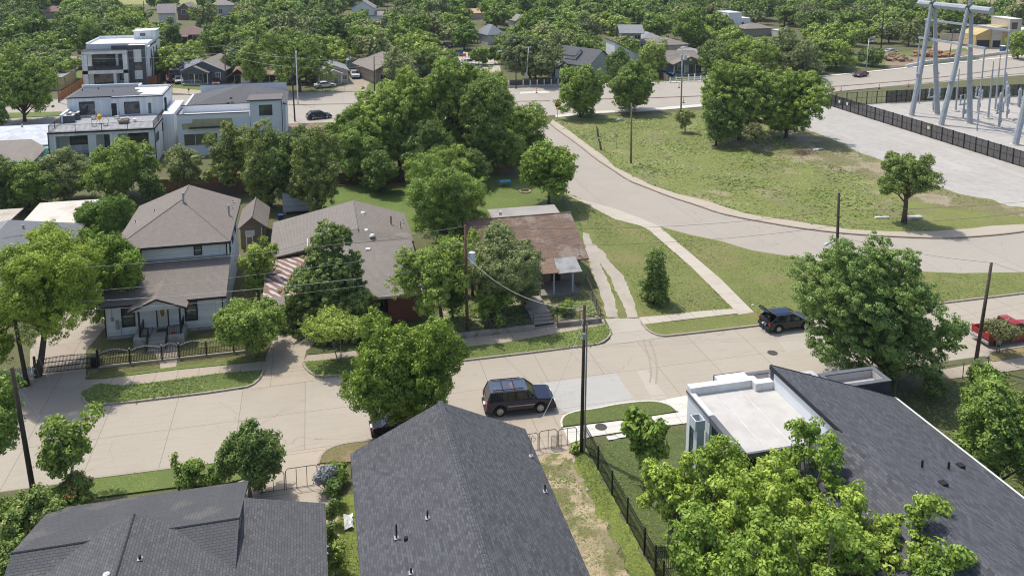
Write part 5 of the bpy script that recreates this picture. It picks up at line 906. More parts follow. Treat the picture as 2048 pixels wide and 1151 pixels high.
# person sitting in the open boot
def person(loc, rz):
    nodes = {'pel': (0, 0, .72, .15), 'ch': (.06, 0, 1.08, .155), 'nk': (.02, 0, 1.3, .06), 'hd': (-.04, 0, 1.48, .105), 'sl': (.03, .19, 1.2, .065), 'sr': (.03, -.19, 1.2, .065), 'el': (-.08, .27, .95, .045), 'er': (-.08, -.27, .95, .045), 'wl': (-.3, .14, .84, .032), 'wr': (-.3, -.12, .84, .032), 'hl': (-.05, .1, .7, .11), 'hr': (-.05, -.1, .7, .11), 'kl': (-.46, .14, .66, .075), 'kr': (-.44, -.13, .64, .075), 'al': (-.5, .16, .12, .045), 'ar': (-.38, -.16, .12, .045), 'fl': (-.66, .18, .06, .04), 'fr': (-.55, -.18, .06, .04)}
    ks = list(nodes); E_ = [('pel', 'ch'), ('ch', 'nk'), ('nk', 'hd'), ('ch', 'sl'), ('ch', 'sr'), ('sl', 'el'), ('sr', 'er'), ('el', 'wl'), ('er', 'wr'), ('pel', 'hl'), ('pel', 'hr'), ('hl', 'kl'), ('hr', 'kr'), ('kl', 'al'), ('kr', 'ar'), ('al', 'fl'), ('ar', 'fr')]
    me = bpy.data.meshes.new('person'); me.from_pydata([nodes[k][:3] for k in ks], [(ks.index(a), ks.index(b)) for a, b in E_], [])
    o = bpy.data.objects.new('person', me); COL.objects.link(o); o.location = loc; o.rotation_euler.z = rz
    tag(o, 'person in black top and blue jeans sitting in the raised boot of the black hatchback', 'person')
    sk_ = o.modifiers.new('skin', 'SKIN'); bm = bmesh.new(); bm.from_mesh(me); ly = bm.verts.layers.skin.verify()
    for v, k in zip(bm.verts, ks): v[ly].radius = (nodes[k][3],)*2; v[ly].use_root = (k == 'pel')
    bm.to_mesh(me); bm.free(); o.modifiers.new('sub', 'SUBSURF').levels = 2
    m = bpy.data.materials.new('person colours'); m.use_nodes = True; N = m.node_tree.nodes; Lk = m.node_tree.links.new; tc = N.new('ShaderNodeTexCoord'); sx = N.new('ShaderNodeSeparateXYZ'); Lk(tc.outputs['Object'], sx.inputs[0]); r = N.new('ShaderNodeValToRGB'); Lk(sx.outputs['Z'], r.inputs[0]); r.color_ramp.interpolation = 'CONSTANT'
    mr = N.new('ShaderNodeMapRange'); mr.inputs[2].default_value = 1.7; Lk(sx.outputs['Z'], mr.inputs[0]); Lk(mr.outputs[0], r.inputs[0])
    cs = [(0, (.6, .6, .58)), (.075, (.06, .09, .15)), (.44, (.02, .02, .022)), (.765, (.38, .22, .15))]
    r.color_ramp.elements[0].color = (*cs[0][1], 1); r.color_ramp.elements[1].position = cs[1][0]; r.color_ramp.elements[1].color = (*cs[1][1], 1)
    for p_, c_ in cs[2:]: e_ = r.color_ramp.elements.new(p_); e_.color = (*c_, 1)
    Lk(r.outputs[0], N['Principled BSDF'].inputs['Base Color']); me.materials.append(m)
    hr = MB(); hr.tube([(-.0, 0, 1.44), (.01, 0, 1.53), (-.02, 0, 1.6), (-.02, 0, 1.63)], [.105, .12, .1, .03], 10); hr.build('hair', M('black hair', (.012, .01, .01)), o, smooth=True)
    mb = MB(); mb.tube([(-.13, .035, 1.5), (-.15, .035, 1.5)], .012, 6).tube([(-.13, -.035, 1.5), (-.15, -.035, 1.5)], .012, 6); mb.build('eyes', BPL, o)
    SKN = M('skin', (.38, .22, .15)); MB().tube([(-.12, 0, 1.48), (-.165, 0, 1.455)], [.012, .018], 6).build('nose', SKN, o); MB().box(-.14, -.03, 1.405, -.125, .03, 1.415).build('mouth', M('lips', (.25, .08, .07)), o)
    for s in (1, -1):
        mb = MB(); cx, cy, cz = -.3, s*(.14 if s > 0 else .12), .84
        for k in range(4): mb.tube([(cx, cy+(k-1.5)*.019, cz), (cx-.09-.01*(k in (1, 2)), cy+(k-1.5)*.022, cz-.01), (cx-.13-.012*(k in (1, 2)), cy+(k-1.5)*.022, cz-.05)], [.011, .009, .007], 5)
        mb.tube([(cx, cy-s*.02, cz), (cx-.05, cy-s*.06, cz-.01), (cx-.08, cy-s*.06, cz-.03)], [.012, .01, .008], 5); mb.build('hand', SKN, o)
hl = hb.location; person((hl.x-1.95, hl.y-.25, 0), rad(4))
# ================================================================ poles, lamps and wires
WDP = M('dark pole wood', (.055, .042, .032), ns=3, var=.35); WLP = M('light pole wood', (.20, .155, .10), ns=3, var=.3); PST = M('painted steel pole', (.33, .35, .36), rough=.5); WRE = M('cable', (.10, .10, .10)); WRL = M('bright cable', (.42, .42, .42))
def pole(label, xb, yb, xt, yt, r, m, name='utility_pole', cat='utility pole', zb=0):
    b = P(xb, yb); u, z = PV(xt, yt, b[1]); t = thing(name, label, cat, (b[0], b[1], 0)); MB().tube([(0, 0, -.1), (u-b[0], 0, z)], [r, r*.68], 10).build('shaft', m, t, smooth=True)
    t['top'] = 0; del t['top']; return t, (u, b[1], z)
def at(pt, base, z): k = z/pt[2]; return (base[0]+(pt[0]-base[0])*k, base[1], z)
def wire(label, a, b, sag=.5, r=.012, m=None, name='overhead_wire', grp=None):
    a, b = Vector(a), Vector(b); pts = [a.lerp(b, t) - Vector((0, 0, sag*4*t*(1-t))) for t in [i/16 for i in range(17)]]
    return tag(MB().tube(pts, r, 4).build(name, m or WRE), label, 'wire', grp)
A1, a1 = pole('dark wooden pole at the left edge standing behind the black sliding gate', 55, 770, 10, 540, .17, WDP)
A2, a2 = pole('dark leaning wooden pole at the bottom left on the near pavement', 72, 1012, 24, 735, .17, WDP)
B, b = pole('wooden pole carrying a white transformer in front of the brown-roofed cottage', 935, 668, 930, 450, .15, M('reddish pole wood', (.13, .07, .045), ns=3, var=.35))
Cp, c_ = pole('tall dark pole with a steel conduit beside the pipe gate', 1163, 903, 1169, 610, .14, WDP)
Dp, d_ = pole('dark pole with a small street lamp arm behind the very large tree', 1669, 640, 1678, 386, .16, WDP)
Ep, e_ = pole('dark pole standing between the red pickup and the right-hand tree', 1950, 732, 1983, 525, .16, M('brown pole wood', (.085, .06, .048), ns=3, var=.35))
Fp, f_ = pole('pale wooden pole with a lamp arm standing in the meadow', 1262, 327, 1263, 207, .16, WLP)
Gp, g_ = pole('tall grey pole with transformers at the avenue edge beyond the meadow', 1362, 220, 1365, 102, .17, PST)
# attachments
t = MB(); t.cyl(.42, -.05, -.65, .35, .27, 14).tube([(.42, -.05, .35), (.42, -.05, .42)], [.27, .1], 12); tz = PV(940, 512, P(935, 668)[1])[1]; to = t.build('transformer', M('pale transformer grey', (.55, .58, .6)), B, loc=(0, 0, tz), smooth=False)
MB().box(.05, -.12, -.5, .2, .02, .3).build('bracket', STL, to)
MB().tube([(.19, -.05, 0), (.20, -.05, 9.2)], .055, 8).build('conduit', STL, Cp)
mb = MB(); mb.box(-.15, -.3, 8.2, .1, -.12, 8.6); mb.build('meter_box', STL, Cp)
def arm(par, z, dx, dy, rise, lamp=True, m=None):
    m = m or STL; MB().tube([(0, 0, z), (dx*.5, dy*.5, z+rise*.9), (dx, dy, z+rise)], .04, 6).build('lamp_arm', m, par)
    if lamp: h_ = MB().tube([(dx*.98, dy*.98, z+rise), (dx*1.15, dy*1.15, z+rise-.05), (dx*1.35, dy*1.35, z+rise-.1)], [.08, .17, .06], 8).build('lamp_head', M('lamp grey', (.5, .55, .55)), par)
arm(Dp, 7.2, -1.6, -.6, .5); arm(Fp, 6.6, -2.0, -.2, .55)
arm(A1, 6.9, -1.8, -1.0, .6)
mb = MB(); mb.cyl(.4, -.3, 10.2, 11.3, .22, 10).cyl(-.45, -.3, 10.2, 11.3, .22, 10); mb.build('transformer', M('pale transformer grey', ()), Gp); MB().bar((-1.2, 0, 12.6), (1.2, 0, 12.6), .1, .1).build('crossarm', WDP, Gp); arm(Gp, 12.2, -3.5, 1.5, 1.2)
# smaller poles far away
FAR = [('wooden pole at the left beside the median lawn', 118, 205, 110, 97, .16, WLP), ('short wooden pole in front of the three-storey house', 200, 160, 195, 117, .16, WLP), ('dark pole right of the white pyramid-roofed house, with a black transformer', 590, 243, 582, 113, .15, WDP), ('weathered pole right of the slate blue bungalow', 452, 168, 448, 90, .16, WLP), ('dark pole at the chain fence beside the dirt drive', 749, 183, 748, 112, .14, WDP), ('dark pole at the corner where the side street meets the avenue', 1032, 178, 1032, 105, .14, WDP), ('dark pole with a double lamp between the blue cottage and the dark-roofed house', 1183, 150, 1184, 106, .15, WDP), ('tall dark pole in the wood at the upper right', 1762, 98, 1769, 2, .2, WDP), ('dark pole with a crossarm in the wood, left of the tall one', 1706, 84, 1709, 14, .18, WDP), ('grey pole with a transformer in the wood near the white cube house', 1610, 66, 1613, 20, .18, WLP), ('thin far pole in the wood left of the middle', 289, 46, 287, 2, .18, WDP), ('thin far pole beside the white gabled house', 775, 34, 774, 6, .15, WDP), ('brown lamp post beyond the avenue behind the left pylon', 1898, 122, 1907, 54, .12, WDP), ('dark far pole at the dry field', 1980, 18, 1981, 0, .2, WDP)]
FP = []
for lb, xb, yb, xt, yt, r, m in FAR:
    t, tp = pole(lb, xb, yb, xt, yt, r, m); FP.append((t, tp))
MB().cyl(-.3, -.3, 7.6, 8.6, .24, 10).build('transformer', TRIM, FP[2][0]); MB().bar((-1.1, 0, tp[2]*0+9.0), (1.1, 0, 9.0), .1, .1).build('crossarm', WDP, FP[8][0]); arm(FP[12][0], 8.6, 1.4, -.4, .5); arm(FP[5][0], 8.2, -3.2, .6, .6); arm(FP[6][0], 5.0, -.7, 0, .3); arm(FP[6][0], 5.0, .7, 0, .3)
LMP = [('slim white lamp mast beside the avenue behind the dark pole', 596, 208, 592, 107, 0, 0), ('white street lamp with a short arm at the side street corner', 1052, 172, 1057, 95, 1.0, .2), ('white street lamp with twin curved arms beyond the avenue', 1732, 138, 1738, 78, 1.8, .6), ('white street lamp with curved arms partly hidden by the right meadow tree', 1622, 158, 1620, 132, -1.6, .6)]
for lb, xb, yb, xt, yt, dx, rise in LMP:
    t, tp = pole(lb, xb, yb, xt, yt, .13, M('white mast', (.62, .63, .64)), 'street_lamp', 'street lamp')
    if dx: arm(t, tp[2]-.1, dx, .2, rise, m=M('white mast', ())); 
    if abs(dx) > 1.2: arm(t, tp[2]-1.2, dx*.8, .2, rise, m=M('white mast', ()))
    if not dx: MB().box(tp[0]-t.location.x-.18, -.15, tp[2], tp[0]-t.location.x+.18, .15, tp[2]+.5).build('sensor_box', WTR, t)
ba = (P(55, 770)[0], P(55, 770)[1]); bb = P(935, 668); bd = P(1669, 640); be = P(1950, 732); bc = P(1163, 903); b2 = P(72, 1012)
FR = ['topmost', 'second', 'third', 'lowest']
for i, (za, zb_, zd, sg) in enumerate(((a1[2]-.1, b[2]-.1, d_[2]-1.6, .55), (7.3, 8.3, d_[2]-3.0, .6), (6.6, 6.4, 0, .5), (6.0, 5.9, 0, .7))):
    wire(f'{FR[i]} wire between the left-edge pole and the transformer pole', at(a1, ba, za), at(b, bb, zb_), sg, .010 if i != 2 else .02, WRL)
    if zd: wire(f'{FR[i]} wire between the transformer pole and the lamp-arm pole on the lawn', at(b, bb, zb_), at(d_, bd, zd), .8, .013); wire(f'{FR[i]} wire running right from the lamp-arm pole over the curved road', at(d_, bd, zd), (100, 66 + i, 9.5-i*1.2), 1.2, .013)
    wire(f'{FR[i]} wire leaving the left-edge pole out of the picture', at(a1, ba, za), (-60, 66, za), .5, .01, WRL)
wire('white service cable sagging from the transformer pole to the tall pole', at(b, bb, 7.2), at(c_, bc, 10.2), 1.2, .016, WRL)
wire('twisted service cable from the tall pole down to the mast on the centre roof', at(c_, bc, 9.6), MA, .6, .013, WRL)
wire('thin wire from the tall pole to the top of the leaning pole', at(c_, bc, 10.0), a2, 1.5, .01) if False else None
wire('wire running left from the pole by the red pickup', e_, at(d_, bd, 8.0), .3, .012); wire('wire running right from the pole by the red pickup', e_, (62, 40, 7.5), .3, .012)
for i, (dx, dy) in enumerate(((1.2, -2.2), (1.9, -2.4), (.8, -1.6))): wire(['left', 'right', 'middle'][i] + ' guy wire bracing the leaning pole at the bottom left', at(a2, b2, 8.2), (b2[0]+dx+2.2, b2[1]+dy+1.5, 0), 0, .007, WRL, 'guy_wire')
for i, dx in enumerate((.9, 1.5, 2.1)): wire(['left', 'middle', 'right'][i] + ' guy wire bracing the left-edge pole', at(a1, ba, 8.0), (ba[0]+dx, ba[1]-1.2, 0), 0, .007, WRL, 'guy_wire')
fp = [x[1] for x in FP]
for i, (p_, q_, lb) in enumerate(((0, 3, 'far wire from the left wooden pole to the pole by the slate blue bungalow'), (3, 2, 'far wire from the slate blue bungalow pole to the black-transformer pole'), (2, 4, 'far wire from the black-transformer pole to the pole by the dirt drive'), (4, 5, 'far wire from the dirt drive pole to the side street corner pole'), (5, 6, 'far wire from the side street corner pole to the double-lamp pole'))):
    for k in range(2): wire(('upper ' if k == 0 else 'lower ') + lb, (fp[p_][0], fp[p_][1], fp[p_][2]-.2-k*1.7), (fp[q_][0], fp[q_][1], fp[q_][2]-.2-k*1.7), .6, .022, WRL if i < 3 else WRE)
wire('far wire from the double-lamp pole to the tall grey avenue pole', fp[6], (g_[0], g_[1], g_[2]-.6), 1, .02); wire('far wire from the tall grey avenue pole to the right', g_, (150, 150, 14), 2, .02)
for k in range(3): wire(['top', 'middle', 'bottom'][k] + ' wire running left from the tall dark pole in the wood', (fp[7][0], fp[7][1], fp[7][2]-k*.8), (fp[9][0]-10, fp[9][1]+10, fp[9][2]+2-k*.8), 1.5, .03)
wire('guy wire from the pole in the meadow', (f_[0], f_[1], 7.5), (f_[0]+7.5, f_[1]+4, 0), 0, .015, WRL, 'guy_wire')
# ================================================================ substation
GLV = M('galvanised pylon steel', (.34, .37, .40), rough=.55); INS = M('pale insulator', (.36, .40, .43), rough=.4); CNB = M('concrete footing', (.5, .46, .38))
AU = 117.0; tops = []
t = thing('transmission_gantry', 'grey steel twin A-frame gantry with a thick crossbeam at the upper right', 'pylon', (AU, 130, 0))
v1, z1_ = PU(1867, 14, AU); v2, z2_ = PU(1940, 17, AU); zt_ = (z1_+z2_)/2
for vv, vb, ub in ((v1, 134.5, (113.9, 119.9)), (v2, 126.2, (113.5, 119.9))):
    for k, u_ in enumerate(ub):
        mb = MB(); mb.tube([(u_-AU, vb-130, 0), (u_-AU + (AU-u_)*.5, (vb+vv)/2-130, zt_*.5), ((-.45, .35)[k], vv-130, zt_+.3)], [.52, .44, .33], 8); lg = mb.build('leg', GLV, t); p5 = Vector((u_-AU, vb-130, 0)).lerp(Vector(((-.45, .35)[k], vv-130, zt_)), .38); MB().tube([p5, p5+Vector((0, 0, .25))], .56, 8).build('flange', GLV, lg); MB().cyl(u_-AU, vb-130, 0, .12, .9, 12).build('footing', CNB, lg)
    MB().tube([(0, vv-130, zt_), (0, vv-130, zt_+5)], [.34, .25], 8).build('mast', GLV, t)
e1, e2 = PU(1838, 10, AU)[0], PU(1983, 22, AU)[0]
MB().tube([(0, e1-130, zt_+.2), (0, e2-130, zt_+.2)], .62, 8).build('crossbeam', GLV, t)
for vv in (v1, v2): mb = MB(); mb.tube([(0, vv-130-.5, zt_+.2), (0, vv-130+.5, zt_+.2)], .68, 8); mb.build('clamp', BPL, t)
for (xa, ya, xb_, yb_, uu) in ((1850, 42, 2022, 58, 124.0), (1838, 77, 1972, 95, 116.5)):
    va, za = PU(xa, ya, uu); vb_, zb_ = PU(xb_, yb_, uu); zz = (za+zb_)/2; bt = thing('busbar_support', ('upper' if uu > 120 else 'lower') + ' horizontal steel beam on posts behind the gantry', 'steel beam', (uu, (va+vb_)/2, 0)); MB().box(-.2, (vb_-va)/2, zz-.2, .2, -(vb_-va)/2, zz+.2).build('beam', GLV, bt)
    for s in (-1, 1): MB().cyl(0, s*abs(vb_-va)/2*.97, 0, zz-.2, .13, 8).build('post', GLV, bt)
t = thing('pylon_leg', 'leaning grey steel pylon leg at the right edge inside the black mesh fence', 'pylon', (114.8, 110.7, 0)); MB().tube([(0, 0, 0), (3.0, -.5, 22)], [.52, .34], 8).build('shaft', GLV, t); MB().cyl(0, 0, 0, .12, .9, 12).build('footing', CNB, t)
for i, (x, y, yt) in enumerate(((1911, 223, 138), (1976, 238, 122), (1990, 221, 110), (2044, 232, 125))):
    q = P(x, y); H_ = height(x, y, yt); t = thing('lightning_mast', ['first slim steel mast right of the left A-frame', 'slim steel mast in front of the right A-frame', 'taller slim mast behind the mast in front of the right A-frame', 'slim mast at the right edge of the substation'][i], 'mast', (q[0], q[1], 0), group=None); MB().tube([(0, 0, 0), (0, 0, H_*.6), (0, 0, H_)], [.2, .16, .08], 8).build('shaft', GLV, t); MB().box(-.6, -.6, 0, .6, .6, .25).build('footing', CNB, t)
sd = ['left of the left A-frame leg', 'between the two A-frames', 'front one right of the right A-frame', 'behind the front stand', 'far right by the back fence', 'at the right edge near the front', 'rear one between the slim masts']
for i, (x, y, yt) in enumerate(((1866, 223, 160), (1926, 238, 172), (1997, 256, 184), (2013, 238, 168), (2010, 207, 168), (2040, 246, 178), (1955, 224, 150))):
    q = P(x, y); t = thing('switch_stand', 'grey switchgear stand with ribbed insulators, ' + sd[i], 'switchgear', (q[0], q[1], 0), rad(12*i), 'switchgear stands in the substation'); MB().cyl(0, 0, 0, 2.8, .17, 8).build('post', GLV, t); MB().box(-1.5, -.14, 2.8, 1.5, .14, 3.05).build('beam', GLV, t); MB().box(-.35, -.35, 1.1, .35, .05, 1.9).build('control_box', GLV, t); MB().box(-.55, -.55, 0, .55, .55, .2).build('footing', CNB, t)
    for s in (-1.2, 0, 1.2):
        mb = MB(); mb.tube([(s, 0, 3.05+.14*k) for k in range(13)], [(.1, .2)[k % 2] for k in range(13)], 8); mb.build('insulator', INS, t)
    if i in (2, 3, 4, 5): MB().tube([(.6, .3, 3.0), (.6, .3, 3.6), (.65, .3, 6.2), (.65, .3, 6.6)], [.15, .32, .32, .14], 10).build('bushing', INS, t)
    MB().bar((-1.3, 0, 4.8), (1.5, 0, 4.9), .08, .08).build('switch_blade', STL, t)
# mesh fences
msh = bpy.data.materials.new('black mesh screen'); msh.use_nodes = True; _n = msh.node_tree.nodes; _t = _n.new('ShaderNodeBsdfTransparent'); _m = _n.new('ShaderNodeMixShader'); _m.inputs[0].default_value = .66; _n['Principled BSDF'].inputs['Base Color'].default_value = (.045, .045, .048, 1); msh.node_tree.links.new(_t.outputs[0], _m.inputs[1]); msh.node_tree.links.new(_n['Principled BSDF'].outputs[0], _m.inputs[2]); msh.node_tree.links.new(_m.outputs[0], _n['Material Output'].inputs[0])
IRN = M('black fence steel', (.02, .02, .022), rough=.5)
def mesh_fence(label, a, b_, h_, step=2.45, screen=True, s0=0., name='mesh_fence'):
    a, b_ = Vector((*a, 0)), Vector((*b_, 0)); L_ = (b_-a).length; t = thing(name, label, 'fence', a, math.atan2(b_.y-a.y, b_.x-a.x)); n = int(L_/step)
    mb = MB(); 
    for z in (.15, h_*.55, h_): mb.box(0, -.03, z-.03, L_, .03, z+.03)
    for i in range(n*2): 
        if i % 2: mb.box(i*step/2-.02, -.02, .1, i*step/2+.02, .02, h_)
    mb.build('rails', IRN, t)
    for i in range(n+1): MB().box(i*step-.07, -.07, 0, i*step+.07, .07, h_+.1).build('post', IRN, t)
    if screen: MB().box(s0, .035, .1, L_, .045, h_-.02).build('mesh_panel', msh, t)
    return t
mf = mesh_fence('long black mesh-screened fence between the white gravel and the substation', (104.0, 147.3), (104.4, 88), 2.5); mesh_fence('black fence at the back of the substation along the avenue, screened except its left end', (105.5, 146.5), (156, 147.3), 2.6, s0=12)
for x, y, cl, lb in ((1679, 203, (.6, .62, .66), 'left'), (1694.5, 207.5, (.62, .62, .62), 'second'), (1857, 255, (.62, .6, .3), 'right')):
    q = PU(x, y, 103.9); tag(MB().box(-.03, -.28, -.28, 0, .28, .28).build('fence_sign', M('sign ' + lb, cl), loc=(103.9, q[0], q[1])), {'left': 'small pale square sign at the left end of the black mesh fence', 'second': 'small white square sign, second from the left on the black mesh fence', 'right': 'small yellowish sign halfway along the black mesh fence'}[lb], 'sign')
# ================================================================ trees
def leafmat(name, c, c2, tr=.24):
    c = tuple(x*.86 for x in c); c2 = tuple(x*1.02 for x in c2)
    m = bpy.data.materials.new(name); m.use_nodes = True; N = m.node_tree.nodes; Lk = m.node_tree.links.new; b = N['Principled BSDF']
    at = N.new('ShaderNodeAttribute'); at.attribute_name = 'lv'; oi = N.new('ShaderNodeObjectInfo')
    mx = N.new('ShaderNodeMix'); mx.data_type = 'RGBA'; mx.inputs[6].default_value = (*c, 1); mx.inputs[7].default_value = (*c2, 1); Lk(at.outputs['Fac'], mx.inputs[0])
    hs = N.new('ShaderNodeHueSaturation'); mr = N.new('ShaderNodeMapRange'); mr.inputs[3].default_value = .84; mr.inputs[4].default_value = 1.2; mh = N.new('ShaderNodeMath'); mh.operation = 'MULTIPLY_ADD'; mh.inputs[1].default_value = -.026; mh.inputs[2].default_value = .524; Lk(oi.outputs['Random'], mh.inputs[0]); Lk(mh.outputs[0], hs.inputs['Hue']); Lk(oi.outputs['Random'], mr.inputs[0]); Lk(mr.outputs[0], hs.inputs['Value']); Lk(mx.outputs[2], hs.inputs['Color'])
    b.inputs['Roughness'].default_value = .5; b.inputs['Specular IOR Level'].default_value = .25; Lk(hs.outputs[0], b.inputs['Base Color'])
    t = N.new('ShaderNodeBsdfTranslucent'); Lk(hs.outputs[0], t.inputs[0]); ms = N.new('ShaderNodeMixShader'); ms.inputs[0].default_value = tr
    Lk(b.outputs[0], ms.inputs[1]); Lk(t.outputs[0], ms.inputs[2]); Lk(ms.outputs[0], N['Material Output'].inputs[0]); return m
LM = {
 'ash': leafmat('yellow green leaves', (.20, .29, .028), (.40, .48, .075)),
 'mid': leafmat('mid green leaves', (0.151, 0.216, 0.036), (0.465, 0.563, 0.115)),
 'dark': leafmat('dark green leaves', (0.098, 0.152, 0.032), (0.301, 0.386, 0.095)),
 'elm': leafmat('fresh green leaves', (.135, .225, .026), (.30, .39, .065)),
 'conifer': leafmat('juniper leaves', (0.111, 0.165, 0.039), (0.313, 0.386, 0.099), .2),
 'grey': leafmat('grey green leaves', (0.158, 0.196, 0.067), (0.465, 0.498, 0.192)),
 'bloom': leafmat('blossom tinted leaves', (0.143, 0.196, 0.041), (0.414, 0.452, 0.115)),
 'flower': leafmat('cream blossom', (.42, .36, .13), (.55, .48, .2)),
 'rose': leafmat('rose petals', (.35, .04, .03), (.5, .1, .06)),
 'silver': leafmat('silver blue leaves', (.28, .33, .33), (.42, .47, .47)),
 'light': leafmat('light grey green leaves', (.21, .30, .065), (.42, .51, .15)),
 'dry': leafmat('sparse olive leaves', (.15, .17, .06), (.26, .26, .11)),
}
BRK_T = M('tree bark', (.085, .068, .052), ns=4, var=.3); BRK_P = M('pale bark', (.22, .19, .15), ns=4, var=.25)
def leaf_cloud(rng, C, Nrm, size, lv, elong=1.7):
    """C: n x 3 leaf centres, Nrm: preferred normals; returns verts, lv"""
    n = len(C); nr = Nrm + rng.normal(0, .38, (n, 3)); nr /= np.linalg.norm(nr, axis=1)[:, None] + 1e-9
    a = rng.normal(0, 1, (n, 3)); a -= (a * nr).sum(1)[:, None] * nr; a /= np.linalg.norm(a, axis=1)[:, None] + 1e-9
    b = np.cross(nr, a); s = (size * rng.uniform(.65, 1.35, n))[:, None]
    V = np.stack([C - a*s*.5*elong, C + b*s*.5, C + a*s*.5*elong, C - b*s*.5], 1)
    return V.reshape(-1, 3), np.repeat(lv, 4)
def cloud_mesh(name, V, lv, mats, mi=None):
    n = len(V) // 4; me = bpy.data.meshes.new(name); me.vertices.add(n*4); me.vertices.foreach_set('co', V.astype(np.float32).ravel())
    me.loops.add(n*4); me.loops.foreach_set('vertex_index', np.arange(n*4, dtype=np.int32)); me.polygons.add(n)
    me.polygons.foreach_set('loop_start', np.arange(0, n*4, 4, dtype=np.int32)); me.polygons.foreach_set('loop_total', np.full(n, 4, dtype=np.int32))
    at = me.attributes.new('lv', 'FLOAT', 'POINT'); at.data.foreach_set('value', lv.astype(np.float32))
    for m in mats: me.materials.append(m)
    if mi is not None: me.polygons.foreach_set('material_index', mi.astype(np.int32))
    me.update(); me.validate(); return me
def make_tree(seed, R, H, base=.25, nl=14, ntuft=34, nleaf=22, leaf=.2, kind='mid', tuft=.42, lobe=.36, trunk=.22, shape='round', sparse=0, flower=None, ff=.0, bark=None, lean=(0, 0), lowseg=6, droop=0, multi=1, name='tree'):
    """meshes (crown, trunk) of a tree of crown radius R, height H; base = bare trunk share"""
    rng = np.random.default_rng(seed); z0 = H*base; hc = H - z0; cz = z0 + hc*.5
    cen = []
    for i in range(nl):
        for _ in range(40):
            d = rng.normal(0, 1, 3); d /= np.linalg.norm(d); rr = rng.uniform(.35, .80) if i else 0
            p = d * rr
            if shape == 'cone':
                t = rng.uniform(0, 1)**1.25; a = rng.uniform(0, 2*math.pi); q = (1-t)*.72*rng.uniform(.5, 1); p = np.array([q*math.cos(a), q*math.sin(a), t*1.9-.95])
            if shape == 'egg': t = rng.uniform(0, 1); a = rng.uniform(0, 2*math.pi); q = (1-t)**.6*.85*rng.uniform(.45, 1); p = np.array([q*math.cos(a), q*math.sin(a), t*1.9-.95])
            if shape == 'vase': p[2] = rng.uniform(-.7, .75); k = .35 + .5*(p[2]+.7)/1.45; n2 = np.linalg.norm(p[:2]) + 1e-9; p[:2] *= k*rng.uniform(.4, 1)/n2
            if shape == 'umbrella': p[2] = rng.uniform(-.1, .35)
            if all(np.linalg.norm(p-c[0]) > .24 for c in cen) or _ > 30: break
        lr = lobe * rng.uniform(.72, 1.25) * (1 - .45*(p[2]+1)/2 if shape == 'cone' else 1)
        cen.append((p, lr))
    Vs, Ls, Fs = [], [], []
    a1_, a2_ = rng.uniform(0, 6.28, 2)
    cen = [(p*(1 + .2*math.sin(2*math.atan2(p[1], p[0])+a1_) + .13*math.sin(5*math.atan2(p[1], p[0])+a2_+3*p[2])) if shape != 'cone' else p, lr) for p, lr in cen]
    sc = np.array([R, R, hc*.5])
    for p, lr in cen:
        c = np.array([0, 0, cz]) + p*sc; rad_ = lr * R * np.array([1, 1, min(1.15, .75*hc*.5/R + .2)])
        d = rng.normal(0, 1, (ntuft, 3)); d[:, 2] += .35; d /= np.linalg.norm(d, axis=1)[:, None]
        keep = rng.uniform(0, 1, ntuft) > sparse; d = d[keep]
        st = np.where(rng.uniform(0, 1, (len(d), 1)) < .2, rng.uniform(1.05, 1.45, (len(d), 1)), rng.uniform(.7, 1.1, (len(d), 1))); tc = c + d*rad_*st; tl = rng.uniform(0, 1, len(d))*.6 + rng.uniform(0, .25)
        tr = tuft * rng.uniform(.6, 1.3, len(d))
        k = nleaf; off = rng.normal(0, 1, (len(d), k, 3)); off /= np.linalg.norm(off, axis=2)[:, :, None]; off *= rng.uniform(.25, 1, (len(d), k, 1))**.6 * tr[:, None, None]
        off[:, :, 2] *= .75
        if droop: off[:, :, 2] -= droop * tr[:, None] * rng.uniform(0, 1.6, (len(d), k))
        L = (tc[:, None, :] + off).reshape(-1, 3); nr = np.repeat(d, k, 0)*.35 + off.reshape(-1, 3)/tuft*1.1 + np.array([0, 0, .28])
        lv = np.clip(np.repeat(tl, k) + rng.uniform(-.2, .35, len(L)), 0, 1)
        V, lq = leaf_cloud(rng, L, nr, leaf, lv); Vs.append(V); Ls.append(lq)
        fl = (np.repeat(rng.uniform(0, 1, len(d)) < ff, k) & (rng.uniform(0, 1, len(L)) < .6)) if flower else np.zeros(len(L), bool); Fs.append(fl)
    V = np.concatenate(Vs); lv = np.concatenate(Ls); fl = np.concatenate(Fs)
    V[:, 0] += lean[0]*(np.clip(V[:, 2], 0, None)/H)**.8; V[:, 1] += lean[1]*(np.clip(V[:, 2], 0, None)/H)**.8; V[:, 2] = np.maximum(V[:, 2], .05)
    crown = cloud_mesh(name + ' crown', V, lv, [LM[kind]] + ([LM[flower]] if flower else []), fl if flower else None)
    # trunk and limbs
    mb = MB(); rg = random.Random(seed); trk_ = trunk
    stems = [(0, 0)] if multi == 1 else [(.18*math.cos(i*2.4)*R*.3, .18*math.sin(i*2.4)*R*.3) for i in range(multi)]
    ln = lambda z: (lean[0]*(z/H)**.8, lean[1]*(z/H)**.8)
    for si, (sx, sy) in enumerate(stems):
        top = cz if multi == 1 else z0 + hc*.45; pts = []; rr = []
        for k in range(6):
            t = k/5; z = top*t; lx, ly = ln(z); f = 1 if multi == 1 else 1 + t*3.2
            pts.append((sx*f + lx + rg.uniform(-.06, .06)*R*.5*t, sy*f + ly + rg.uniform(-.06, .06)*R*.5*t, z - (.05 if k == 0 else 0))); rr.append(trk_*(1.25 if k == 0 else 1 - .55*t))
        mb.tube(pts, rr, lowseg + 2)
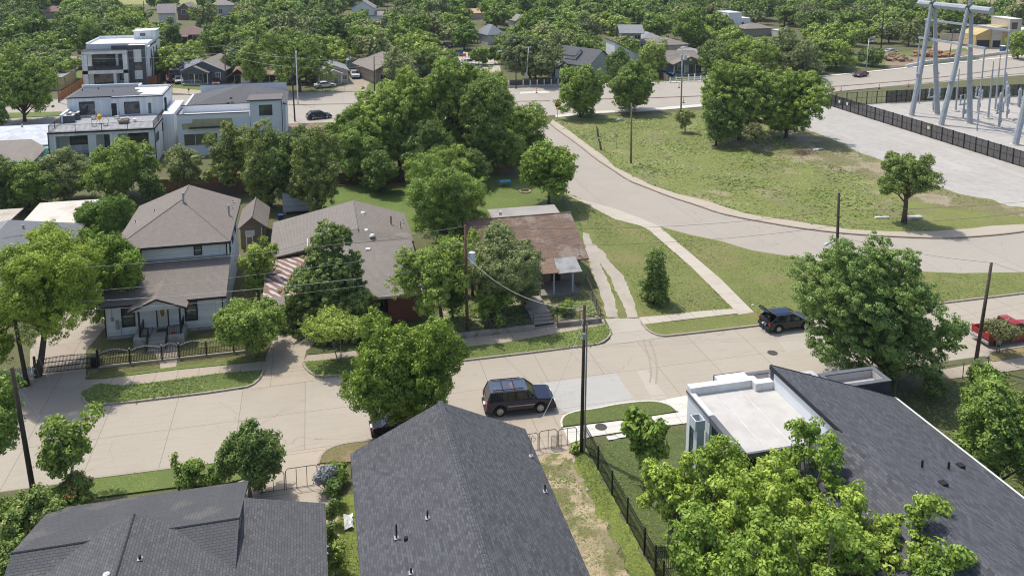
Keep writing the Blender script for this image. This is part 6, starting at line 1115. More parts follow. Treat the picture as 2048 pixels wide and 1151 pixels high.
    for i, (p, lr) in enumerate(cen):
        c = np.array([0, 0, cz]) + p*sc; lx, ly = ln(c[2]); c = c + np.array([lx, ly, 0])
        zs = z0*rg.uniform(.75, 1.05) + (c[2]-z0)*rg.uniform(.15, .4); zs = max(.3, min(zs, cz*.98)); j = i % len(stems); l0 = ln(zs); f = 1 if multi == 1 else 1 + zs/(z0+hc*.45)*3.2
        s = Vector((stems[j][0]*f+l0[0], stems[j][1]*f+l0[1], zs)); e = Vector(c); m1 = s.lerp(e, .5) + Vector((rg.uniform(-.1, .1)*R, rg.uniform(-.1, .1)*R, rg.uniform(0, .08)*H))
        mb.tube([s, m1, e], [trk_*.42, trk_*.26, trk_*.1], lowseg, cap=False)
        for q in range(3 if lowseg > 4 else 0):
            e2 = e + Vector((rg.gauss(0, 1), rg.gauss(0, 1), rg.gauss(.2, .7))).normalized()*lr*R*.85
            mb.tube([m1.lerp(e, .6), e2], [trk_*.15, trk_*.04], 4, cap=False)
    tm = mb.mesh(name + ' trunk', bark or BRK_T, smooth=True)
    return crown, tm
def put_tree(meshes, loc, name, label, cat='tree', rz=0, sc=(1, 1, 1), group=None):
    t = thing(name, label, cat, loc, rz, group); t.scale = sc
    c = bpy.data.objects.new('crown', meshes[0]); COL.objects.link(c); c.parent = t
    k = bpy.data.objects.new('trunk', meshes[1]); COL.objects.link(k); k.parent = t
    return t
# individually built trees and bushes:
# x of the crown centre, y of the base, y of the top, crown width (photo px), base x, kind, options
rngT = random.Random(11)
def T1(x, yb, yt, wd, kind, name, label, xb=None, cat='tree', lod=1., base=.1, seed=None, zb=None, **k):
    xb = x if xb is None else xb; s = pxm(xb, yb); H = height(xb, yb, yt) if zb is None else zb; mid = s*1.0
    zz = H*.6; sc_ = s*CAM_H/(CAM_H - zz*.93) if zz < 25 else s; R = wd/2/sc_*1.07
    leaf = k.pop('leaf', max(.1, 1.9/s)); tuft = k.pop('tuft', max(.28, min(.6, R*.13)))
    nl = k.pop('nl', 16); nl = int(nl*1.5); k.setdefault('lobe', .26); k.setdefault('sparse', .2); area = 4*math.pi*(R*.36)**2
    cov = k.pop('cov', 1.0); n_need = area*2.1*cov/(leaf*leaf*.85)*lod; tuft *= .84; nt = int(max(18, min(80, area/(tuft*tuft)*.72))); nleaf = int(max(7, min(60, n_need/nt*.82)))
    ms = make_tree(seed or rngT.randrange(9999), R, H, base, nl=nl, ntuft=nt, nleaf=nleaf, leaf=leaf, kind=kind, tuft=tuft, trunk=k.pop('trunk', max(.06, min(.32, H*.022))), name=name, lean=((x-xb)/s, 0), **k)
    p = P(xb, yb); return put_tree(ms, (p[0], p[1], 0), name, label, cat)
T1(125, 752, 455, 270, 'ash', 'ash_tree', 'large yellow-green ash tree with a thick trunk at the left end of the black fence', xb=75, seed=5, nl=22, base=.3)
T1(222, 655, 458, 172, 'ash', 'ash_tree', 'yellow-green tree against the left end of the white two-storey house', nl=18, seed=6, base=.1)
T1(5, 760, 590, 150, 'ash', 'ash_tree', 'yellow-green tree cut by the left edge behind the white picket fence', nl=12, base=.15, xb=-20)
T1(10, 1010, 745, 150, 'mid', 'leafy_tree', 'green tree at the left edge in front of the leaning pole', xb=-20, nl=12, base=.2)
T1(140, 992, 832, 128, 'mid', 'crepe_myrtle', 'airy multi-stemmed shrub tree at the kerb right of the leaning pole', nl=12, base=.28, shape='vase', multi=4, sparse=.35, bark=BRK_P, trunk=.05, leaf=.14)
T1(140, 1012, 958, 110, 'mid', 'rose_bush', 'bush dotted with small red roses beside the pavement above the left roof', cat='bush', nl=9, base=.0, flower='rose', ff=.14)
T1(40, 1120, 975, 150, 'dark', 'flowering_bush', 'dark bush with pale yellow flowers in the bottom left corner', cat='bush', nl=14, base=0, flower='flower', ff=.05)
T1(20, 1230, 1080, 120, 'dark', 'dark_bush', 'dark bush beside the left edge of the bottom left roof', cat='bush', nl=9, base=0)
T1(500, 992, 842, 140, 'dark', 'round_shrub', 'large round dark green shrub with spiky twigs beside the pipe gate', cat='shrub', nl=18, base=.12, shape='round', tuft=.3, bark=BRK_P, seed=9)
T1(385, 978, 905, 70, 'mid', 'vine_bush', 'climbing vine bush left of the round shrub', cat='bush', nl=8, base=0)
T1(430, 975, 922, 55, 'elm', 'vine_bush', 'bright low vine clump touching the round shrub', cat='bush', nl=6, base=0)
T1(358, 982, 900, 28, 'mid', 'thin_vine', 'thin upright vine stem standing at the street left of the vine bush', cat='bush', nl=5, base=.1)
T1(805, 888, 626, 238, 'elm', 'elm_tree', 'big fresh green elm leaning over the street behind the centre gable', nl=26, base=.06, tuft=.4, droop=.45, seed=21, xb=800)
T1(668, 728, 628, 108, 'mid', 'round_tree', 'small round-headed tree on two thin trunks at the brick house driveway', xb=680, shape='umbrella', base=.4, nl=11, lobe=.42, multi=2, bark=BRK_P, trunk=.05)
T1(492, 712, 592, 150, 'mid', 'corner_tree', 'spreading multi-stem tree at the right end of the black fence', xb=515, base=.12, nl=16, shape='round', multi=3, bark=BRK_P, trunk=.06)
T1(518, 605, 466, 88, 'mid', 'narrow_tree', 'narrow green tree squeezed between the white house and the carport', base=.05, nl=14, shape='round')
T1(520, 560, 468, 52, 'mid', 'ivy_clump', 'rounded ivy clump in front of the tan garden cottage', cat='bush', base=.0, nl=7)
T1(665, 655, 474, 195, 'conifer', 'juniper_tree', 'tall dark pointed juniper in front of the brick house', base=.0, nl=34, shape='egg', lobe=.25, tuft=.32, seed=4)
T1(885, 530, 318, 215, 'mid', 'pecan_tree', 'open-branched green tree behind the right end of the brick house', base=.3, nl=20, sparse=.12, seed=31, xb=890)
T1(865, 660, 478, 165, 'mid', 'crooked_tree', 'sparse crooked tree with dark forked trunk, between brick house and transformer pole', base=.3, nl=18, sparse=.35, seed=37, xb=888)
T1(1018, 632, 445, 180, 'grey', 'grey_green_tree', 'dense grey-green tree in front of the brown-roofed cottage', base=.16, nl=20, seed=41, xb=1000)
T1(945, 590, 470, 90, 'mid', 'yard_tree', 'small bright tree right behind the pole with the transformer', base=.1, nl=12, sparse=.2)
T1(1050, 618, 480, 95, 'grey', 'yard_tree', 'grey-green tree against the brown roof beside the cottage porch', base=.05, nl=14, seed=45)
T1(985, 650, 560, 80, 'mid', 'yard_bush', 'leafy bush in the littered front garden right of the transformer pole', cat='bush', base=.0, nl=9, sparse=.3)
T1(905, 640, 540, 70, 'dark', 'yard_tree', 'dark small tree against the right wall of the brick house', base=.1, nl=10, sparse=.2)
T1(1130, 628, 596, 50, 'mid', 'yard_bush', 'low garden bush behind the garden wall right of the cottage steps', cat='bush', base=.0, nl=7, sparse=.2)
T1(910, 480, 350, 150, 'mid', 'yard_tree', 'green tree between the brick house and the brown-roofed cottage', base=.1, nl=16, sparse=.2, seed=47)
T1(1098, 412, 278, 158, 'elm', 'fig_tree', 'rounded bright green tree with big leaves beside the curved road', base=.22, nl=18, leaf=.26, seed=43)
T1(1308, 608, 506, 66, 'dark', 'shrub_tree', 'small dense egg-shaped shrub tree alone on the lawn', base=.0, nl=16, shape='egg', lobe=.36, tuft=.22)
T1(1688, 760, 455, 335, 'light', 'elm_tree', 'very large loose-crowned tree hiding the street beside the right-hand modern house', xb=1780, nl=50, base=.0, sparse=.42, seed=51, tuft=.4, lobe=.2)
T1(1808, 447, 296, 130, 'dark', 'oak_tree', 'clumpy open tree alone at the edge of the white gravel', base=.3, nl=20, sparse=.5, lobe=.22, trunk=.32, seed=53)
T1(1996, 708, 642, 64, 'dry', 'sapling', 'small umbrella-shaped sapling in front of the red pickup', shape='umbrella', base=.45, nl=8, lobe=.42, trunk=.05, multi=2, bark=BRK_P)
T1(1975, 1010, 742, 195, 'mid', 'yard_tree', 'leafy tree at the right edge beside the big dark shingle roof', xb=1990, nl=20, base=.15, seed=57)
T1(2070, 960, 770, 150, 'dark', 'yard_tree', 'dark tree cut by the right edge behind the leafy yard tree', nl=12, base=.15)
T1(1948, 772, 722, 62, 'dark', 'dark_bush', 'dark bush growing around the foot of the right-hand pole', cat='bush', nl=8, base=0)
T1(1860, 800, 740, 60, 'dark', 'dark_bush', 'shaded bush on the chain-link fence under the very large tree', cat='bush', nl=7, base=0)
T1(1290, 965, 805, 95, 'elm', 'magnolia_tree', 'small upright tree with broad leaves in the mown lawn of the modern house', base=.1, nl=14, leaf=.2, seed=61)
T1(1148, 905, 888, 18, 'mid', 'weed_clump', 'weeds at the foot of the tall silver and brown pole', cat='bush', nl=5, base=0)
# ivy and vines between the two foreground roofs
for i, (x, yb, yt, wd, kd, lb) in enumerate(((650, 985, 925, 50, 'silver', 'pale silvery creeper on the fence at the right end of the pipe gate'), (672, 965, 930, 52, 'mid', 'green creeper next to the silvery creeper'), (668, 1010, 950, 34, 'dark', 'ivy on the fence just below the silvery creeper'), (664, 1050, 990, 26, 'dark', 'dark ivy on the boundary fence halfway along the left roof'), (664, 1100, 1040, 26, 'dark', 'dark ivy on the boundary fence near the bottom of the picture'), (672, 1150, 1080, 42, 'mid', 'leafy creeper spilling on the grass at the bottom beside the centre roof'))):
    T1(x, yb, yt, wd, kd, 'creeper', lb, cat='creeper', nl=9, base=0, seed=70+i, trunk=.03)
# the giant in the bottom right corner
LM['windy'] = leafmat('windblown leaves', (.165, .26, .030), (.46, .56, .10), .26)
def giant(px, py, zc, R, H, seed, label, nl, nt=24, sparse=.36, lobe=.19):
    u, v = P(px, py, zc)
    ms = make_tree(seed, R, H, nl=nl, base=.2, ntuft=nt, nleaf=40, leaf=.105, kind='windy', tuft=.30, lobe=lobe, trunk=.2, bark=BRK_P, sparse=sparse, name='pecan_tree')
    put_tree(ms, (u, v, 0), 'pecan_tree', label)
for i_, (px_, py_, zc_, R_, nl_, lb_) in enumerate((
 (1530, 1055, 5.6, 3.3, 60, 'huge light-green windblown tree covering the left wall of the modern house'), (1835, 1135, 6.0, 2.3, 30, 'light-green crown farthest right in the foreground, over the dark shingle roof'),
 (1345, 985, 3.6, 1.8, 24, 'smaller light-green tree between the iron fence and the modern house'), (1430, 1130, 4.8, 2.6, 44, 'light-green tree over the end of the iron fence at the bottom edge'),
 (1625, 975, 6.6, 2.2, 32, 'light-green crown reaching over the edge of the flat white roof'), (1440, 975, 5.4, 2.2, 32, 'light-green crown in front of the grey rain pipe of the modern house'),
 (1700, 1095, 6.6, 2.7, 40, 'light-green tree in front of the left slope of the shingle roof'), (1640, 1180, 6.2, 2.8, 40, 'light-green tree in the middle of the bottom edge under the shingle roof'), (1900, 1210, 6.4, 2.0, 24, 'lowest light-green crown at the bottom edge below the shingle roof'), (1520, 1190, 5.6, 2.4, 34, 'light-green tree at the bottom edge left of the middle of the foreground group'))):
    giant(px_, py_, zc_, R_, zc_/.6, 81+i_, lb_, nl_)
# --- middle distance, back gardens
MID = [
 (60, 420, 320, 120, 'mid', 'bushy tree at the left edge behind the metal-roofed shed'), (-15, 425, 300, 130, 'dark', 'dark tree cut by the left edge behind the metal-roofed shed'), (130, 405, 300, 120, 'grey', 'grey-green tree below the teal house, left of the round dense tree'),
 (243, 398, 270, 140, 'mid', 'round dense green tree in front of the white terrace house'), (362, 382, 286, 92, 'grey', 'feathery small tree under the right corner of the white terrace house'), (462, 388, 222, 102, 'bloom', 'blossoming tree in front of the white house with the dark pyramid roof'),
 (540, 415, 242, 128, 'bloom', 'dark tree with pale blossom at the right corner of the white pyramid-roofed house'), (640, 428, 238, 150, 'bloom', 'dark blossoming tree above the white storage container'), (215, 480, 388, 110, 'elm', 'bright bush against the left wall of the white two-storey house'), (170, 470, 405, 50, 'dark', 'dark bush beside the cream metal roof'),
 (720, 360, 240, 130, 'mid', 'green tree left of the big tree group by the brick house garden'), (800, 345, 130, 205, 'mid', 'tall broad tree, left one of the big central group'), (905, 330, 106, 200, 'mid', 'tallest tree in the middle of the big central group'), (970, 350, 150, 150, 'dark', 'dark tree, right one of the big central group'),
 (1040, 320, 205, 120, 'mid', 'green tree beside the curved road at the right end of the big central group'), (860, 365, 240, 130, 'dark', 'shaded tree in front of the big central group'), (690, 300, 222, 90, 'mid', 'small tree at the street left of the big central group'), (760, 385, 300, 90, 'dark', 'dark low tree at the back fence of the brick house garden'), (930, 375, 290, 100, 'dark', 'dark tree over the wooden fence behind the brown-roofed cottage'),
 (1160, 234, 124, 112, 'mid', 'left one of two round trees at the stop sign corner'), (1262, 224, 120, 118, 'mid', 'right one of two round trees at the stop sign corner'),
 (1478, 280, 114, 190, 'mid', 'large tree in the meadow, left one of the pair by the gravel'), (1572, 276, 124, 190, 'mid', 'large tree in the meadow, right one of the pair by the gravel'), (1432, 292, 180, 82, 'dark', 'dense low tree in front of the left meadow tree'),
 (50, 243, 98, 148, 'mid', 'tall tree on the avenue median left of the white terrace house'), (-10, 262, 180, 60, 'dark', 'brown-green crown cut by the left edge beside the median tree'), (560, 380, 300, 60, 'dark', 'dark tree by the fence behind the garden cottage'), (300, 405, 330, 60, 'dark', 'dark bush under the right side of the round dense tree'), (830, 300, 175, 150, 'elm', 'bright tree standing behind the tall broad tree of the central group'), (970, 300, 122, 160, 'mid', 'tree at the back right of the big central group, nearest the avenue'), (735, 310, 195, 120, 'mid', 'tree at the back left of the big central group, nearest the avenue'), (880, 380, 290, 120, 'mid', 'low tree at the front of the big central group over the wooden fence'), (1010, 345, 255, 90, 'mid', 'low tree on the right front of the big central group'), (590, 420, 255, 110, 'dark', 'dark tree between the two blossoming trees above the garden cottage'),
 (20, 400, 340, 80, 'mid', 'light bush in front of the teal house'),
]
for i, (x, yb, yt, wd, kd, lb) in enumerate(MID):
    T1(x, yb, yt, wd, kd, 'garden_tree' if 'bush' not in lb else 'garden_bush', lb, cat='bush' if 'bush' in lb else 'tree', seed=200+i, nl=24 if wd > 100 else 15, base=.02, cov=.9, **(dict(flower='flower', ff=.08) if kd == 'bloom' else {}))
T1(1508, 302, 240, 55, 'dry', 'thorny_shrub', 'yellowish half-bare shrub in front of the pair of meadow trees', cat='shrub', seed=301, nl=12, base=.2, sparse=.5, bark=BRK_P)
T1(1370, 266, 212, 45, 'grey', 'bare_shrub', 'mostly bare grey shrub at the edge of the meadow by the avenue', cat='shrub', seed=302, nl=12, base=.15, sparse=.75, bark=BRK_P)
T1(958, 130, 92, 48, 'mid', 'street_tree', 'small round street tree, left one at the end of the side street', seed=303); T1(990, 128, 92, 34, 'elm', 'street_tree', 'small round street tree, right one at the end of the side street', seed=304)
# ================================================================ the wood beyond the avenue
TOPT = [
 (600, 185, 42, 150, 'mid', 'broad tree in front of the rusty-roofed long outbuilding, beside the white mast'), (505, 178, 60, 90, 'mid', 'tree over the left end of the rusty-roofed long outbuilding'), (1060, 165, 62, 155, 'grey', 'wide grey-green tree over the fence at the corner of side street and avenue'), (1120, 140, 60, 90, 'grey', 'grey-green tree behind the slate blue cottage'),
 (1236, 166, 96, 78, 'dark', 'tree in front of the steep dark grey roof'), (1303, 154, 76, 72, 'mid', 'tree between the white shed-roofed house and the green bungalow'), (1376, 96, 18, 90, 'elm', 'bright lime-green tree above the low beige-roofed house'), (1425, 154, 84, 84, 'dark', 'dark tree at the right wall of the green bungalow'), (1500, 158, 66, 110, 'mid', 'broad tree across the avenue behind the meadow pair'), (1590, 156, 62, 120, 'grey', 'grey tree across the avenue, right of the broad one behind the meadow pair'), (1655, 140, 70, 100, 'mid', 'tree across the avenue left of the curved white lamp'),
 (1745, 132, 92, 62, 'dark', 'dark bush beside the twin-armed white lamp'), (796, 170, 98, 82, 'grey', 'loose grey-green tree in front of the beige bungalow'), (30, 205, 118, 70, 'mid', 'tree at the upper left behind the avenue, near the left edge'), (185, 118, 40, 80, 'mid', 'tree behind the left wall of the three-storey house'), (260, 92, 25, 90, 'mid', 'tree above the roof of the three-storey house'), (345, 110, 50, 44, 'dark', 'slender tree at the right wall of the three-storey house'), (430, 108, 50, 46, 'dark', 'dark slender tree behind the solar roof bungalow'), (870, 150, 92, 90, 'mid', 'tree behind the right side of the beige bungalow'), (735, 118, 70, 80, 'mid', 'tree directly behind the blue garden shed'), (1655, 60, 25, 90, 'dark', 'dark tree in the wood left of the tall dark pole'),
 (2035, 118, 50, 62, 'mid', 'round tree in front of the tan and mustard building'), (1960, 40, 6, 70, 'dark', 'round tree at the edge of the dry field'), (230, 60, 12, 60, 'mid', 'tree left of the tall house with the long grey roof'), (1165, 130, 84, 50, 'mid', 'small tree between the side street corner and the steep dark roof'), (470, 160, 115, 30, 'dark', 'thin dark tree right of the slate blue bungalow'),
]
for i, (x, yb, yt, wd, kd, lb) in enumerate(TOPT):
    T1(x, yb, yt, wd, kd, 'leafy_tree' if 'bush' not in lb else 'leafy_bush', lb, cat='bush' if 'bush' in lb else 'tree', seed=400+i, nl=16, base=.05, cov=.8, lowseg=4)
KEEP = [(160, 60, 330, 172), (340, 100, 460, 172), (462, 130, 582, 172), (636, 105, 698, 170), (690, 115, 716, 140), (748, 100, 852, 168), (1100, 118, 1142, 156), (1145, 82, 1230, 162), (1222, 78, 1292, 154), (1218, 42, 1284, 80), (1290, 72, 1376, 100), (1312, 92, 1420, 154), (1380, 97, 1412, 125), (1455, 27, 1516, 62), (1940, 30, 2060, 98), (355, 46, 408, 86), (303, 8, 354, 42), (354, 8, 376, 24), (430, 4, 466, 26), (704, 0, 766, 32), (938, 24, 968, 32), (978, 50, 1010, 72), (1036, 38, 1052, 48), (160, 76, 190, 95), (95, 137, 140, 180), (700, 138, 740, 160), (905, 112, 1000, 136), (880, 82, 915, 110), (1880, 64, 1955, 84), (1700, 94, 1880, 125), (86, 22, 117, 36), (640, 160, 670, 178), (1315, 138, 1345, 156), (345, 145, 470, 175), (1500, 60, 1545, 72), (1562, 66, 1584, 73), (1284, 82, 1322, 90), (240, 0, 300, 9)]
NOGO = [ppoly(UP + LO[::-1]), ppoly([(885, 190), (1010, 190), (1005, 130), (985, 112), (935, 102), (890, 94), (882, 104), (905, 118), (900, 135), (880, 150)]), ppoly([(1700, 128), (1960, 110), (2100, 130), (2100, 60), (1950, 70), (1880, 76), (1850, 98), (1700, 98)]), ppoly([(1890, 34), (1960, 38), (2400, 75), (2400, -60), (1880, -60)]), ppoly([(225, 12), (435, 12), (500, -60), (130, -60)])]
def inside(p, pl):
    c = False; j = len(pl)-1
    for i in range(len(pl)):
        if (pl[i][1] > p[1]) != (pl[j][1] > p[1]) and p[0] < (pl[j][0]-pl[i][0])*(p[1]-pl[i][1])/(pl[j][1]-pl[i][1]) + pl[i][0]: c = not c
        j = i
    return c
kinds = ['mid', 'dark', 'grey', 'elm', 'mid', 'dark', 'grey', 'mid']; tone = {'mid': 'mid green', 'dark': 'dark green', 'grey': 'grey-green', 'elm': 'bright green'}; shp = ['round', 'broad', 'tall', 'lumpy', 'low', 'domed', 'loose', 'ragged']
VAR = []
for i, k in enumerate(kinds):
    R0 = [5.2, 6.2, 4.6, 5.6, 6.4, 5.4, 5.8, 5.6][i]; H0 = [9, 9.5, 11, 9, 7.5, 9.5, 9, 10][i]
    VAR.append((make_tree(500+i, R0, H0, .04, nl=26, ntuft=24, nleaf=16, leaf=.40, kind=k, tuft=.62, lobe=.26, trunk=.25, lowseg=3, sparse=.1 if i != 6 else .3, name='wood_tree'), R0, H0, k, shp[i]))
LAND = [('three-storey house', 245, 110), ('solar bungalow', 400, 140), ('rusty-roofed outbuilding', 525, 150), ('pale bungalow', 665, 140), ('beige bungalow', 800, 135), ('side street', 940, 120), ('slate blue cottage', 1120, 140), ('steep dark roof', 1190, 120), ('tall grey house', 1262, 75), ('green bungalow', 1365, 120), ('white cube house', 1480, 50), ('tall dark pole', 1766, 60), ('pylons', 1900, 60), ('tan and mustard building', 2000, 70), ('brown hip-roofed house', 382, 65), ('long grey-roofed tall house', 330, 30), ('white gabled house', 735, 20), ('pale orange roof', 953, 28), ('steep blue-grey roof', 992, 65), ('chimney house', 1044, 45), ('yellow house', 120, 160), ('dirt mounds', 1830, 112), ('far-left distant roof', 100, 28), ('pale flat shed', 1572, 70)]
rw = random.Random(77); spots = []; py = 178.
while py > 3:
    s = (py + 122)/34*.99; dd = 9.5 + (178-py)*.035; x = -140 + rw.uniform(0, dd*s)
    while x < 2230:
        uy = next((UP[i][1]+(UP[i+1][1]-UP[i][1])*(x-UP[i][0])/(UP[i+1][0]-UP[i][0]) for i in range(len(UP)-1) if UP[i][0] <= x <= UP[i+1][0]), 150)
        if py > uy - 1: x += 30; continue
        xx, yy = x + rw.uniform(-.3, .3)*dd*s, py + rw.uniform(-.35, .35)*6; x += dd*s*rw.uniform(.85, 1.2)
        if xx > 1650 and yy < 14 and rw.random() < .4: continue
        g_ = P(xx, yy); v = rw.randrange(8); _, R0, H0, kd, sh = VAR[v]; sc = rw.uniform(.68, 1.05)*(1 + (178-py)/178*.25); R1, H1 = R0*sc, H0*sc
        if any(inside(g_, q) for q in NOGO) or any(inside((g_[0]+a, g_[1]+b_2), NOGO[0]) for a, b_2 in ((0, -R1*.8), (0, R1*.8))): continue
        tpx = PROJ((g_[0], g_[1], H1)); sx = s*R1*.62; bad = False
        for (a, b1_, c1_, d1_) in KEEP:
            if xx + sx > a+3 and xx - sx < c1_-3 and yy > d1_-9 and tpx[1] < d1_ - .3*(d1_-b1_):
                bad = True; break
        if not bad: spots.append((g_, v, sc, xx, yy, tpx[1]))
    py -= max(3.4, dd*.72/(((CAM_H*F)/((py+122)**2)))*1.0)
spots.sort(key=lambda q: -q[4]); lab = {}
for (g_, v, sc, xx, yy, ty) in spots[:255]:
    ms, R0, H0, kd, sh = VAR[v]; cy = (yy+ty)/2; L_ = min(LAND, key=lambda l: (l[1]-xx)**2 + ((l[2]-cy)*2)**2); dx, dy = xx-L_[1], cy-L_[2]
    rel = ('left of' if dx < 0 else 'right of') if abs(dx) > abs(dy)*2.2 else ('above' if dy < 0 else 'below')
    if abs(dx) > 60 and abs(dy) > 14 and rel in ('left of', 'right of'): rel = ('above ' if dy < 0 else 'below ') + rel
    if abs(dx) > 220: rel = 'far ' + rel
    t = put_tree(ms, (g_[0], g_[1], 0), 'wood_tree', '', rz=rw.uniform(0, 6.28), sc=(sc, sc, sc*rw.uniform(.85, 1.1)), group='trees of the wood beyond the avenue'); lab.setdefault(f'{tone[kd]} {sh} tree {rel} the {L_[0]}', []).append(((dx*dx+dy*dy*4), t))
ORD = ['nearest', 'second nearest', 'third nearest', 'fourth nearest', 'fifth nearest', 'sixth nearest', 'seventh nearest', 'eighth nearest', 'ninth nearest', 'tenth nearest']
for k, ls in lab.items():
    ls.sort(key=lambda q: q[0])
    for i, (_, t) in enumerate(ls): t['label'] = k if len(ls) == 1 else k + ', ' + ORD[min(i, 9)]
# everything beyond the 300 largest: one mass of far wood
rest = spots[255:]; VV, LL = [], []
for i in range(8):
    co = np.empty(len(VAR[i][0][0].vertices)*3, np.float32); VAR[i][0][0].vertices.foreach_get('co', co); lv_ = np.empty(len(co)//3, np.float32); VAR[i][0][0].attributes['lv'].data.foreach_get('value', lv_); VV.append(co.reshape(-1, 4, 3)); LL.append(lv_.reshape(-1, 4))
if rest:
    Vs, Ls = [], []; nr_ = np.random.default_rng(5)
    for (g_, v, sc, *_) in rest:
        n_ = len(VV[v]); pick = nr_.choice(n_, n_//2, replace=False); a = nr_.uniform(0, 6.28); q = VV[v][pick]*sc*np.array([1, 1, 1.0]); ctr = q.mean(1, keepdims=True); q = ctr + (q-ctr)*1.35
        X = q[:, :, 0]*math.cos(a)-q[:, :, 1]*math.sin(a)+g_[0]; Y = q[:, :, 0]*math.sin(a)+q[:, :, 1]*math.cos(a)+g_[1]; Vs.append(np.stack([X, Y, q[:, :, 2]], 2).reshape(-1, 3)); Ls.append((np.clip(LL[v][pick]+nr_.uniform(-.3, .3), 0, 1)).reshape(-1))
    o = bpy.data.objects.new('far_wood', cloud_mesh('far wood', np.concatenate(Vs), np.concatenate(Ls), [LM['mid']])); COL.objects.link(o); tag(o, 'farthest treetops of the wood along the top edge', 'wood', kind='stuff')
print('wood', len(spots), len(rest))
# ================================================================ grass and weeds that nobody could count
LM['weed'] = leafmat('meadow blades', (.22, .31, .07), (.50, .54, .22), .45); LM['turf'] = leafmat('turf blades', (.19, .26, .06), (.34, .40, .13), .45)
def scatter(name, label, px, n, h_, kind, seed, z=.05, w_=.35, world=False, clump=.5):
    pl = px if world else ppoly(px); xs = [p[0] for p in pl]; ys = [p[1] for p in pl]; rg = np.random.default_rng(seed); C = rg.uniform((min(xs), min(ys)), (max(xs), max(ys)), (n*3, 2))
    X, Y = C[:, 0], C[:, 1]; ins = np.zeros(len(C), bool); j = len(pl)-1
    for i in range(len(pl)):
        (xi, yi), (xj, yj) = pl[i], pl[j]; cr = ((yi > Y) != (yj > Y)) & (X < (xj-xi)*(Y-yi)/((yj-yi) or 1e-9)+xi); ins ^= cr; j = i
    C = C[ins]; dn = np.sin(C[:, 0]*.9+np.sin(C[:, 1]*.7)*2)*np.cos(C[:, 1]*1.1+np.sin(C[:, 0]*.5)*2)*.5+.5; C = C[rg.uniform(0, 1, len(C)) < (1-clump)+clump*dn][:n]; k = len(C)
    hh = h_*rg.uniform(.4, 1.5, k)*(.6+.8*(np.sin(C[:, 0]*.35)*np.cos(C[:, 1]*.31)*.5+.5)); a = rg.uniform(0, 6.28, k); ww = hh*w_; dx, dy = np.cos(a)*ww, np.sin(a)*ww; lx, ly = rg.normal(0, 1.1, k)*hh, rg.normal(0, 1.1, k)*hh; hh = hh*.55; z0 = np.full(k, z+.004)
    V = np.stack([np.stack([C[:, 0]-dx, C[:, 1]-dy, z0], 1), np.stack([C[:, 0]+dx, C[:, 1]+dy, z0], 1), np.stack([C[:, 0]+dx*.5+lx, C[:, 1]+dy*.5+ly, z+hh], 1), np.stack([C[:, 0]-dx*.5+lx, C[:, 1]-dy*.5+ly, z+hh], 1)], 1)
    lv_ = np.clip(rg.uniform(0, 1, k)*.45 + .6*(np.sin(C[:, 0]*.31+1+2*np.sin(C[:, 1]*.17))*np.cos(C[:, 1]*.37+np.sin(C[:, 0]*.23))*.5+.5), 0, 1)
    o = bpy.data.objects.new(name, cloud_mesh(name, V.reshape(-1, 3), np.repeat(lv_, 4), [LM[kind]])); COL.objects.link(o); return tag(o, label, 'grass', kind='stuff')
MP = SW2 + GE[::-1] + [(1600, 240), (1500, 228), (1390, 228), (1250, 236), (1118, 240)]
scatter('meadow_grass', 'tall wild grass and weeds growing across the meadow inside the road curve', [p for p in SW2 if p[0] < 1900] + [(1800, 400), (1700, 345), (1600, 300), (1540, 262), (1500, 228), (1390, 228), (1250, 236), (1118, 240)], 13000, .22, 'weed', 1, w_=.5)
scatter('meadow_grass', 'short patchy grass on the worn right half of the meadow', BR, 4000, .13, 'weed', 2, w_=.6, clump=.9)
scatter('lawn_grass', 'mown grass of the wide triangular lawn beside the gravel wheel tracks', [(1150, 392), (1189, 418), (1230, 439), (1281, 452), (1298, 461), (1316, 477), (1384, 536), (1467, 619), (1399, 623.5), (1290, 633), (1262, 570), (1215, 500), (1180, 460), (1155, 420)], 7000, .07, 'turf', 3, z=.06, w_=.8, clump=.8)
scatter('lawn_grass', 'mown grass of the lawn between the curved road and the near street', [(1319, 456), (1384, 474), (1443, 486), (1502, 504), (1585, 517), (1750, 543), (1921, 549), (2060, 547), (2060, 584), (1527, 648), (1512, 622), (1443, 560), (1381, 507)], 11000, .07, 'turf', 4, z=.064, w_=.8, clump=.7)
scatter('verge_grass', 'grass of the verge in front of the black ornamental fence', VA, 3000, .08, 'turf', 5, z=.11, w_=.6)
scatter('verge_grass', 'grass of the long verge in front of the brick house and brown-roofed cottage', VB, 6000, .08, 'turf', 6, z=.11, w_=.6)
scatter('garden_weeds', 'weeds and ground plants in the front garden of the brown-roofed cottage', [(905, 672), (1200, 632), (1168, 580), (1060, 600), (900, 610)], 5000, .22, 'weed', 7, z=.12, clump=.9)
scatter('yard_grass', 'thin grass on the dirt strip between the centre roof and the iron fence', [(12.4, 28), (15.6, 28), (15.4, 47.5), (12.6, 47.5)], 3500, .06, 'weed', 8, z=.04, w_=.8, world=True, clump=.95)
scatter('yard_grass', 'lush strip of grass along the foot of the black iron fence', [(15.2, 26), (16.9, 26), (16.9, 47.5), (16.0, 47.5)], 5000, .07, 'turf', 9, z=.04, world=True)
scatter('yard_grass', 'bright grass between the two dark foreground roofs', [(.3, 30), (1.6, 30), (1.6, 46), (.6, 46)], 3000, .07, 'turf', 10, z=.045, world=True)
scatter('lawn_grass', 'fine grass of the fenced lawn beside the modern house', [(17.3, 34), (21, 34), (21, 48.3), (17.3, 48.3)], 4000, .05, 'turf', 11, z=.045, world=True, w_=.8)
scatter('yard_grass', 'rough shaded grass under the trees right of the modern house', [(35.6, 28), (52, 28), (52, 49), (35.6, 49)], 8000, .12, 'turf', 12, z=.03, world=True)
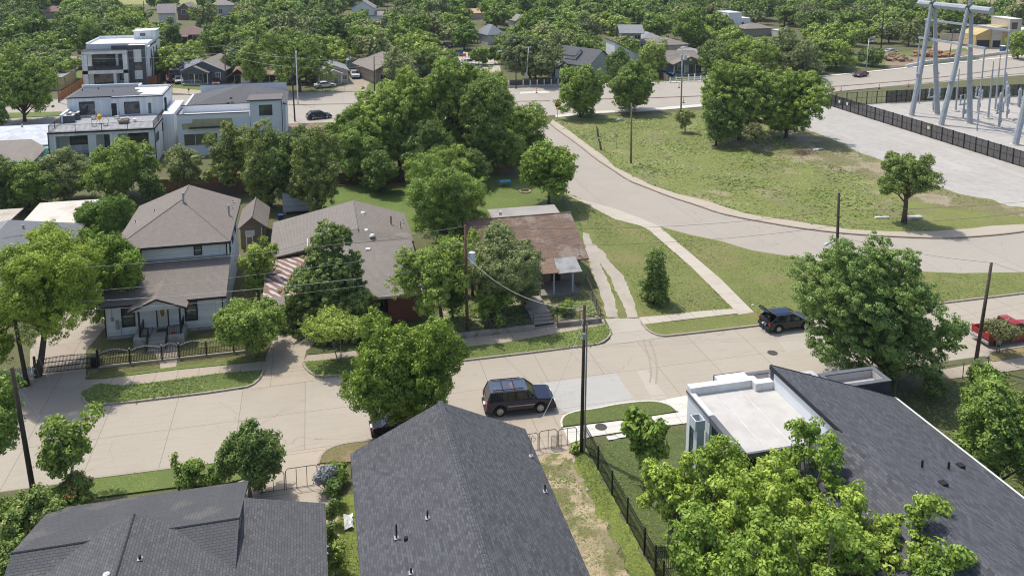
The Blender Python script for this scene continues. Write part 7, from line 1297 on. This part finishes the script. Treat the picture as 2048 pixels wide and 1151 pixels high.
# ================================================================ fences, gates, signs and small things
def fthing(name, label, a, b_, z=0, cat='fence'):
    a, b_ = Vector((a[0], a[1], z)), Vector((b_[0], b_[1], z)); return thing(name, label, cat, a, math.atan2(b_.y-a.y, b_.x-a.x)), (b_-a).length
# ornamental black fence with white spear tips
TIP = M('white spear tips', (.6, .6, .6)); FV = 67.05
segs = [(-17.45, -15.1), (-15.1, -12.7), (-12.7, -11.4), (-11.4, -9.3), (-9.3, -7.15), (-7.15, -5.3)]
t, L_ = fthing('ornamental_fence', 'black ornamental iron fence with arched panels and white spear tips before the white house', (-17.45, FV), (-5.3, FV), .12)
MB().box(0, -.12, -.12, L_, .12, .04).build('plinth', SWK, t)
for a, b_ in segs:
    w_ = b_-a; x0 = a+17.45; pn = MB(); tp = MB(); arch = lambda k: 1.0+.28*math.sin(math.pi*k)
    for z in (.12, .62): pn.box(x0, -.015, z, x0+w_, .015, z+.04)
    pts = [(x0+w_*k/10, 0, arch(k/10)) for k in range(11)]; pn.tube(pts, .022, 4); pn.tube([(p[0], p[1], p[2]-.14) for p in pts], .018, 4)
    n = int(w_/.115)
    for i in range(1, n): k = i/n; x = x0+w_*k; z = arch(k); pn.box(x-.011, -.011, .1, x+.011, .011, z+.02); tp.tube([(x, 0, z+.02), (x, 0, z+.06), (x, 0, z+.15)], [.015, .045, .006], 4); 
    for i in range(0, n*2): x = x0+w_*(i+.5)/(n*2); pn.box(x-.008, -.008, .1, x+.008, .008, .64)
    for i in range(0, n*2, 2): x = x0+w_*(i+.5)/(n*2); tp.tube([(x, 0, .62), (x, 0, .74)], [.025, .004], 4)
    p_ = pn.build('panel', RUB, t); tp.build('spear_tips', TIP, p_)
for a in [s[0] for s in segs] + [-5.3]: x = a+17.45; p_ = MB().box(x-.055, -.055, 0, x+.055, .055, 1.22).build('post', RUB, t); MB().tube([(x, 0, 1.22), (x, 0, 1.3), (x, 0, 1.36)], [.03, .06, .02], 6).build('finial', TIP if a < -8 else RUB, p_)
t, L_ = fthing('sliding_gate', 'black sliding driveway gate with white spear tips left of the ornamental fence', (-21.9, FV-.05), (-17.55, FV), .03, 'gate'); pn = MB(); tp = MB()
for z in (.08, .5, .9): pn.box(0, -.02, z, L_, .02, z+.06)
pts = [(L_*k/10, 0, 1.2+.14*math.sin(math.pi*k/10)) for k in range(11)]; pn.tube(pts, .03, 4)
for i in range(int(L_/.1)): x = i*.1; z = 1.2+.14*math.sin(math.pi*x/L_); pn.box(x-.012, -.012, .08, x+.012, .012, z+.03); 
for i in range(0, int(L_/.1), 2): x = i*.1; z = 1.2+.14*math.sin(math.pi*x/L_); tp.tube([(x, 0, z), (x, 0, z+.15)], [.028, .004], 4); tp.tube([(x, 0, .93), (x, 0, 1.05)], [.025, .004], 4)
pn.build('frame', RUB, t); tp.build('spear_tips', TIP, t)
for x in (-.08, L_+.08): MB().box(x-.08, -.08, 0, x+.08, .08, 1.55).build('post', RUB, t)
MB().box(L_-.5, .1, 0, L_-.1, .45, .8).build('gate_motor', RUB, t)
# picket fence
a, b_ = P(-60, 772), P(72, 757); t, L_ = fthing('picket_fence', 'white picket fence at the left edge beside the left-edge pole', a, b_); mb = MB(); mb.box(0, -.02, .3, L_, .02, .38).box(0, -.02, .8, L_, .02, .88); mb.build('rails', WTR, t); mb = MB()
for i in range(int(L_/.15)): mb.prism([(i*.15, -.045), (i*.15+.1, -.045), (i*.15+.1, -.022), (i*.15, -.022)], .08, 1.05+.04*(i % 2))
mb.build('pickets', M('weathered white pickets', (.42, .42, .41), ns=3), t)
# wooden fences
def wood_fence(label, px, h_, m, name='wooden_fence'):
    pts = ppoly(px); t = thing(name, label, 'fence', (pts[0][0], pts[0][1], 0)); o = Vector((*pts[0], 0))
    for a, b_ in zip(pts, pts[1:]):
        a, b_ = Vector((*a, 0))-o, Vector((*b_, 0))-o; n = max(1, round((b_-a).length/2.4)); MB().bar(a+Vector((0, 0, h_/2+.03)), b_+Vector((0, 0, h_/2+.03)), .03, h_-.05).build('boards', m, t)
        for i in range(n+1): p = a.lerp(b_, i/n); MB().box(p.x-.06, p.y-.06, 0, p.x+.06, p.y+.06, h_+.05).build('post', m, t)
OBR = M('orange new planks', (.40, .20, .085), 'planks'); DBR = M('dark old planks', (.115, .075, .055), 'planks'); CDR = M('cedar planks', (.27, .12, .06), 'planks'); GBR = M('brown fence planks', (.20, .125, .09), 'planks')
wood_fence('new orange plank fence behind the white two-storey house roof', [(318, 388), (400, 384), (505, 372)], 2.0, OBR); wood_fence('old dark plank fence in front of the orange one', [(395, 396), (530, 386)], 1.9, DBR); wood_fence('brown plank fence under the central trees left of the curved road', [(905, 352), (1028, 346)], 2.1, GBR)
wood_fence('cedar plank fence at the right wall of the three-storey house', [(297, 172), (316, 170), (352, 132)], 2.2, CDR); wood_fence('low orange plank fence below the yellow house', [(118, 202), (166, 172), (166, 158)], 1.7, M('orange cedar planks', (.42, .17, .07), 'planks')); wood_fence('grey-brown plank fence left of the blue saloon', [(1305, 146), (1336, 164)], 1.6, M('grey brown planks', (.25, .2, .15), 'planks')); wood_fence('dark plank fence behind the brick house lawn', [(640, 372), (800, 366), (905, 360)], 1.8, DBR)
# pipe gates
def pipe_gate(name, label, u0, u1, v, h_, bars, z=.02, m=None, lean=0):
    t = thing(name, label, 'gate', (u0, v, z)); w_ = u1-u0; m = m or M('weathered pipe', (.14, .13, .12), rough=.6); MB().tube([(0, 0, 0), (0, 0, h_-.15), (.12, 0, h_), (w_-.12, 0, h_), (w_, 0, h_-.15), (w_, 0, 0)], .028, 6).build('frame', m, t)
    for i in range(bars): x = w_*(i+1)/(bars+1); MB().tube([(x, 0, 0), (x, 0, h_)], .022, 5).build('upright', m, t)
    MB().tube([(0, 0, .06), (w_, 0, .06)], .022, 5).build('bottom_rail', m, t); return t
pipe_gate('pipe_gate', 'left leaf of the arched pipe gate beside the round shrub', -3.93, -2.6, 48.4, 1.3, 1); pipe_gate('pipe_gate', 'right leaf of the arched pipe gate next to the silvery creeper', -2.5, -.6, 48.4, 1.42, 2)
pipe_gate('pipe_gate', 'short pipe fence piece between silvery creeper and the centre roof', .4, 2.6, 48.6, 1.0, 1); pipe_gate('pipe_gate', 'first leaf of the pipe gate right of the centre roof', 12.7, 13.85, 48.6, 1.3, 1); pipe_gate('pipe_gate', 'middle leaf of the pipe gate right of the centre roof', 13.95, 15.2, 48.65, 1.35, 1); pipe_gate('pipe_gate', 'last leaf of the pipe gate touching the tall pole', 15.3, 16.6, 48.7, 1.25, 1)
t = thing('mesh_wicket', 'small rusty wire-mesh wicket leaning on the pipe gate right of the centre roof', 'gate', (14.75, 48.5, .02)); mb = MB(); mb.tube([(0, 0, .05), (0, 0, .95), (.75, 0, .95), (.75, 0, .05), (0, 0, .05)], .022, 5); mb.build('frame', M('weathered pipe', ()), t); mb = MB()
for i in range(1, 10): mb.box(i*.075-.005, -.005, .05, i*.075+.005, .005, .95); mb.box(0, -.006, .05+i*.09-.005, .75, .006, .05+i*.09+.005)
mb.build('wire_mesh', M('rusty wire', (.16, .13, .11)), t)
# black iron fence beside the modern house
def iron_fence(label, a, b_, h_, step=2.55):
    t, L_ = fthing('iron_fence', label, a, b_, .03); mb = MB()
    for z in (.12, h_-.3, h_-.06): mb.box(0, -.018, z, L_, .018, z+.035)
    t_r = mb.build('rails', RUB, t); mb = MB()
    for i in range(int(L_/.125)): mb.box(i*.125-.009, -.009, .05, i*.125+.009, .009, h_)
    mb.build('pickets', RUB, t)
    for i in range(int(L_/step)+1): MB().box(i*step-.045, -.045, 0, i*step+.045, .045, h_+.12).build('post', RUB, t)
iron_fence('long black iron picket fence running from the tall pole towards the bottom edge', (17.1, 48.3), (17.1, 30), 1.55); iron_fence('short black iron picket fence turning right under the foreground tree', (17.15, 36.7), (19.6, 36.6), 1.55)
a, b_ = (10.3, 65.35), (18.1, 65.35); t, L_ = fthing('yard_railing', 'rusty thin railing on the garden wall left of the cottage steps', a, b_, .48); railing(t, [(0, 0, 0), (L_, 0, 0)], .95, M('rusty rail', (.10, .085, .075)), gap=.14)
t, L_ = fthing('yard_railing', 'dark railing on the garden wall right of the cottage steps', (20.3, 65.35), (24.35, 65.35), .48); railing(t, [(0, 0, 0), (L_, 0, 0)], .8, M('rusty rail', ()), gap=.14)
t, L_ = fthing('yard_railing', 'thin railing running from the cottage corner down to the garden wall end', (24.4, 65.5), (25.6, 73.2), .1); railing(t, [(0, 0, 0), (L_, 0, 0)], 1.1, M('rusty rail', ()), gap=.3)
def chain(label, px, h_=1.3, z=0):
    pts = ppoly(px); a = pts[0]; t = thing('chain_link_fence', label, 'fence', (a[0], a[1], z)); gm = M('chain link grey', (.17, .17, .17), rough=.6)
    for p, q in zip(pts, pts[1:]):
        p, q = Vector((p[0]-a[0], p[1]-a[1], 0)), Vector((q[0]-a[0], q[1]-a[1], 0)); MB().tube([p+Vector((0, 0, h_)), q+Vector((0, 0, h_))], .022, 5).build('top_rail', gm, t); n = max(1, round((q-p).length/2.6))
        for i in range(n+1): c = p.lerp(q, i/n); MB().cyl(c.x, c.y, 0, h_+.05, .032, 6).build('post', gm, t)
        mb = MB(); d = q-p; L2 = d.length; k = int(L2/.22)
        for i in range(k): 
            for s in (1, -1):
                x0 = i/k; x1 = min(1, max(0, (i+s*5)/k)); mb.bar(p+d*x0+Vector((0, 0, .05)), p+d*x1+Vector((0, 0, .05+(h_-.1)*abs(x1-x0)*k/5)), .006, .006)
        mb.build('mesh_wires', gm, t)
chain('chain-link fence in the shade right of the modern house', [(1790, 792), (1860, 768), (1925, 757)]); chain('chain-link fence at the right edge below the sapling', [(1925, 757), (1975, 742), (2060, 775)]); chain('chain-link fence in front of the pale bungalow', [(600, 184), (690, 183)], 1.1); chain('chain-link fence right of the dirt drive', [(735, 182), (800, 181)], 1.3); chain('chain-link fence at the back of the cottage lawn by the fig tree', [(985, 345), (1120, 390), (1135, 430)], 1.2)
t, L_ = fthing('white_rail_fence', 'white post and rail fence in front of the green bungalow', P(1340, 166), P(1425, 160)); mb = MB(); mb.box(0, -.04, .5, L_, .04, .62).box(0, -.04, 1.0, L_, .04, 1.12); mb.build('rails', WTR, t)
for i in range(8): MB().box(L_*i/7-.1, -.1, 0, L_*i/7+.1, .1, 1.35+(.5 if i in (3, 4) else 0)).build('post', WTR, t)
t, L_ = fthing('white_post_fence', 'dark fence with white posts on a low wall at the side street corner', P(1018, 176), P(1130, 172)); MB().box(0, -.15, 0, L_, .15, .55).build('low_wall', M('pale low wall', (.4, .38, .34)), t); MB().box(0, .2, .5, L_, .24, 1.8).build('dark_mesh', msh, t)
for i in range(9): MB().box(L_*i/8-.09, -.02, .55, L_*i/8+.09, .16, 1.75).build('post', WTR, t)
# concrete barrier and construction clutter
pts = ppoly([(1812, 136), (1850, 128), (1950, 116), (2060, 102)]); mb = MB()
for (a, b_) in zip(pts, pts[1:]): mb.bar((*a, .45), (*b_, .45), .45, .9)
tag(mb.build('concrete_barrier', M('white barrier concrete', (.6, .59, .55))), 'long white concrete barrier along the far kerb behind the gantry', 'barrier')
for i, (x, y, r_, hh, lb) in enumerate(((1785, 120, 4.2, 2.0, 'left brown dirt mound beside the white parked car'), (1800, 122, 3.2, 1.2, 'small dirt heap right of the left brown mound'), (1860, 112, 5.5, 1.8, 'long reddish dirt mound behind the gantry legs'), (1885, 113, 4.0, 1.2, 'low reddish dirt mound right of the long one'))):
    q = P(x, y); me = bpy.data.meshes.new('dirt_mound'); bm = bmesh.new(); bmesh.ops.create_icosphere(bm, subdivisions=4, radius=1); rg = random.Random(i)
    from mathutils import noise as mn
    for v in bm.verts: k = 1+.45*mn.noise(v.co*2.3+Vector((i*7, 0, 0)))+.18*mn.noise(v.co*7); v.co = Vector((v.co.x*r_*k, v.co.y*r_*.6*k, max(-.02, v.co.z)*hh*k))
    bm.to_mesh(me); bm.free(); me.materials.append(M('dug earth' if i < 2 else 'red dug earth', (.27, .19, .11) if i < 2 else (.30, .17, .09), ns=1.5, var=.35)); o = bpy.data.objects.new('dirt_mound', me); COL.objects.link(o); o.location = (*q, 0); tag(o, lb, 'dirt mound')
t = thing('portable_toilet', 'blue portable toilet with white roof in front of the tan building', 'portable toilet', (*P(2005, 106), 0)); MB().box(-.6, -.6, 0, .6, .6, 2.1).build('cabin', M('toilet blue', (.03, .10, .18)), t); MB().slab([(-.65, -.65, 2.2), (.65, -.65, 2.2), (.65, .65, 2.3), (-.65, .65, 2.3)], .15).build('roof', WTR, t); MB().box(-.4, -.63, .1, .4, -.602, 1.9).build('door', M('toilet door blue', (.04, .12, .2)), t)
ORG = M('safety orange', (.75, .12, .03))
for i, (x, y, lb) in enumerate(((1073, 186, 'orange marker post on the white pavement island left of the stop sign'), (1358, 176, 'orange marker post at the avenue kerb left of the tall grey pole'), (1367, 206, 'orange marker post at the foot of the tall grey pole'), (1682, 182, 'orange marker post at the left end of the back fence'), (1758, 178, 'orange marker post on the avenue kerb behind the back fence'), (1817, 174, 'orange marker post behind the left gantry leg'))):
    t = thing('marker_post', lb, 'marker', (*P(x, y), 0), 0, 'orange marker posts along the avenue'); MB().cyl(0, 0, 0, .12, .25, 10).build('base', TYR, t); MB().cyl(0, 0, .12, 1.15, .07, 8).build('tube', ORG, t); MB().cyl(0, 0, .7, .85, .075, 8).build('band', WTR, t)
t = thing('road_works_barrier', 'orange road works frames at the end of the side street', 'barrier', (*P(932, 118), 0)); 
for x in (-1.2, .6): MB().box(x, -.1, .9, x+1.2, .05, 1.6).build('panel', ORG, t); MB().box(x+.1, -.05, 0, x+.2, .05, 1.0).build('leg', ORG, t); MB().box(x+1.0, -.05, 0, x+1.1, .05, 1.0).build('leg', ORG, t)
t = thing('dumpster', 'blue skip under the trees up the side street', 'skip', (*P(913, 112), 0)); mb = MB(); mb.v += [(-1.6, -.9, .1), (1.6, -.9, .1), (1.6, .9, .1), (-1.6, .9, .1), (-1.9, -1, 1.7), (1.9, -1, 1.7), (1.9, 1, 1.7), (-1.9, 1, 1.7)]; mb.f += [(0, 3, 2, 1), (0, 1, 5, 4), (1, 2, 6, 5), (2, 3, 7, 6), (3, 0, 4, 7)]; mb.mi += [0]*5; mb.build('bin', M('skip blue', (.03, .12, .28)), t); MB().box(-1.95, -1.05, 1.7, 1.95, 1.05, 1.78).build('lid', BPL, t)
# stop sign
q = P(1115, 237); t = thing('stop_sign', 'red octagonal stop sign where the curved road meets the avenue', 'stop sign', (q[0], q[1], 0), rad(-12)); MB().cyl(0, 0, 0, 3.0, .045, 8).build('post', STL, t)
mb = MB(); R8 = .62; o8 = [(R8*math.cos(math.pi/8+k*math.pi/4), R8*math.sin(math.pi/8+k*math.pi/4)) for k in range(8)]
def disc(mb, pts, y0, y1, cz): n = len(mb.v); k = len(pts); mb.v += [(a, y0, cz+b_) for a, b_ in pts] + [(a, y1, cz+b_) for a, b_ in pts]; mb.f += [tuple(range(n, n+k)), tuple(n+k+i for i in reversed(range(k)))] + [(n+i, n+k+i, n+k+(i+1) % k, n+(i+1) % k) for i in range(k)]; mb.mi += [0]*(k+2)
disc(mb, o8, -.075, -.05, 2.75); pl_ = mb.build('plate', M('sign white', (.7, .7, .7)), t); mb = MB(); disc(mb, [(a*.93, b_*.93) for a, b_ in o8], -.085, -.078, 2.75); mb.build('red_face', M('stop red', (.50, .015, .02)), pl_)
cu = bpy.data.curves.new('STOP', 'FONT'); cu.body = 'STOP'; cu.size = .42; cu.align_x = 'CENTER'; cu.align_y = 'CENTER'; cu.extrude = .003; co = bpy.data.objects.new('tmp', cu); COL.objects.link(co); dg = bpy.context.evaluated_depsgraph_get(); tm_ = bpy.data.meshes.new_from_object(co.evaluated_get(dg)); bpy.data.objects.remove(co); lo = bpy.data.objects.new('lettering', tm_); COL.objects.link(lo); tm_.materials.clear(); tm_.materials.append(M('sign white', ())); lo.parent = pl_; lo.location = (0, -.091, 2.75); lo.rotation_euler = (rad(90), 0, 0)
mb = MB(); mb.box(-.28, -.07, 1.9, .28, -.05, 2.05); mb.build('small_plate', M('stop red', ()), t)
t = thing('road_sign', 'small sign on a thin post in the meadow near the pale wooden pole', 'sign', (*P(1233, 296), 0), rad(-60)); MB().cyl(0, 0, 0, 2.4, .035, 6).build('post', STL, t); MB().box(-.25, -.06, 1.8, .25, -.04, 2.4).build('plate', STL, t)
for x, y, yt, dx, lb in ((1196, 274, 252, -3, 'broken grey stump of a post in the meadow, upper one beside the road'), (1202, 300, 276, -5, 'split weathered post stump in the meadow, lower one beside the road')):
    q = P(x, y); h_ = height(x, y, yt); t = thing('post_stump', lb, 'stump', (q[0], q[1], 0)); MB().tube([(0, 0, 0), (dx*.04, 0, h_*.6), (dx*.1, .05, h_)], [.2, .17, .09], 7).build('stem', M('weathered grey wood', (.17, .15, .13), ns=4, var=.4), t); MB().tube([(dx*.05, 0, h_*.5), (dx*.05+.3, .1, h_*.75)], [.1, .04], 5).build('splinter', M('weathered grey wood', ()), t)
# things in gardens
t = thing('storage_container', 'white wooden storage container behind the brick house', 'container', (*P(566, 430), 0)); MB().box(0, 0, .35, 3.6, 5.5, 2.75).build('body', M('white worn boards', (.48, .50, .53), 'siding', p=(9, .3, .02)), t); MB().box(-.05, -.05, 2.752, 3.65, 5.55, 2.85).build('roof', M('grey sheet', (.3, .31, .32)), t)
for x in (.05, 1.83): MB().box(x, -.04, .4, x+1.72, -.002, 2.65).build('door', M('white worn boards', ()), t)
mb = MB(); [mb.box(x, y, 0, x+.3, y+.3, .34) for x in (.1, 3.2) for y in (.1, 5)]; mb.build('blocks', CNC, t)
t = thing('wheelie_bin', 'blue wheelie bin beside the white storage container', 'bin', (*P(562, 446), 0)); mb = MB(); mb.tube([(0, 0, .05), (0, 0, 1.0)], [.26, .34], 4); mb.build('body', M('bin blue', (.03, .06, .16)), t); MB().box(-.3, -.3, 1.002, .3, .3, 1.07).build('lid', M('bin blue', ()), t)
t = thing('wheelie_bin', 'dark blue bin beside the grey flat-roofed shed', 'bin', (*P(990, 396+45), 0)); mb = MB(); mb.tube([(0, 0, .05), (0, 0, 1.0)], [.3, .38], 4); mb.build('body', M('bin blue', ()), t); MB().box(-.33, -.33, 1.002, .33, .33, 1.07).build('lid', M('bin blue', ()), t)
t = thing('garden_table', 'small light blue garden table on the lawn under the central trees', 'table', (*P(1010, 372), 0)); MB().box(-.8, -.5, .7, .8, .5, .76).build('top', M('sky blue paint', (.06, .30, .5)), t)
for a in (-.7, .7):
    for b_ in (-.4, .4): MB().box(a-.04, b_-.04, 0, a+.04, b_+.04, .7).build('leg', M('sky blue paint', ()), t)
t = thing('swimming_ring', 'stone fire ring on the lawn near the fig tree', 'fire ring', (*P(1050, 384), 0)); 
mb = MB(); [mb.box(.7*math.cos(a)-.13, .7*math.sin(a)-.13, 0, .7*math.cos(a)+.13, .7*math.sin(a)+.13, .22) for a in [k*math.pi/6 for k in range(12)]]; mb.build('stones', M('ring stone', (.45, .33, .22), ns=5, var=.3), t); t.name = 'fire_ring'
q = P(1805, 440); t = thing('concrete_debris', 'white broken concrete pieces lying under the lone clumpy tree', 'debris', (q[0], q[1], .05)); MB().bar((-3, 1.2, .12), (-1.2, .9, .12), .25, .2).build('beam', WH2, t); MB().box(1.0, -.2, 0, 2.8, .5, .25).build('slab', M('ring stone pale', (.5, .48, .44), ns=4, var=.3), t)
q = P(1605, 308); t = thing('brush_pile', 'heap of dead branches on the worn ground near the gravel', 'brush pile', (q[0], q[1], .05)); rg = random.Random(2); mb = MB()
for i in range(60): a = rg.uniform(0, 6.28); c, s = math.cos(a), math.sin(a); x, y = rg.gauss(0, .7), rg.gauss(0, .5); mb.tube([(x-c, y-s, rg.uniform(0, .3)), (x, y, rg.uniform(.2, .6)), (x+c*.9, y+s*.9, rg.uniform(0, .5))], [.03, .03, .012], 4)
mb.build('branches', M('dead wood', (.16, .13, .10)), t)
q = P(1635, 300); tag(MB().slab([(-1, -.4, .1), (.9, -.3, .16), (1.1, .4, .1), (-.8, .5, .2)], .03).build('plastic_sheet', M('white plastic', (.6, .6, .6)), loc=(q[0], q[1], .05)), 'crumpled white plastic sheet on the ground beside the brush pile', 'plastic sheet')
q = P(1085, 668); 
t = thing('garden_sheet', 'crumpled clear plastic sheet on the grass beside the centre roof', 'plastic sheet', (*P(697, 1048), .1)); me = MB(); rg = random.Random(4)
G_ = [[(-.25+.5*i/4+rg.uniform(-.05, .05), -.6+1.2*j/6, .05+rg.uniform(0, .2)) for i in range(5)] for j in range(7)]
for j in range(6):
    for i in range(4): me.face([G_[j][i], G_[j][i+1], G_[j+1][i+1], G_[j+1][i]])
me.build('film', M('clear film', (.5, .52, .52), rough=.2, spec=.8), t)
for x, y, lb in ((1505, 612, 'white scrap of litter on the lawn right of the diagonal pavement'),): tag(MB().box(-.12, -.08, 0, .12, .08, .1).build('litter', WTR, loc=(*P(x, y), .07), bevel=.03), lb, 'litter')
t = thing('toy_basketball', 'orange ball on the porch of the white two-storey house', 'ball', (-12.3, 70.3, .95)); t.name = 'basketball'; bm = bmesh.new(); bmesh.ops.create_uvsphere(bm, u_segments=16, v_segments=10, radius=.14); me = bpy.data.meshes.new('ball'); bm.to_mesh(me); bm.free(); me.materials.append(ORG); o = bpy.data.objects.new('shell', me); COL.objects.link(o); o.parent = t; MB().tube([(.142*math.cos(a), .142*math.sin(a), 0) for a in [k*math.pi/8 for k in range(17)]], .006, 4).build('seam', BPL, t)
for x, y, lb in ((1000, 170, 'white mailbox post behind the trees'),): pass
t = thing('mailbox', 'dark mailbox on a post on the lawn in front of the solar bungalow', 'mailbox', (*P(378, 190), 0)); MB().cyl(0, 0, 0, 1.1, .05, 6).build('post', TRIM, t); MB().box(-.15, -.25, 1.1, .15, .25, 1.4).build('box', TRIM, t)
# ================================================================ thin summer haze
hz = MB(); hz.box(-700, -60, -1, 900, 760, 36.5); ho = hz.build('haze', None or bpy.data.materials.new('thin haze')); tag(ho, kind='stuff')
hm = ho.data.materials[0]; hm.use_nodes = True; hn = hm.node_tree; hn.nodes.remove(hn.nodes['Principled BSDF']); pv = hn.nodes.new('ShaderNodeVolumePrincipled'); pv.inputs['Color'].default_value = (.86, .91, 1, 1); pv.inputs['Density'].default_value = .00012; hn.links.new(pv.outputs[0], hn.nodes['Material Output'].inputs['Volume'])
